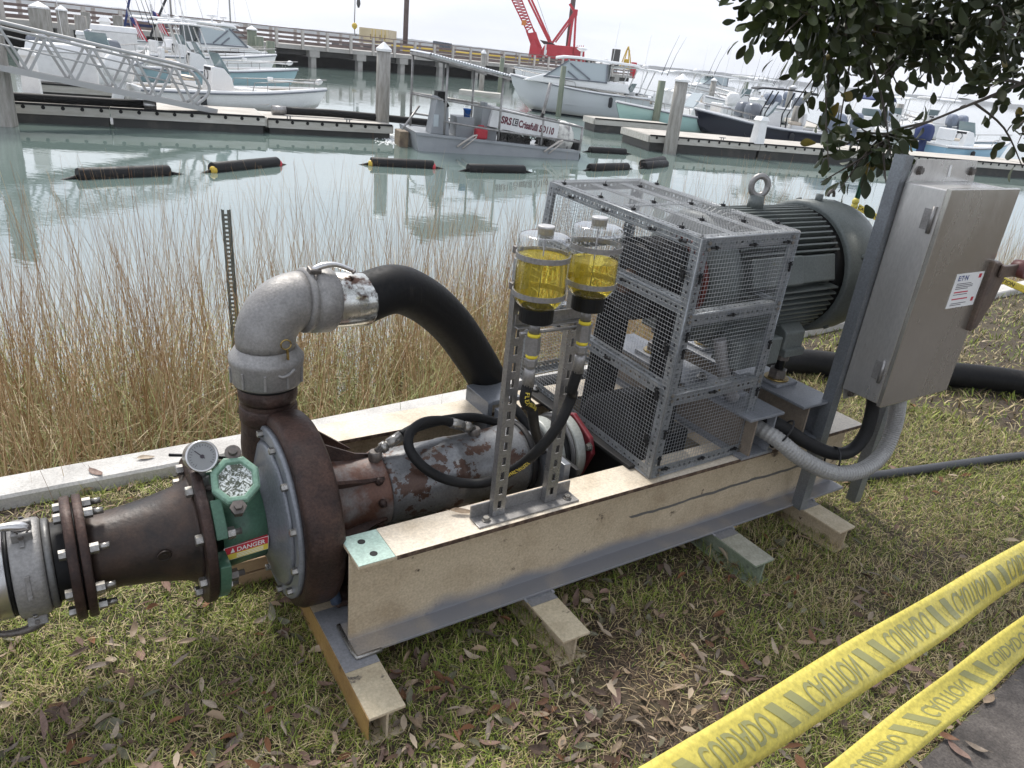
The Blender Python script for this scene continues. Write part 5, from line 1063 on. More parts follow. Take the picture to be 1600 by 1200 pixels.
bb=B(); bb.lathe([(.0,.079),(.003,.0815),(.112,.081),(.118,.078)],h0-hd*.002,hd,40); obj('hose_ferrule',bb,ferrule,hs)
bb=B(); bb.lathe([(-.012,.083),(.001,.083)],h0-hd*.002,hd,32); obj('gasket',bb,blackp,hs)
# ------------------------------------------------------------------ belt drive and motor
MV=.585; MW=.955; MA=V3(0,MV,MW)
bd=thing('belt_drive','black belt drive with two sheaves inside the wire guard','belt drive',(1.2,AV,.2),skid=True)
def belt_ring(r1,r2,u0,u1):
    P=[]
    for k in range(13): q=PI*k/12; P.append((math.cos(q)*r1,MW+math.sin(q)*r1))
    for k in range(13): q=PI+PI*k/12; P.append((math.cos(q)*r2,AW+math.sin(q)*r2))
    return P
def loop(bb,r1,r2,th,u0,u1):
    o=belt_ring(r1+th,r2+th,0,0); i=belt_ring(r1,r2,0,0); n=len(o)
    bb.loft([[(u0,AV+o[k][0],o[k][1]),(u1,AV+o[k][0],o[k][1]),(u1,AV+i[k][0],i[k][1]),(u0,AV+i[k][0],i[k][1])] for k in range(n)]+[[(u0,AV+o[0][0],o[0][1]),(u1,AV+o[0][0],o[0][1]),(u1,AV+i[0][0],i[0][1]),(u0,AV+i[0][0],i[0][1])]],True,False,False)
for k in range(5):
    bb=B(); loop(bb,.132,.165,.016,1.13+k*.03,1.155+k*.03); obj('belt',bb,rubber,bd)
bb=B(); bb.lathe([(1.118,.11),(1.12,.131),(1.285,.131),(1.287,.11)],MA,UX,40); bb.lathe([(1.09,.03),(1.30,.03)],MA,UX,16); us=obj('upper_sheave',bb,greyblk,bd)
bb=B(); bb.lathe([(1.08,.035),(1.117,.045)],MA,UX,20); obj('taper_hub',bb,mat('bronzed_steel',(.16,.10,.07),(.09,.06,.05),20,.4,.7,.45,.6),us)
bb=B(); bb.lathe([(1.118,.14),(1.12,.164),(1.285,.164),(1.287,.14)],AX,UX,40); bb.lathe([(1.05,.035),(1.40,.035)],AX,UX,16); obj('lower_sheave',bb,greyblk,bd)
bb=B(); bb.box((1.30,.42,.30),(1.38,.75,.42)); bb.lathe([(1.295,.07),(1.385,.07)],AX,UX,20); obj('pillow_block',bb,greyblk,bd,bevel=.01)
mo=thing('electric_motor','grey green finned electric motor on threaded studs above the skid','motor',(1.7,MV,.57),skid=True)
bb=B(); bb.lathe([(1.40,.198),(1.95,.198)],MA,UX,48); bd_=obj('stator_body',bb,motorm,mo)
bb=B(); bb.lathe([(1.335,.09),(1.345,.16),(1.36,.215),(1.375,.232),(1.405,.232),(1.41,.2)],MA,UX,48); obj('drive_end_bell',bb,motorm,mo)
bb=B(); bb.lathe([(1.318,.15),(1.334,.15)],MA,UX,40); bb.lathe([(1.29,.027),(1.345,.027)],MA,UX,16); obj('red_end_cover',bb,mat('motor_red',(.17,.035,.025),(.11,.03,.025),8,.4,.7,.5),mo)
NF=64; fme=None
for k in range(NF):
    q=2*PI*k/NF+.03; dg=math.degrees(q)%360
    if 250<dg<290: continue
    if 150<dg<178: continue
    if fme is None:
        b1=B(); b1.prism([(1.42,.19),(1.935,.19),(1.925,.242),(1.45,.242),(1.42,.228)],(0,0,0),UX,(0,0,1),(0,.0001,0))
    e=V3(0,math.cos(q),math.sin(q)); tn=V3(0,-e.z,e.y)*.0032
    bb=B(); bb.prism([(1.42,.19),(1.935,.19),(1.925,.243),(1.45,.243),(1.42,.228)],MA-tn,UX,e,tn*2); obj('cooling_fin',bb,motorm,bd_)
# flat nameplate pad on the near upper shoulder
q=math.radians(163); e=V3(0,math.cos(q),math.sin(q)); tn=V3(0,-e.z,e.y)
bb=B(); M=Matrix(((1,0,0,0),(0,e.y,tn.y,MV),(0,e.z,tn.z,MW),(0,0,0,1))); bb.box((1.45,.19,-.048),(1.9,.236,.05),M); bb.box((1.44,.236,-.05),(1.70,.25,.052),M); obj('nameplate_pad',bb,motorm,mo,bevel=.006)
# fan shroud, polygonal outside
P8=[(1.955,.248),(1.96,.262),(2.12,.262),(2.165,.252),(2.205,.225),(2.215,.18)]
bb=B(); bb.lathe(P8,MA,UX,32); obj('fan_shroud',bb,motorm,mo)
bb=B(); bb.lathe([(1.93,.205),(1.958,.24)],MA,UX,40); obj('shroud_gap',bb,blackp,mo)
for v in (-.2,.2):
    bb=B(); p=MA+V3(2.04,v*.0,.262); 
for q in (1.2,2.75,4.0,5.6):
    e=V3(0,math.cos(q),math.sin(q)); bb=B(); bb.lathe([(0,.012),(.01,.011)],MA+V3(2.03,0,0)+e*.26,e,8); obj('shroud_screw',bb,motorm,mo)
for (u,hh) in ((1.66,.055),(2.02,.03)):
    t0=MA+V3(u,0,.235 if u<1.8 else .255); bb=B(); bb.lathe([(0,.030 if u<1.8 else .015),(.05 if u<1.8 else .03,.026 if u<1.8 else .014)],t0,WX,16); le=obj('lifting_boss',bb,motorm,mo)
    if u<1.8:
        cz_=t0+V3(0,0,.082); n=20; bb=B(); bb.tube([cz_+V3(.0+math.cos(k*2*PI/n)*.030*.86,math.cos(k*2*PI/n)*.030*-.5,math.sin(k*2*PI/n)*.035) for k in range(n+1)],.0115,10,caps=False); obj('lifting_eye',bb,alud,le)
    else:
        bb=B(); bb.tube([t0+V3(.07+math.cos(k*PI/6)*.018,0,.02+math.sin(k*PI/6)*.025) for k in range(7)],.006,8); obj('shackle',bb,boltm,le)
# feet and jacking studs
for u in (1.488,1.775):
    for v in (.395,.775):
        s=-1 if v<MV else 1
        bb=B(); bb.prism([(s*-.0,.0),(s*.09,-.03),(s*.09,.055),(s*-.07,.16)] if s>0 else [(.0,.0),(.07,.16),(-.09,.055),(-.09,-.03)],(u-.055,v-s*.055,.725),VX,WX,(.11,0,0)); f=obj('motor_foot',bb,motorm,mo,bevel=.006)
        bb=B(); bb.box((u-.055,v-.05,.688),(u+.055,v+.05,.718)); obj('foot_pad',bb,motorm,f,bevel=.004)
        bb=B(); bb.cyl((u,v,.567),(u,v,.75),.0175,n=14); sd_=obj('stud',bb,blackp,mo)
        for zn,rn,hn in ((.586,.034,.034),(.660,.030,.026),(.7185,.03,.03)):
            bb=B(); bb.lathe([(0,rn),(hn*.94,rn),(hn,rn*.9)],(u,v,zn),WX,6,False); obj('stud_nut',bb,boltm,sd_)
        bb=B(); bb.lathe([(0,.046),(.006,.046)],(u,v,.5795),WX,24); obj('brass_washer',bb,brs,sd_)
        bb=B(); bb.box((u-.06,v-.055,.5668),(u+.06,v+.055,.579)); obj('stud_plate',bb,platem,sd_,bevel=.003)
bb=B(); bb.box((1.43,.44,.72),(1.83,.73,.78)); obj('motor_base',bb,motorm,mo,bevel=.01)
bb=B(); bb.box((1.40,.30,.70),(1.62,.40,.80)); jb=obj('junction_box',bb,motorm,mo,bevel=.006)
bb=B(); bb.tube([(1.36,.36,.80),(1.375,.35,.74),(1.40,.345,.68),(1.44,.33,.6),(1.46,.32,.575)],.022,10,res=4); obj('motor_conduit',bb,mat('flex_conduit_grey',(.30,.29,.29),rough=.5,metal=.4),jb)
# ------------------------------------------------------------------ wire guard
gd_=thing('wire_guard','wire mesh cage of slotted galvanised angle around the belt drive','machine guard',(1.24,.66,.41),skid=True)
Z0=.408; Z1=1.192
def gpt(a,b_,c):     # a along u 0..1, b along v 0..1, c height 0..1
    lo=V3(1.008,.225,0)*(1-a)*(1-b_)+V3(1.462,.235,0)*a*(1-b_)+V3(1.045,1.10,0)*(1-a)*b_+V3(1.53,1.13,0)*a*b_
    hi=V3(1.036,.232,0)*(1-a)*(1-b_)+V3(1.49,.25,0)*a*(1-b_)+V3(1.115,1.11,0)*(1-a)*b_+V3(1.60,1.15,0)*a*b_
    p=lo*(1-c)+hi*c; p.z=Z0+(Z1-Z0)*c; return p
def slotted(bb,p,q,wd,w=.036,th=.0022,out=None):
    # slotted strip: two edge rails joined by bridges so the slots are real holes
    p=Vector(p); q=Vector(q); d=(q-p); ln=d.length; d.normalize(); wd=(Vector(wd)-d*Vector(wd).dot(d)).normalized(); nn=d.cross(wd)
    r=w*.38
    for o in (r/2,w-r/2): bb.bar(p+wd*o,q+wd*o,th,r,upd=wd)
    s_=.0; k=0
    while s_<ln-.008:
        bl=.012 if k%2 else .016
        a=p+wd*(w/2)+d*s_; bb.bar(a,a+d*min(bl,ln-s_),th,w*.26,upd=wd); s_+=bl+(.007 if k%2 else .013); k+=1
def angle(a,b_,w1,w2,par=None,w=.036):
    o=gd_ if par is None else par
    bb=B(); slotted(bb,a,b_,w1,w); slotted(bb,a,b_,w2,w); 
    d=(Vector(b_)-Vector(a)).normalized(); bb.tube([a,b_],.0028,6)
    return obj('slotted_angle',bb,galv,o)
e_u=(gpt(1,0,.5)-gpt(0,0,.5)).normalized(); e_v=(gpt(0,1,.5)-gpt(0,0,.5)).normalized(); e_w=V3(0,0,1)
for (a,b_) in ((0,0),(1,0),(0,1),(1,1)): angle(gpt(a,b_,0),gpt(a,b_,1),e_u*(1-2*a),e_v*(1-2*b_))
for c in (0,1):
    ws=e_w*(1-2*c)
    for b_ in (0,1): angle(gpt(.03,b_,c),gpt(.97,b_,c),ws,e_v*(1-2*b_))
    for a in (0,1): angle(gpt(a,.02,c),gpt(a,.98,c),ws,e_u*(1-2*a))
for c in (.37,.705):
    angle(gpt(.06,0,c),gpt(.94,0,c),-e_w,e_v); angle(gpt(.06,1,c),gpt(.94,1,c),-e_w,-e_v)
for c in (.40,.745): angle(gpt(0,.03,c),gpt(0,.97,c),-e_w,e_u)
angle(gpt(1,.03,.705),gpt(1,.97,.705),-e_w,-e_u)
for a in (.36,.68): 
    bb=B(); slotted(bb,gpt(a,.03,.994),gpt(a,.97,.994),e_u,.036); obj('slotted_strap',bb,galv,gd_)
bb=B(); slotted(bb,gpt(.03,.5,.996),gpt(.97,.5,.996),e_v,.03); obj('slotted_strap',bb,galv,gd_)
# corner bolts
for (a,b_,c) in [(0,0,.36),(0,0,.69),(1,0,.36),(1,0,.69),(.03,0,.02),(.97,0,.02),(.03,0,.97),(.97,0,.97)]:
    for dz_ in (.012,.03):
        p=gpt(a,b_,c)+(e_u*(.018 if a<.5 else -.018))+e_w*(dz_-.02)-e_v*.003; bb=B(); bb.lathe([(0,.007),(.005,.006)],p,-e_v,6,False); obj('guard_bolt',bb,zinc,gd_)
WR=.00066; PITCH_=.0128
def wire(bb,p,q,r=WR):
    p=Vector(p); q=Vector(q); d=(q-p).normalized(); u=Vector((0,0,1)) if abs(d.z)<.9 else Vector((1,0,0)); a=d.cross(u).normalized(); b_=d.cross(a)
    vs=[]
    for e in (p,q):
        for k in range(3): an=2*PI*k/3; vs.append(e+(a*math.cos(an)+b_*math.sin(an))*r)
    bb.add(vs,[(0,1,4,3),(1,2,5,4),(2,0,3,5)],True)
def panel(fn,lx,ly,bulge,nrm,name='mesh_panel'):
    bb=B(); nx=int(lx/PITCH_); ny=int(ly/PITCH_); r_=random.Random(nx*7+ny)
    ph=[r_.random()*6 for _ in range(4)]
    def pt(x,y): 
        b0=bulge*math.sin(PI*x)*math.sin(PI*y)*(.6+.4*math.sin(ph[0]+3*x))+.0015*math.sin(ph[1]+17*x)*math.sin(ph[2]+15*y)
        return fn(x,y)+nrm*(.004+b0)
    SEG=5
    for i in range(nx+1):
        x=i/nx; 
        for k in range(SEG): wire(bb,pt(x,k/SEG),pt(x,(k+1)/SEG))
    for j in range(ny+1):
        y=j/ny
        for k in range(SEG): wire(bb,pt(k/SEG,y)+nrm*.0012,pt((k+1)/SEG,y)+nrm*.0012)
    o=obj(name,bb,wirem,gd_); return o
lu=(gpt(1,0,1)-gpt(0,0,1)).length; lv=(gpt(0,1,1)-gpt(0,0,1)).length; lh=Z1-Z0
panel(lambda x,y:gpt(x,0,y),lu,lh,.004,-e_v); panel(lambda x,y:gpt(x,1,y),lu,lh,.004,e_v)
panel(lambda x,y:gpt(0,x,y),lv,lh,.012,-e_u); panel(lambda x,y:gpt(1,x,.70+.30*y),lv,lh*.30,.004,e_u)
panel(lambda x,y:gpt(x,y,1),lu,lv,-.006,e_w)
# cable ties
tiem=mat('black_nylon',(.012,.012,.013),rough=.5)
def tie(p,d,n): 
    p=Vector(p); d=Vector(d).normalized(); bb=B(); bb.bar(p-d*.016,p+d*.016,.006,.005,upd=n); bb.bar(p+d*.004,p+d*.011,.010,.009,upd=n); bb.tube([p+d*.01,p+d*.02+Vector(n)*.006],.0013,5); return obj('cable_tie',bb,tiem,gd_)
for a in (.12,.5,.86): tie(gpt(a,0,.965)-e_v*.007,e_u,-e_v); tie(gpt(a,0,.012)-e_v*.007+e_w*.016,e_u,-e_v)
for a in (.45,): 
    for c in (.35,.685): tie(gpt(a,0,c)-e_v*.007,e_u,-e_v)
for c in (.08,.2,.55,.62,.85): tie(gpt(.02,0,c)-e_v*.007+e_u*.012,e_w,-e_v)
for c in (.1,.3,.52,.86): tie(gpt(.97,0,c)-e_v*.007,e_w,-e_v)
for b_ in (.08,.25,.55,.8): tie(gpt(0,b_,.97)-e_u*.01,e_v,-e_u)
for b_ in (.03,.04): 
    for c in (.12,.33,.52,.82): tie(gpt(0,b_+.01,c+b_)-e_u*.012,e_w,-e_u)
for b_ in (.35,.7): 
    for c in (.38,.73): tie(gpt(0,b_,c)-e_u*.014,e_v,-e_u)
for (a,b_) in ((.02,.12),(.02,.4),(.02,.62),(.02,.9),(.36,.2),(.38,.5),(.38,.85),(.7,.15),(.7,.45),(.7,.8),(.97,.1),(.97,.4),(.97,.85)):
    p=gpt(a,b_,1)+e_w*.009; bb=B(); bb.bar(p-e_v*.006,p+e_v*.006,.010,.009); bb.tube([p,p+V3(.004,.003,.014)],.0016,5); bb.bar(p-e_v*.02,p+e_v*.02,.003,.002); obj('cable_tie',bb,tiem,gd_)
# ------------------------------------------------------------------ oil reservoirs
rs=thing('reservoir_stand','stand of two slotted strut posts with a base angle holding the oil bottles','stand',(.53,.26,.402),skid=True)
bb=B(); bb.box((.365,.215,.4026),(.715,.268,.408)); bb.box((.365,.268,.4026),(.715,.273,.446)); obj('base_angle',bb,alud,rs,bevel=.0015)
for u in (.40,.685): 
    bb=B(); bb.lathe([(0,.014),(.003,.014),(.0031,.0105),(.011,.0095)],(u,.238,.4082),WX,6,False); obj('base_bolt',bb,zinc,rs)
def strut(par,name,u,v,z0,z1,face=-1,m=strutm,w=.041,d=.022,slots=True):
    bb=B(); th=.0025
    # channel: slotted back plate facing camera-left (-v side here), two sides
    y0=v; y1=v+d
    bb.box((u-w/2,y0,z0),(u-w/2+th,y1,z1)); bb.box((u+w/2-th,y0,z0),(u+w/2,y1,z1))
    bb.box((u-w/2+th,y1-th,z0),(u-w/2+.009,y1,z1)); bb.box((u+w/2-.009,y1-th,z0),(u+w/2-th,y1,z1))
    bb.box((u-w/2+th,y0,z0),(u-.006,y0+th,z1)); bb.box((u+.006,y0,z0),(u+w/2-th,y0+th,z1))
    if slots:
        z=z0; 
        while z<z1-.03: bb.box((u-.006,y0,z),(u+.006,y0+th,z+.022)); z+=.0475
        bb.box((u-.006,y0,z),(u+.006,y0+th,z1))
    else: bb.box((u-.006,y0,z0),(u+.006,y0+th,z1))
    return obj(name,bb,m,par)
strut(rs,'post',.445,.245,.409,1.16); strut(rs,'post',.628,.245,.409,1.16)
# slots seen on the faces turned to the camera: pressed dimples along the posts
bb=B(); bb.box((.43,.222,.985),(.65,.2445,.989)); bb.box((.43,.2405,.9895),(.65,.2445,1.02)); obj('cross_bar',bb,alud,rs,bevel=.0015)
bb=B(); bb.cyl((.43,.214,.978),(.66,.214,.978),.005,n=8); obj('tie_rod',bb,alud,rs)
def clear_mat(name,col,ior,tint=None,rough=.0):
    m=bpy.data.materials.new(name); m.use_nodes=True; t=m.node_tree; b=t.nodes['Principled BSDF']
    b.inputs['Base Color'].default_value=(*col,1); b.inputs['Transmission Weight'].default_value=.86; b.inputs['IOR'].default_value=ior; b.inputs['Roughness'].default_value=rough
    return m
def thin_clear():
    m=bpy.data.materials.new('clear_acrylic'); m.use_nodes=True; t=m.node_tree; t.nodes.clear(); o=t.nodes.new('ShaderNodeOutputMaterial'); g=t.nodes.new('ShaderNodeBsdfGlossy'); g.inputs['Roughness'].default_value=.04
    tr=t.nodes.new('ShaderNodeBsdfTransparent'); tr.inputs[0].default_value=(.97,.975,.98,1); f=t.nodes.new('ShaderNodeLayerWeight'); f.inputs[0].default_value=.5; pw=t.nodes.new('ShaderNodeMath'); pw.operation='POWER'; pw.inputs[1].default_value=2.2
    mr=t.nodes.new('ShaderNodeMapRange'); mr.inputs[3].default_value=.05; mr.inputs[4].default_value=.85; mxs=t.nodes.new('ShaderNodeMixShader')
    t.links.new(f.outputs['Facing'],pw.inputs[0]); t.links.new(pw.outputs[0],mr.inputs[0]); t.links.new(mr.outputs[0],mxs.inputs[0]); t.links.new(tr.outputs[0],mxs.inputs[1]); t.links.new(g.outputs[0],mxs.inputs[2]); t.links.new(mxs.outputs[0],o.inputs[0]); return m
acr=thin_clear(); oilm=clear_mat('yellow_oil',(.99,.82,.15),1.03)
def reservoir(lab,u,v,zb,level):
    c=V3(u,v,zb); R=.0645
    t=thing('oil_reservoir',lab,'oil bottle',tuple(c),skid=True)
    prof=[(.052,.043),(.056,.052),(.066,.060),(.078,R),(.205,R),(.221,R-.001),(.228,R-.006),(.2305,R-.015),(.231,.02)]
    bb=B(); bb.lathe(prof,c,WX,48); bt=obj('bottle',bb,acr,t)
    po=[(.053,.040),(.058,.049),(.068,.0565),(.08,R-.0035),(level,R-.0035)]
    bb=B(); bb.lathe(po,c,WX,48); obj('oil',bb,oilm,t)
    bb=B(); bb.lathe([(.2312,.0195),(.244,.0195),(.2445,.021),(.250,.021),(.251,.0195)],c,WX,24); obj('filler_cap',bb,mat('brushed_cap',(.48,.47,.45),(.38,.37,.36),30,.4,.7,.4,.35),t)
    bb=B(); bb.lathe([(.012,.036),(.014,.043),(.05,.043),(.053,.040)],c,WX,30,False); obj('bottom_collar',bb,blackp,t,bevel=.001)
    for z in (.080,.172):
        bb=B(); n=40; rr=[]
        for k in range(n+1): q=2*PI*k/n; e=V3(math.cos(q),math.sin(q),0); rr.append([c+e*(R+.0005)+V3(0,0,z),c+e*(R+.002)+V3(0,0,z),c+e*(R+.002)+V3(0,0,z+.013),c+e*(R+.0005)+V3(0,0,z+.013)])
        bb.loft(rr,True,False,False); bd2=obj('band_clamp',bb,alud,t)
        bb=B(); p=c+V3(-.4,.9,0).normalized()*(R+.008)+V3(0,0,z+.006); bb.box(tuple(p-V3(.012,.008,.009)),tuple(p+V3(.012,.008,.009))); obj('clamp_screw',bb,boltm,bd2,bevel=.002)
    bb=B(); bb.cyl(c+V3(0,0,.05),c+V3(0,0,.222),.0018,n=6); obj('level_rod',bb,alud,t)
    bb=B(); bb.lathe([(-.02,.014),(.0115,.014)],c,WX,14); bb.lathe([(-.075,.0195),(-.028,.0195)],c,WX,6,False); bb.lathe([(-.115,.012),(-.106,.017),(-.09,.017),(-.085,.013)],c,WX,6,False); bb.lathe([(-.165,.0155),(-.12,.0155),(-.115,.012)],c,WX,16); ft=obj('hose_fitting',bb,alud,t)
    for za,zb_,rt_ in ((-.028,-.019,.0165),(-.085,-.0755,.0155)):
        bb=B(); bb.lathe([(za,rt_),(zb_,rt_)],c,WX,14); obj('thread_tape',bb,mat('yellow_thread_tape',(.75,.60,.05),rough=.6),ft)
    return c
vB=.185
p1=S(836,509,vB); p2=S(916,490,vB)
c1=reservoir('clear oil reservoir bottle on the left, nearly full of yellow oil',p1.x,vB,p1.z,.178)
c2=reservoir('clear oil reservoir bottle on the right, about half full of yellow oil',p2.x,vB,p2.z,.143)
def hyd(lab,pts,ends=(),txt=()):
    t=thing('hydraulic_hose',lab,'hose',tuple(pts[0]),skid=True); bb=B(); bb.tube(pts,.0155,12,res=7); h=obj('hose_body',bb,rubber,t); path=bb.path
    for (word,i0,rev,side) in txt:
        # print following the hose: map glyph outlines onto the tube surface
        vs,fs=text_mesh(word,.016,.0004,1.0,3); L=[0]
        for a,b_ in zip(path,path[1:]): L.append(L[-1]+(b_-a).length)
        out=[]
        s0=L[min(int(i0*len(L)),len(L)-1)]
        cl_=MSI@CP
        for x,y in vs:
            s_=s0+x; k=max(0,min(len(path)-2,next((j for j in range(len(L)-1) if L[j+1]>=s_),len(path)-2))); f=(s_-L[k])/max(1e-6,L[k+1]-L[k]); p=path[k].lerp(path[k+1],f); d=(path[k+1]-path[k]).normalized()
            tc_=V3(-.25,-.85,.45); tc_=(tc_-d*tc_.dot(d)).normalized(); sd2=tc_.cross(d); an=(y-.0055)/.0158*side
            out.append(p+(tc_*math.cos(an)+sd2*math.sin(an))*.0160)
        b2=B(); b2.add(out,fs); obj('hose_lettering',b2,inky,h)
    for (a,b_) in ends:
        b2=B(); a=Vector(a); b_=Vector(b_); L2=(b_-a).length; d=(b_-a); b2.lathe([(0,.017),(L2*.5,.017),(L2*.52,.013),(L2*.6,.013),(L2*.62,.018),(L2*.8,.018),(L2*.82,.012),(L2,.012)],a,d,10); obj('hose_end',b2,ferrule if False else zinc,t)
    return t
hyd('black hydraulic hose from the left bottle curling back to the barrel front fitting',
 [c1+V3(0,0,-.16),c1+V3(0,.005,-.21),S(831,640,.25),S(836,672,.34),S(846,700,.44),V3(.80,.56,.40),V3(.76,.68,.50),S(790,660,.70),S(740,652,.70),S(690,657,.66),S(650,668,.62),S(626,681,.59)],
 [(S(626,681,.59),S(588,706,.575))],txt=(('FLEXTRAL 2SN-08',.045,False,1),))
hyd('black hydraulic hose looping from the right bottle round to the barrel rear fitting',
 [c2+V3(0,0,-.16),c2+V3(-.003,.01,-.22),S(893,620,.215),S(872,665,.205),S(838,706,.235),S(800,736,.33),S(752,755,.40),S(700,750,.44),S(662,730,.47),S(640,702,.51),S(641,676,.55),S(662,660,.58),S(690,657,.60),S(706,660,.60)],
 [(S(704,660,.60),S(740,670,.60))],txt=(('FLEXTRAL 2SN-08',.33,False,1),))
for (x,y,v,r) in ((586,713,.575,.017),(741,676,.60,.017)):
    p=S(x,y,v); bb=B(); bb.lathe([(-.045,.013),(-.02,.014),(-.012,.02),(.012,.021),(.018,.017)],p,WX,10); o=obj('elbow_fitting',bb,boltm,loc=tuple(p),skid=True); tag(o,'dark hose elbow fitting on the barrel beside the pump neck' if x<600 else 'dark hose fitting on top of the barrel near the strut post','pipe fitting')
# ------------------------------------------------------------------ disconnect switch box
SBU0,SBU1=1.845,2.262; SBV0,SBV1=.005,.165; SZ0,SZ1=.625,1.365
for k,u in enumerate((1.838,2.225)):
    t=thing('strut_post',('left grey strut channel post holding the stainless switch box','right grey strut channel post behind the stainless switch box')[k],'strut post',(u,.17,.05 if k else .098),skid=True)
    strut(t,'channel',u,.168,.098 if k==0 else .03,1.445 if k==0 else 1.43,m=mat('painted_strut_grey',(.22,.235,.25),(.17,.18,.19),9,.4,.7,.45,.5),w=.043,d=.043,slots=False)
sbx=thing('switch_box','tall stainless steel disconnect switch box with a side lever','switch box',(SBU0,SBV0,SZ0),skid=True)
bb=B(); bb.box((SBU0,SBV0+.018,SZ0),(SBU1,SBV1,SZ1)); bx=obj('enclosure',bb,stain,sbx,bevel=.004)
bb=B(); bb.box((SBU0-.006,SBV0-.001,SZ0-.006),(SBU1+.006,SBV0+.0175,SZ1+.006)); dr2=obj('door',bb,door_m,sbx,bevel=.003)
for z in (.70,1.225):
    bb=B(); u=SBU0-.004; v=SBV0+.036; bb.tube([(u,v,z),(u,v,z+.085)],.0065,10); bb.box((u-.002,v+.006,z+.01),(u+.003,v+.03,z+.075)); obj('hinge',bb,alud,dr2)
for z0,z1 in ((SZ1+.001,SZ1+.072),(SZ0-.045,SZ0-.001)):
    bb=B(); bb.prism([(0,0),(.407,0),(.39,z1-z0),(.02,z1-z0)] if z1>1 else [(.02,0),(.39,0),(.407,z1-z0),(0,z1-z0)],(SBU0+.005,SBV1-.006,z0),UX,WX,(0,.005,0)); o=obj('mounting_flange',bb,stain,bx)
    for u in (SBU0+.05,SBU1-.045):
        b2=B(); b2.lathe([(0,.016),(.004,.016),(.0045,.012),(.012,.012)],(u,SBV1-.0065,(z0+z1)/2),(0,-1,0),6,False); obj('flange_bolt',b2,boltm,o)
bb=B(); bb.bar((2.08,SBV1-.0075,SZ1+.018),(2.075,SBV1-.0075,SZ1+.055),.012,.002,upd=(0,-1,0)); obj('keyhole_slot',bb,inkw,bx)
# lever on the right edge of the door
LP_=S(1540,430,SBV0-.01)
bb=B(); bb.prism([(0,.05),(.055,.03),(.075,-.02),(.06,-.10),(.005,-.20),(-.03,-.21),(-.03,.05)],(SBU1+.006,SBV0-.022,LP_.z+.0),UX,WX,(0,.05,0)); hb=obj('handle_housing',bb,mat('bronzed_handle',(.20,.155,.125),(.13,.10,.085),14,.4,.7,.4,.55),sbx,bevel=.006)
bb=B(); bb.bar((SBU1+.01,SBV0-.03,LP_.z+.015),(SBU1+.115,SBV0-.035,LP_.z+.015),.012,.045); obj('lever_arm',bb,MATS['bronzed_handle'],hb,bevel=.004)
kp=V3(SBU1+.135,SBV0-.045,LP_.z+.02); bb=B(); bb.lathe([(-.035,.024),(-.03,.031),(.012,.033),(.016,.028),(.012,.024),(.012,.014),(.017,.012)],kp,(0,-1,.1),24); obj('lever_knob',bb,mat('maroon_knob',(.16,.05,.045),(.11,.04,.04),10,.4,.7,.45),hb)
bb=B(); 
# label plate on the door
fz=SBV0-.0025
pa,pb_=S(1497,430,fz),S(1530,424,fz); 
lu0=S(1477,484,fz).x; lu1=S(1520,476,fz).x; lz0=S(1495,480,fz).z; lz1=S(1512,427,fz).z
bb=B(); bb.box((lu0,fz,lz0),(lu1,SBV0-.0012,lz1)); lbl=obj('label_plate',bb,inkw,dr2)
lw2=lu1-lu0; lh2=lz1-lz0
bb=B(); put_text(bb,'E:T·N',(lu0+lw2*.08,fz-.0006,lz0+lh2*.80),UX,WX,lh2*.2,.0006,1.15); obj('label_lettering',bb,inkb,lbl)
bb=B()
for k,(a,b_,z) in enumerate(((.1,.62,.70),(.1,.7,.65),(.1,.7,.60),(.1,.55,.55),(.1,.6,.38),(.12,.66,.12),(.1,.5,.07))): bb.box((lu0+lw2*a,fz-.0006,lz0+lh2*z),(lu0+lw2*b_,fz-.0001,lz0+lh2*(z+.018)))
obj('label_text_line',bb,inkk,lbl)
bb=B()
for (a,b_,z0,z1) in ((.1,.6,.44,.475),(.1,.66,.24,.275),(.82,.92,.83,.95),(.82,.91,.14,.26)): bb.box((lu0+lw2*a,fz-.0006,lz0+lh2*z0),(lu0+lw2*b_,fz-.0001,lz0+lh2*z1))
obj('label_red_block',bb,inkr,lbl)
# conduits
def conduit(name,lab,pts,r,m,ribs=False,par_ties=()):
    t=thing(name,lab,'conduit',tuple(pts[0]),skid=True); bb=B()
    if ribs:
        b0=B(); b0.tube(pts,1.0,4,res=22); P=b0.path; bb.tube(P,[r*(1.0 if k%2 else 0.935) for k in range(len(P))],20); bb.sm=[False]*len(bb.sm)
    else: bb.tube(pts,r,16,res=8)
    obj('conduit_body',bb,m,t); return t
fx=mat('pvc_flex_grey',(.34,.335,.32),(.27,.265,.255),10,.4,.7,.42,.1,bump=.1)
c_s=conduit('flexible_conduit','silver grey ribbed conduit looping under the switch box',[V3(1.50,.42,.50),S(1205,680,.19),S(1250,715,.10),S(1300,738,.05),S(1345,735,.03),S(1378,710,.035),S(1395,672,.05),S(1402,640,.06),S(1404,615,.07)],.030,fx,True)
c_b=conduit('black_conduit','smooth black conduit running above the silver one to the switch box',[V3(1.50,.46,.53),S(1210,660,.21),S(1258,690,.14),S(1300,708,.09),S(1330,704,.075),S(1352,678,.075),S(1363,640,.085),S(1366,612,.09)],.024,rubber)
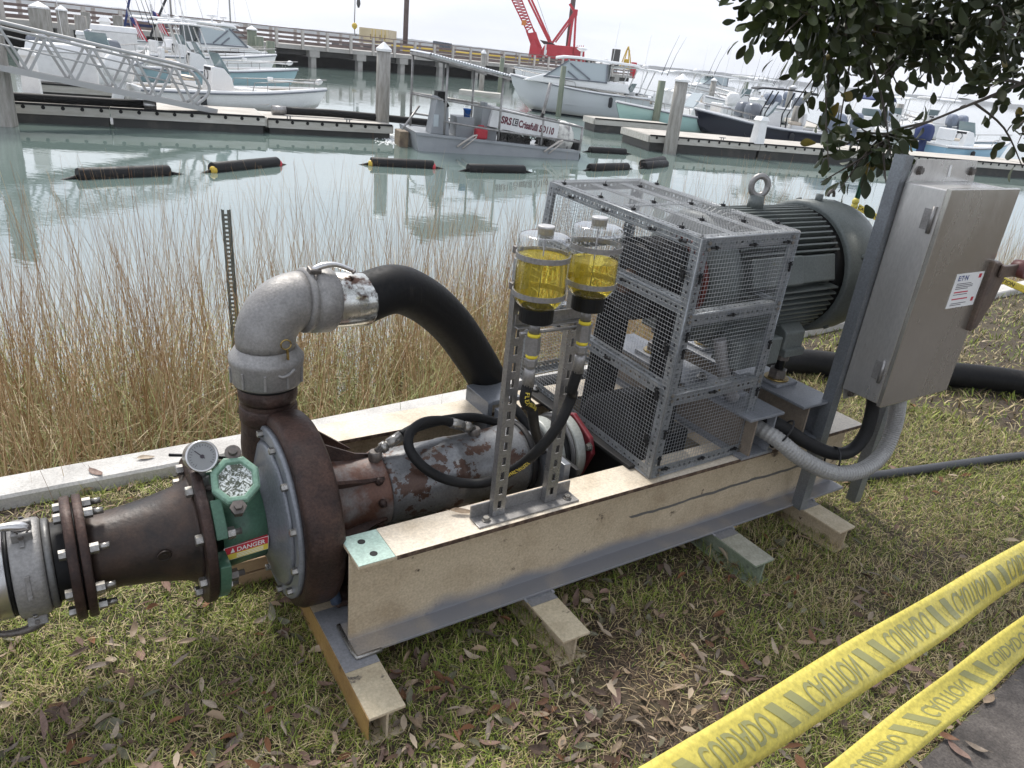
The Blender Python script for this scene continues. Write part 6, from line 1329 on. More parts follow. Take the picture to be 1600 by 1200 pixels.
for (x,y,v,dx,dy) in ((1222,686,.135,-.03,.042),(1300,730,.05,.002,.06)):
    p=S(x,y-8,v+.03); bb=B(); n=16; q=[]
    ax=V3(.7,-.5,-.45).normalized() if x<1250 else V3(.95,-.25,-.05).normalized(); u1=V3(0,0,1)-ax*ax.z; u1.normalize(); u2=ax.cross(u1)
    bb.tube([p+u1*(math.cos(k*2*PI/n)*.060)+u2*(math.sin(k*2*PI/n)*.036) for k in range(n+1)],.0035,6,caps=False); o=obj('cable_tie',bb,tiem,loc=tuple(p),skid=True); tag(o,'black cable tie around both conduits beside the mount beam' if x<1250 else 'black cable tie around both conduits at the bottom of their loop','cable tie')
# ================================================================== GRASS, LEAVES, REEDS, OAK
def np_mesh(name,V,F,colv=None,m=None,smooth=False):
    me=bpy.data.meshes.new(name); nv=len(V); nf=len(F); k=F.shape[1]
    me.vertices.add(nv); me.vertices.foreach_set('co',V.astype(np.float32).ravel())
    me.loops.add(nf*k); me.loops.foreach_set('vertex_index',F.astype(np.int32).ravel())
    me.polygons.add(nf); me.polygons.foreach_set('loop_start',np.arange(0,nf*k,k,dtype=np.int32)); me.polygons.foreach_set('loop_total',np.full(nf,k,dtype=np.int32))
    me.update(calc_edges=True)
    if colv is not None:
        a=me.color_attributes.new('Col','FLOAT_COLOR','POINT'); c=np.ones((nv,4),np.float32); c[:,:3]=colv; a.data.foreach_set('color',c.ravel())
    if smooth: me.polygons.foreach_set('use_smooth',np.ones(nf,bool))
    if m: me.materials.append(m)
    me.validate(); return me
def stuff(name,me,label,cat,parent=None):
    o=bpy.data.objects.new(name,me); COL.objects.link(o); o['kind']='stuff'
    if parent: o.parent=parent
    else: o['label']=label; o['category']=cat
    return o
Rm=np.array([list(rt),list(upv),list(fw)])
def proj(P):
    q=(P-np.array([0,0,CAMH]))@Rm.T; return 800+FPX*q[:,0]/q[:,2],600-FPX*q[:,1]/q[:,2],q[:,2]
def vnoise(x,y,s,seed=0):
    r=np.random.default_rng(seed); g=r.random((64,64)); X=x*s; Y=y*s; i=np.floor(X).astype(int); j=np.floor(Y).astype(int); fx=X-i; fy=Y-j; fx=fx*fx*(3-2*fx); fy=fy*fy*(3-2*fy)
    G=lambda a,b: g[a%64,b%64]
    return (G(i,j)*(1-fx)+G(i+1,j)*fx)*(1-fy)+(G(i,j+1)*(1-fx)+G(i+1,j+1)*fx)*fy
def ribbons(base,az,lean,ln,wd,nseg,col0,col1,curve=0.0,twist=0.0,tip=.15):
    """n thin blades; base (n,3); az heading, lean from vertical; returns V,F,C"""
    n=len(base); V=np.zeros((n,(nseg+1),2,3)); C=np.zeros((n,nseg+1,2,3)); p=base.copy(); th=lean.copy(); fa=az+PI/2+twist
    for k in range(nseg+1):
        t=k/nseg; w=wd*(1-(1-tip)*t**1.5)
        s=np.stack([np.cos(fa),np.sin(fa),np.zeros(n)],1)*(w/2)[:,None]
        V[:,k,0]=p-s; V[:,k,1]=p+s; c=col0*(1-t)+col1*t; C[:,k,0]=c; C[:,k,1]=c
        st=(ln/nseg)[:,None]*np.stack([np.sin(th)*np.cos(az),np.sin(th)*np.sin(az),np.cos(th)],1); p=p+st; th=th+curve/nseg
    idx=np.arange(n*(nseg+1)*2).reshape(n,nseg+1,2)
    F=np.stack([idx[:,:-1,0],idx[:,:-1,1],idx[:,1:,1],idx[:,1:,0]],-1).reshape(-1,4)
    return V.reshape(-1,3),F,C.reshape(-1,3)
grassm=attr_mat('grass_blades',.55,spec=.25); reedm=attr_mat('reed_stems',.7,spec=.15); leafm=attr_mat('leaf_litter',.7,spec=.2)
swx=np.array([p[0] for p in SW]); swy=np.array([p[1] for p in SW])
def sw_y(x): return np.interp(x,swx,swy)
wn=np.array([WALK_N.x,WALK_N.y]); wp=np.array([WALK_P.x,WALK_P.y])
def lawn_pts(n,dmin,dmax,power,seed):
    r=np.random.default_rng(seed); th=np.radians(r.uniform(-62,54,n)); d=(dmin**power+(dmax**power-dmin**power)*r.random(n))**(1/power)
    x=d*np.sin(th); y=d*np.cos(th); P=np.stack([x,y,np.zeros(n)],1)
    ok=(y<sw_y(x)-.005)&(((P[:,:2]-wp)@wn)<-.0)
    px,py,dep=proj(P); ok&=(dep>.2)&(px>-520)&(px<1860)&(py<1330)
    return P[ok]
def bare(P):           # trampled earth in front of the skid, under the oak
    x,y=P[:,0],P[:,1]; b=vnoise(x,y,1.7,5)*.6+vnoise(x,y,5.5,6)*.4
    c=np.exp(-(((x-.62)/.8)**2+((y-1.60)/.42)**2)); return np.clip(b-.48+.34*c-.25*np.clip(y-2.6,0,1),0,1)*2.4
def grass(seed,n,dmin,dmax,power,lmin,lmax,wd,leanmin,leanmax,straw,nseg=2):
    r=np.random.default_rng(seed); P=lawn_pts(n,dmin,dmax,power,seed)
    x,y=P[:,0],P[:,1]; bn=bare(P); keep=r.random(len(P))>bn*(.97 if straw<.8 else .72); P=P[keep]; x,y=P[:,0],P[:,1]; n=len(P)
    az=r.uniform(0,2*PI,n); lean=r.uniform(leanmin,leanmax,n); clump=vnoise(x,y,6,9); ln=r.uniform(lmin,lmax,n)*(.6+.8*clump); w=r.uniform(.6,1.3,n)*wd
    right=np.clip((x-.1)/1.6,0,1)*np.clip((3.2-y)/1.6,0,1)
    dry=np.clip(straw-.15*np.clip(.2-x,0,1)+.55*(vnoise(x,y,2.3,11)-.5)+.35*right+r.normal(0,.22,n),0,1)[:,None]
    g1=np.array([.10,.155,.024]); g2=np.array([.35,.395,.075]); s1=np.array([.39,.30,.14]); s2=np.array([.60,.50,.29]); b1=np.array([.15,.105,.06])
    u=r.random(n)[:,None]; green=g1*(1-u)+g2*u; st=s1*(1-u)+s2*u; st=np.where(r.random(n)[:,None]<.25,b1,st)
    base=np.where(r.random(n)[:,None]<dry,st,green)
    P[:,2]=r.uniform(-.004,.006,n)
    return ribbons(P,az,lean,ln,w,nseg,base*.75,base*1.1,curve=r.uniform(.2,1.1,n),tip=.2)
def cat_(L):
    o=0; Vs=[];Fs=[];Cs=[]
    for V,F,C in L: Vs.append(V);Fs.append(F+o);Cs.append(C);o+=len(V)
    return np.concatenate(Vs),np.concatenate(Fs),np.concatenate(Cs)
V,F,C=cat_([grass(21,230000,1.0,4.6,1.15,.02,.047,.0027,.15,1.15,.26),grass(22,122000,1.0,4.6,1.15,.025,.065,.0026,1.0,1.62,.95),
            grass(23,110000,4.4,16,1.1,.03,.065,.007,.2,1.2,.33),grass(24,45000,4.4,16,1.1,.03,.07,.006,.9,1.5,.9)])
Pt=lawn_pts(90000,1.0,4.6,1.15,29); Pt=Pt[np.random.default_rng(2).random(len(Pt))<np.clip(.25+bare(Pt),0,1)]; rt_=np.random.default_rng(4); nt_=len(Pt); Pt[:,2]=rt_.uniform(.0,.006,nt_); bt=np.where(rt_.random(nt_)[:,None]<.3,np.array([.26,.19,.115]),np.array([.115,.078,.05]))*rt_.uniform(.6,1.25,nt_)[:,None]
Th=ribbons(Pt,rt_.uniform(0,6.28,nt_),rt_.uniform(1.3,1.58,nt_),rt_.uniform(.012,.045,nt_),rt_.uniform(.0018,.0036,nt_),2,bt,bt,curve=rt_.uniform(-.2,.3,nt_),tip=.5)
V,F,C=cat_([(V,F,C),Th])
stuff('lawn_grass',np_mesh('lawn_grass',V,F,C,grassm),'short green and straw coloured lawn grass around the pump skid','grass')
# small broad leaved weeds along the paved walk edge and a few tufts
# ---- fallen leaves
def leaf_mesh(name,seed,L=.068,W_=.022,col=(.3,.2,.13),curl=.5,fold=.35):
    r=random.Random(seed); bb=B(); n=8; rows=[]
    for i in range(n+1):
        t=i/n; w=W_*.5*math.sin(PI*min(1,max(.02,t**.85)))**.8*(1+.08*r.uniform(-1,1)); x=(t-.5)*L; z=curl*L*(.25-(t-.5)**2)*-1.0+.012*curl
        sk=.1*W_*math.sin(t*5+seed)
        rows.append([(x,-w+sk,z+fold*w*.9),(x,-w*.5+sk,z+fold*w*.35),(x,sk,z),(x,w*.5+sk,z+fold*w*.35),(x,w+sk,z+fold*w*(.9+.3*math.sin(seed)))])
    bb.loft(rows,False,True,False); bb.tube([(-L*.5,0,rows[0][2][2]),(-L*.5-.012,.002,rows[0][2][2]+.003)],.0008,4)
    return bb
LK=[('tan',(.31,.225,.145)),('reddish brown',(.235,.15,.115)),('grey brown',(.215,.17,.13)),('rust brown',(.19,.09,.045)),('pale tan',(.43,.345,.25)),('dark brown',(.105,.066,.045)),('olive grey',(.165,.155,.10))]
leafdata=[]
for k,(cn,c) in enumerate(LK):
    m=mat('leaf_'+cn.replace(' ','_'),c,tuple(v*.62 for v in c),60,.4,.7,.62,bump=.2,bscale=200)
    for j in range(3):
        bb=leaf_mesh('fallen_leaf',k*3+j,L=random.uniform(.05,.085),W_=random.uniform(.018,.03),curl=random.uniform(.1,.8),fold=random.uniform(.0,.7)); leafdata.append((cn,mesh_of('fallen_leaf',bb,m)))
r=np.random.default_rng(77)
def rest_on_skid(P):
    M_=np.array(MSI); q=P@M_[:3,:3].T+M_[:3,3]; u,v=q[:,0],q[:,1]
    cb=np.zeros(len(P),bool)
    for uc in (.008,.598,1.418,1.888): cb|=(np.abs(u-uc)<.075)&(v>-.03)&(v<1.2)
    return cb|((u>-.25)&(u<.2)&(v>.6)&(v<.9))
Pl=lawn_pts(5200,1.0,4.2,.9,31); Pl=Pl[~rest_on_skid(Pl)]
x,y=Pl[:,0],Pl[:,1]; dens=.25+.75*vnoise(x,y,2.2,44); dens*=np.where(y>sw_y(x)-1.0,.35,1.0); dens*=np.clip(1.25-.22*np.hypot(x-.3,y-1.3),.25,1); Pl=Pl[r.random(len(Pl))<dens*.62]
px,py,dep=proj(Pl); inside=(px>-10)&(px<1610)&(py<1215); Pl=Pl[inside]; dep=dep[inside]
order=np.argsort(dep); Pl=Pl[order]
near=Pl[:290]; restl=Pl[290:]
for i,p in enumerate(near):
    k=random.choices(range(7),(5,4,4,2.2,2,2.5,1.4))[0]; cn,me=leafdata[k*3+random.randrange(3)]
    o=bpy.data.objects.new('fallen_leaf',me); COL.objects.link(o); s=random.uniform(.55,.98)
    o.location=(p[0],p[1],(random.uniform(.010,.018) if bare(np.array([p]))[0]>.35 else random.uniform(.02,.034))); o.rotation_euler=(random.uniform(-.6,.6) if random.random()<.8 else random.uniform(2.4,3.8),random.uniform(-.45,.45),random.uniform(0,6.28)); o.scale=(s,s*random.uniform(.8,1.2),s)
    tag(o,f'dry {cn} leaf fallen on the grass round the skid','leaf',f'{cn} fallen leaves on the lawn')
# the rest of the litter as one mass
tv=[];tf=[];tcz=[];o_=0
allp=np.concatenate([restl,lawn_pts(9500,1.0,9,.9,32)])
x,y=allp[:,0],allp[:,1]; dn=.15+.85*vnoise(x,y,1.8,45)**1.5; allp=allp[r.random(len(allp))<dn*np.where(y>sw_y(x)-1.0,.3,.8)]
for p in allp:
    cn,c=LK[rng.integers(0,7)]; L_=rng.uniform(.025,.062); w=L_*rng.uniform(.2,.4); an=rng.uniform(0,6.28); ca,sa=math.cos(an),math.sin(an); tz=rng.uniform(-.35,.35); tx=rng.uniform(-.5,.5); h=rng.uniform(.012,.03); fo=rng.uniform(0,.6)*w
    pts=[(-.5*L_,0,0),(-.15*L_,w*.5,fo),(.2*L_,w*.42,fo),(.5*L_,0,0),(.2*L_,-w*.42,fo),(-.15*L_,-w*.5,fo)]
    for a,b_,z in pts: tv.append((p[0]+a*ca-b_*sa,p[1]+a*sa+b_*ca,h+z+a*tz+b_*tx))
    tf+= [(o_,o_+1,o_+2,o_+3),(o_,o_+3,o_+4,o_+5)]; q=rng.uniform(.6,1.1); tcz+= [tuple(v*q for v in c)]*6; o_+=6
stuff('leaf_litter',np_mesh('leaf_litter',np.array(tv),np.array(tf),np.array(tcz),leafm),'scattered small dry leaves among the lawn grass','leaf litter')
# a few leaves with a thing under them
for lab,P,an,k in (('dry tan leaf lying on the paved walk near its grass edge',W(1545,1092,.03),.7,0),('curled rust brown leaf lying at the edge of the paved walk',W(1478,1150,.035),-.5,3),('oval brown leaf lying flat on the paved walk',W(1497,1172,.03),1.9,1),('grey leaf on the paved walk beside the oval brown one',W(1524,1168,.03),2.6,2),
                   ('small tan leaf caught behind the strut stand base angle',MS@V3(.355,.30,.412),.2,0),('pale leaf lying on the seawall cap left of the gauge',W(228,715,.06),.6,4),('pinkish leaf lying on the seawall cap near the left',W(150,738,.06),-.5,1)):
    me=leafdata[k*3+1][1]; o=bpy.data.objects.new('fallen_leaf',me); COL.objects.link(o); o.location=P; o.rotation_euler=(.1,.05,an); tag(o,lab,'leaf')
# ---- marsh reeds
def reeds(seed,n,hmin,hmax,dry,wd,dmin=.22,dmax=3.9):
    r=np.random.default_rng(seed); t=r.random(n); x0=-8.5+ (t**.9)*17.5
    i=np.clip(np.searchsorted(swx,x0)-1,0,len(swx)-2); dx=swx[i+1]-swx[i]; dy=swy[i+1]-swy[i]; l=np.hypot(dx,dy); nx,ny=-dy/l,dx/l
    dist=dmin+(dmax-dmin)*r.random(n); yb=np.interp(x0,swx,swy); P=np.stack([x0+nx*dist,yb+ny*dist,np.full(n,-1.10)],1)
    edge=dmax-.2-1.3*vnoise(P[:,0],P[:,1],.8,3)-np.clip((P[:,0]-.6)*.45,0,2.2); dn=.55*vnoise(P[:,0],P[:,1],2.4,8)+.45*vnoise(P[:,0],P[:,1],6.5,88); keep=(dist<edge)&(r.random(n)<np.clip(2.4*dn-.28,.08,1.2))
    gap=np.exp(-(((P[:,0]+1.25)/.42)**2+((P[:,1]-3.0)/.5)**2)); keep&=r.random(n)>gap*.85
    P=P[keep]; dist=dist[keep]; n=len(P)
    px,py,dep=proj(P+np.array([0,0,.6])); ok=(dep>.3)&(px>-560)&(px<1850); P=P[ok]; dist=dist[ok]; n=len(P)
    hs=.72+.42*vnoise(P[:,0],P[:,1],.9,17)+.12*np.clip(dist/2,0,1); 
    ln=r.uniform(hmin,hmax,n)*hs; az=r.uniform(0,2*PI,n); lean=np.abs(r.normal(0,.13,n)); u=r.random(n)[:,None]
    st=np.array([.47,.36,.22])*(1-u)+np.array([.29,.16,.085])*u; st=np.where(r.random(n)[:,None]<.4,np.array([.58,.48,.32]),st); gr=np.array([.20,.24,.08])*(1-u)+np.array([.40,.40,.19])*u
    gp=np.clip((1-dry)+.5*(vnoise(P[:,0],P[:,1],1.3,21)-.5)-.25*np.clip(dist-1,0,1),0,1)[:,None]; base=np.where(r.random(n)[:,None]<gp,gr,st)
    return P,az,lean,ln,base,r,n
parts=[]
P,az,lean,ln,base,r,n=reeds(51,32000,1.05,1.75,.93,.004); gb=np.array([.20,.21,.085])*r.uniform(.6,1.2,n)[:,None]; parts.append(ribbons(P,az,lean,ln,r.uniform(.003,.0056,n),5,base*.45+gb*.45,base*np.array([.92,.80,.70]),curve=r.uniform(0,.35,n),twist=r.uniform(0,3,n),tip=.25))
P,az,lean,ln,base,r,n=reeds(52,30000,.65,1.3,.58,.008); lean=lean*2+.1; parts.append(ribbons(P,az,lean,ln,r.uniform(.006,.011,n),5,base*.85,base*1.1,curve=r.uniform(.4,1.9,n),tip=.1))
P,az,lean,ln,base,r,n=reeds(53,38000,.6,1.2,.12,.01,.2,3.2); lean=lean*3+.15; parts.append(ribbons(P,az,lean,ln,r.uniform(.006,.012,n),4,base*.7,base*1.15,curve=r.uniform(.5,2.0,n),tip=.1))
# broken horizontal straws
P,az,lean,ln,base,r,n=reeds(54,6000,.3,.7,.95,.004); P[:,2]+=r.uniform(.0,.6,n); lean=r.uniform(.8,1.7,n); parts.append(ribbons(P,az,lean,ln,r.uniform(.003,.005,n),3,base*.9,base,curve=r.uniform(-.3,.3,n)))
V,F,C=cat_(parts); stuff('marsh_reeds',np_mesh('marsh_reeds',V,F,C,reedm),'tall brown and straw marsh reeds standing in the water behind the seawall','reeds')
# ---- live oak: trunk stands out of frame to the right, its low boughs hang into the picture
tr=thing('live_oak','live oak whose low leafy boughs hang into the upper right corner','tree',(5.6,-.2,0))
TO=Vector((5.6,-.2,0))
bb=B(); bb.tube([Vector((0,0,-.2)),Vector((.05,.02,.6)),Vector((-.05,.1,1.6)),Vector((-.1,.15,2.4)),Vector((-.3,.3,3.0))],[.5,.36,.31,.29,.26],16,res=4); obj('trunk',bb,bark,tr)
def wd(x,y,dep): return WD(x,y,dep)-TO
fork=Vector((-.3,.3,3.0))
boughs=[[fork,Vector((-1.3,1.7,3.3)),wd(1900,-160,3.6),wd(1600,20,3.4),wd(1440,40,3.3),wd(1290,30,3.1)],
        [fork,Vector((-.8,2.2,3.0)),wd(2000,-60,4.0),wd(1640,110,3.7),wd(1500,170,3.5),wd(1390,215,3.3)],
        [fork,Vector((-1.6,1.2,3.5)),wd(1800,-300,3.2),wd(1500,-70,3.0),wd(1320,-30,2.9),wd(1200,5,2.9)],
        [fork,Vector((-.5,2.4,3.0)),wd(2000,20,4.4),wd(1660,150,4.2),wd(1590,200,4.0)],
        [fork,Vector((-2.2,.4,4.2)),Vector((-4.4,1.0,4.6)),Vector((-6.2,1.6,4.5))],[fork,Vector((-1.5,-1.2,4.3)),Vector((-3.4,-2.0,4.7)),Vector((-5.5,-2.4,4.8))],
        [fork,Vector((.8,1.6,4.2)),Vector((1.6,3.4,4.6))],[fork,Vector((1.6,-.6,4.2)),Vector((3.4,-1.4,4.8))],[fork,Vector((-2.4,-.6,4.8)),Vector((-3.8,-.4,5.4))]]
BP=[]
for b_ in boughs:
    bb=B(); k=len(b_); bb.tube(b_,[(.10 if b_ is boughs[1] else .15)*(1-i/(k-.5))**(3.4 if b_ is boughs[1] else 2.4)+.005 for i in range(k)],8,res=5); obj('bough',bb,bark,tr); BP.append(bb.path)
tips=[(1162,40,2.9),(1185,12,2.9),(1215,62,2.95),(1240,78,3.0),(1262,40,3.0),(1290,95,3.1),(1250,20,3.0),(1330,60,3.2),(1262,160,3.35),(1250,150,3.4),(1290,175,3.3),(1300,130,3.2),(1340,150,3.3),(1310,205,3.2),(1370,130,3.3),(1400,100,3.4),
      (1345,200,3.2),(1318,228,3.2),(1372,228,3.1),(1398,232,3.1),(1295,262,3.05),(1310,300,3.05),(1282,285,3.1),(1385,290,2.95),(1395,268,2.95),(1525,150,3.6),(1590,150,3.9),(1590,225,3.9),(1598,262,3.8),
      (1450,80,3.3),(1500,60,3.4),(1550,90,3.6),(1590,60,3.5),(1420,30,3.2),(1480,10,3.2),(1540,20,3.3),(1590,5,3.3),(1380,20,3.1),(1330,10,3.0),(1290,-5,3.0),(1220,-10,2.9),(1460,125,3.4),(1540,125,3.6),(1365,75,3.2),(1410,150,3.3),(1580,110,3.7),(1520,-10,3.2),(1430,60,3.5),(1395,55,3.0),(1470,40,3.7),(1560,50,3.8),(1510,110,3.9),(1490,90,3.1),(1570,30,3.1)]
visb=[p for q in BP[:4] for p in q[8:]]
twigs=[]; r2=random.Random(12)
lv=[]
bb=B()
for (x,y,d) in tips:
    T=wd(x,y,d+r2.uniform(-.15,.15)); 
    c=sorted(visb,key=lambda p:(p-T).length+ (0 if p.z>T.z-.05 else .6))[:5]; s=r2.choice(c)
    if (T-s).length>.9: s=T+(s-T).normalized()*.9
    mid=(s+T)/2+Vector((r2.uniform(-.06,.06),r2.uniform(-.06,.06),r2.uniform(-.02,.09)))
    bb.tube([s,mid,T],[.007,.005,.002],5,res=4); path=bb.path; ln=sum((b_-a).length for a,b_ in zip(path,path[1:]))
    n=int((30*min(1.5,ln/.45)+9)*(.5 if y>140 else 1.55))
    for k in range(n):
        t=r2.random()**.75; p=path[min(int(t*(len(path)-1)),len(path)-2)]; off=Vector((r2.gauss(0,1),r2.gauss(0,1),r2.gauss(0,1)))*.042
        lv.append((p+off,(off+Vector((0,0,-.02))+(T-s).normalized()*.03).normalized(),r2.uniform(.75,1.25)))
obj('twig',bb,bark,tr)
gl=mat('oak_leaf_green',(.032,.046,.012),(.056,.07,.02),25,.4,.7,.42,spec=.22); gl2=mat('oak_leaf_dark',(.020,.030,.009),(.036,.046,.014),25,.4,.7,.4,spec=.22); gl3=mat('oak_leaf_yellowed',(.20,.15,.02),(.10,.085,.02),25,.4,.7,.5); gl4=mat('oak_leaf_pale_back',(.10,.115,.075),(.075,.09,.05),25,.4,.7,.6)
def oakleaf(seed,m,L=.066,Wd=.036):
    bb=B(); n=7; rows=[]
    for i in range(n+1):
        t=i/n; w=Wd*.5*max(.05,math.sin(PI*min(.985,.03+t**(1.5 if seed%2 else 1.25))))**.62
        x=t*L; z=.006*math.sin(2.2*t+seed)-.10*L*t*t
        rows.append([(x,-w,z+.28*w),(x,0,z),(x,w,z+.28*w)])
    bb.loft(rows,False,True,False); return mesh_of('leaf',bb,m)
LM=[oakleaf(k,[gl,gl,gl2,gl2,gl,gl3,gl4][k]) for k in range(7)]
lv.sort(key=lambda q:((q[0]+TO)-CP).length)
def leaf_rot(d,rr): 
    q=d.to_track_quat('X','Z').to_matrix().to_4x4(); return q@Matrix.Rotation(rr,4,'X')
cand=[]
for q in lv:
    p=np.array([list(q[0]+TO)]); px,py,dp=proj(p); cand.append(-20<px[0]<1620 and -20<py[0]<400)
cnt=0; rest=[]
for q,c in zip(lv,cand):
    if c and cnt<296:
        k=r2.choices(range(7),(5,5,5,5,4,.3,1.0))[0]; o=bpy.data.objects.new('leaf',LM[k]); COL.objects.link(o); o.parent=tr
        o.matrix_local=Matrix.Translation(q[0])@leaf_rot(q[1],r2.uniform(0,6.28))@Matrix.Scale(q[2],4); cnt+=1
    else: rest.append(q)
bb=B(); base=[( [tuple(v.co) for v in me.vertices],[tuple(p.vertices) for p in me.polygons]) for me in LM]
vs_,fs_,cs_=[],[],[]; o_=0
C_=[(.042,.053,.019),(.040,.052,.018),(.028,.036,.014),(.026,.036,.013),(.042,.05,.02),(.16,.12,.02),(.085,.10,.06)]
# back row of the visible boughs plus the overhead crown that shades the lawn
for q in (BP[0],BP[2]):
    for p in q[14:]:
        for k in range(9):
            d=Vector((r2.gauss(0,1),r2.gauss(0,1),r2.gauss(0,1))); rest.append((p+d*.10+Vector((.04,.10,0)),d.normalized(),r2.uniform(.8,1.3)))
for (p,d,s) in rest:
    k=r2.choices(range(7),(5,5,5,5,4,.25,.8))[0]; M=Matrix.Translation(p)@leaf_rot(d,r2.uniform(0,6.28))@Matrix.Scale(s,4)
    for v in base[k][0]: vs_.append(tuple(M@Vector(v)))
    for f in base[k][1]: fs_.append(tuple(i+o_ for i in f))
    cs_+= [C_[k]]*len(base[k][0]); o_+=len(base[k][0])
oakm=attr_mat('oak_foliage',.45,spec=.22)
fo=stuff('foliage',np_mesh('foliage',np.array(vs_),np.array(fs_),np.array(cs_),oakm),None,None,tr)
# overhead crown (above the frame): leaf sprays along the high boughs
rr=np.random.default_rng(5); cen=np.array([[-5.0,.6,4.6],[-3.8,1.6,4.7],[-2.8,2.3,4.6],[-4.6,-1.0,4.9],[-2.6,.2,5.2],[-3.0,-1.6,5.3],[-1.4,1.7,4.6],[-.6,-.8,5.5],[1.5,.5,5.2],[.8,2.8,4.8],[-4.3,.3,5.2]]); N=7000
ci=rr.integers(0,len(cen),N); Pc=cen[ci]+rr.normal(0,1,(N,3))*np.array([.75,.75,.32]); d=rr.normal(0,1,(N,3)); d/=np.linalg.norm(d,axis=1)[:,None]; e=rr.normal(0,1,(N,3)); e-=d*(d*e).sum(1)[:,None]; e/=np.linalg.norm(e,axis=1)[:,None]
Lh=rr.uniform(.05,.085,N)[:,None]; Wh=Lh*.42; V=np.stack([Pc-d*Lh,Pc+e*Wh*.8,Pc+d*Lh,Pc-e*Wh],1).reshape(-1,3); F=np.arange(N*4).reshape(N,4); Cc=np.repeat(rr.uniform(.7,1.3,N)[:,None]*np.array([.04,.052,.019]),4,0)
stuff('crown',np_mesh('crown',V,F,Cc,oakm),None,None,tr)
# ================================================================== SMALL SITE THINGS
# conduit on the lawn
bb=B(); pts=[W(1322,748,.022),W(1400,739,.022),W(1500,725,.022),W(1600,712,.022),W(1760,700,.022),W(2000,690,.022)]; o0=pts[0]
bb.tube([p-o0 for p in pts],.021,12,res=4); o=obj('ground_conduit',bb,hoseg,loc=tuple(o0)); tag(o,'thin grey conduit lying across the lawn right of the skid','conduit')
bb=B(); a=MS@V3(-.02,.42,.12); pts=[MS@V3(.02,.40,.13),MS@V3(.0,.42,.21),MS@V3(-.02,.47,.25)]; bb.tube([p-a for p in pts],.017,10,res=4); o=obj('blue_drain_hose',bb,mat('dark_blue_hose',(.05,.07,.11),rough=.5),loc=tuple(a)); tag(o,'short dark hose behind the near end of the cream beam','hose')
# channel sign post in the reeds
P=WY(366,420,4.25); T=WY(359,328,4.25); t=thing('channel_post','perforated green grey channel post standing in the reeds','post',(P.x,P.y,-1.1)); hgt=T.z+1.1
bb=B(); w=.045
for o in (-.016,.016): bb.box((o-.006,-.0015,0),(o+.006,.0015,hgt))
z=0
while z<hgt-.03: bb.box((-.01,-.0015,z),(.01,.0015,z+.014)); z+=.0254
bb.prism([(-.022,0),(-.0245,.02),(-.034,.022),(-.034,.019),(-.027,.017),(-.0245,0)],(0,0,0),UX,VX,(0,0,hgt)); bb.prism([(.022,0),(.0245,0),(.027,.017),(.034,.019),(.034,.022),(.0245,.02)],(0,0,0),UX,VX,(0,0,hgt)); obj('post_channel',bb,postg,t); t.scale=(.78,.78,1); t.rotation_euler=(0,math.radians(-1.0),.25)
# green stake with tape
SY=5.45; S0=WY(1332,334,SY); S1=WY(1361,237,SY); t=thing('fence_stake','dark green steel stake with yellow tape knotted to it behind the motor','stake',(S0.x,SY,0)); 
bb=B(); dirs=(S1-S0).normalized(); base=S0-dirs*(S0.z/dirs.z); o=Vector((S0.x,SY,0)); bb.bar(base-o-dirs*.1,S1-o,.034,.009,upd=(0,1,0)); bb.bar(base-o-dirs*.1,S1-o,.009,.034,upd=(0,1,0)); obj('stake_bar',bb,tgreen,t)
KN=WY(1335,322,SY)
def ribbon(name,lab,C0,C1,W0,W1,words,per,flip,size,nseg=40,sag=0.0,curl=.12,ext=1.0,start=0.0,hatch=True,xs=.8,inkm=None):
    """tape from C0 to C1; W0/W1 half-width vectors at the ends; print runs along it"""
    t=thing(name,lab,'caution tape',tuple(C0)); d=C1-C0; ln=d.length
    def P(s,v):    # s 0..1 along, v -1..1 across
        w=W0.lerp(W1,s); n=d.cross(w).normalized(); c=C0+d*s-Vector((0,0,sag*4*s*(1-s)))
        tw=.16*math.sin(s*7.0+1)+.07*math.sin(s*23+v*1.5)
        return c+w*v+n*(curl*w.length*(1-v*v)+.004*math.sin(9*s+2*v)+tw*w.length*v), n
    bb=B(); rows=[]
    for i in range(nseg+1):
        s=i/nseg; rows.append([tuple(P(s,-1+2*k/8)[0]-C0) for k in range(9)])
    bb.loft(rows,False,True,False); tp=obj('tape_band',bb,tapey,t); 
    md=tp.modifiers.new('thickness','SOLIDIFY'); md.thickness=.0003
    b2=B(); s_=start; k=0
    wl=(W0.length+W1.length)
    def mapp(x,y): # x metres along, y -1..1
        p,n=P(x/ln,y); cam_d=(CP-p).normalized(); n=n if n.dot(cam_d)>0 else -n; return p+n*.0012-C0
    half=(W0.length+W1.length)/2
    while s_<ln-per:
        vs,fs=text_mesh(words[k%len(words)],size,.0006,xs,3); wd=max(v[0] for v in vs); sc_x=(per*.60)/wd
        b2.add([mapp(s_+x*sc_x,(flip*(y-size*.35))/half+.0) for x,y in vs],fs)
        q=s_+per*.675
        if hatch:
            h_=.60; sk=.015
            for a,b_ in ((.0,.020),(.046,.066)):
                nn=6
                for i in range(nn):
                    y0=-h_+2*h_*i/nn; y1=-h_+2*h_*(i+1)/nn; o0=-sk*y0; o1=-sk*y1
                    b2.add([mapp(q+a+o0,y0),mapp(q+b_+o0,y0),mapp(q+b_+o1,y1),mapp(q+a+o1,y1)],[(0,1,2,3)])
            vs,fs=text_mesh('CTC 002-0123',.0085,0,.8); 
            for r in (0,1): b2.add([mapp(q+.030+.010*r+ .0 -sk*((x-.03)/.03)*1.0+y*.6,(x-.03)/.03*.62) for x,y in vs],fs)
        s_+=per; k+=1
    obj('tape_lettering',b2,tapek if inkm is None else inkm,t); return t
def edge_pt(e,dep): return WD(e[0],e[1],dep)
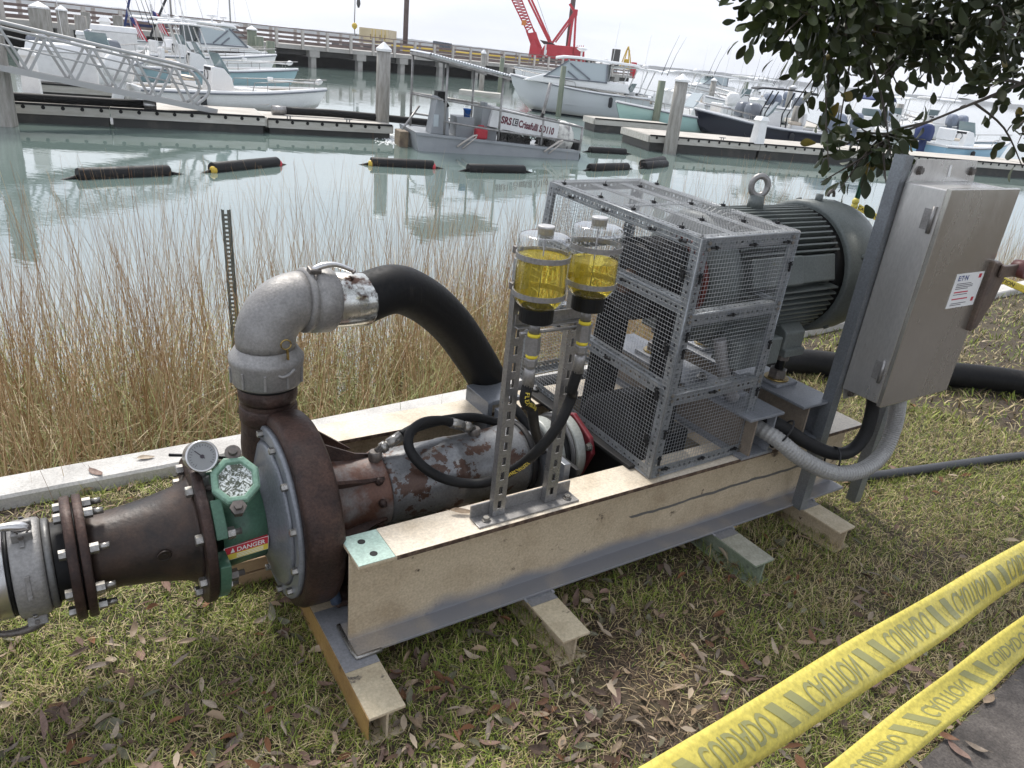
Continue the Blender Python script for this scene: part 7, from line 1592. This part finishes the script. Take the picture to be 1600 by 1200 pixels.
# near tape
a0=WD(1005,1200,.93); a1=WD(1161,1200,.93)
def tape_pair(u0,l0,d0,u1,l1,d1,e0,e1):
    U0,L0_=WD(*u0,d0),WD(*l0,d0); U1,L1_=WD(*u1,d1),WD(*l1,d1); c0=(U0+L0_)/2; c1=(U1+L1_)/2; w0=(U0-L0_)/2; w1=(U1-L1_)/2
    d=c1-c0; cA=c0-d*e0; cB=c1+d*e1; wA=w0-(w1-w0)*e0*.3; wB=w1+(w1-w0)*e1*.2; return cA,cB,wA,wB,d.length
cA,cB,wA,wB,dl_=tape_pair((1150,1109),(1208,1174),.98,(1580,854),(1600,910),1.5,.55,.5)
ribbon('caution_tape','upper and nearer yellow caution tape slanting across the lower right corner',cA,cB,wA,wB,['CAUTION','CUIDADO'],.232,-1,.06,curl=.16,start=.139)
cA,cB,wA,wB,dl_=tape_pair((1285,1200),(1379,1222),1.45,(1590,968),(1612,1018),1.72,.5,.5)
ribbon('caution_tape','lower and farther yellow caution tape beside the paved walk',cA,cB,wA,wB,['CAUTION','CUIDADO'],.232,-1,.06,curl=.06,start=.085)
# far tape tied to the stake
EN_=WY(1660,476,4.7); wv=Vector((0.004,0,.021))
ribbon('caution_tape','yellow caution tape running from the green stake behind the switch box',KN+Vector((.02,-.02,0)),EN_,wv,wv*1.05,['CAUTION','CUIDADO'],.24,1,.034,hatch=False,sag=.03,curl=.05,inkm=inkk)
t=thing('tape_knot','yellow tape wound round the green stake','tape',tuple(KN)); bb=B()
for k in range(3): bb.lathe([(-.02,.020),(0,.025),(.02,.019)],(0,0,-.035+.035*k),(.2*(k-1),.1,1),10)
bb.bar((0.02,-.02,-.04),(.05,-.03,-.16),.03,.004); obj('knot_band',bb,tapey,t)

# ================================================================== HAZE (closed box of thin air round the whole scene)
bb=B(); bb.box((-2200,-40,-2.1),(2200,2050,48)); hz=obj('haze',bb,None); hz['kind']='stuff'; hz['label']='thin pale haze over the harbour'; hz['category']='haze'
hm=bpy.data.materials.new('haze_air'); hm.use_nodes=True; ht=hm.node_tree; ht.nodes.clear(); ho=ht.nodes.new('ShaderNodeOutputMaterial'); pv_=ht.nodes.new('ShaderNodeVolumePrincipled'); pv_.inputs['Color'].default_value=(.97,.98,1.0,1); pv_.inputs['Density'].default_value=.00032
ht.links.new(pv_.outputs[0],ho.inputs['Volume']); hz.data.materials.append(hm)
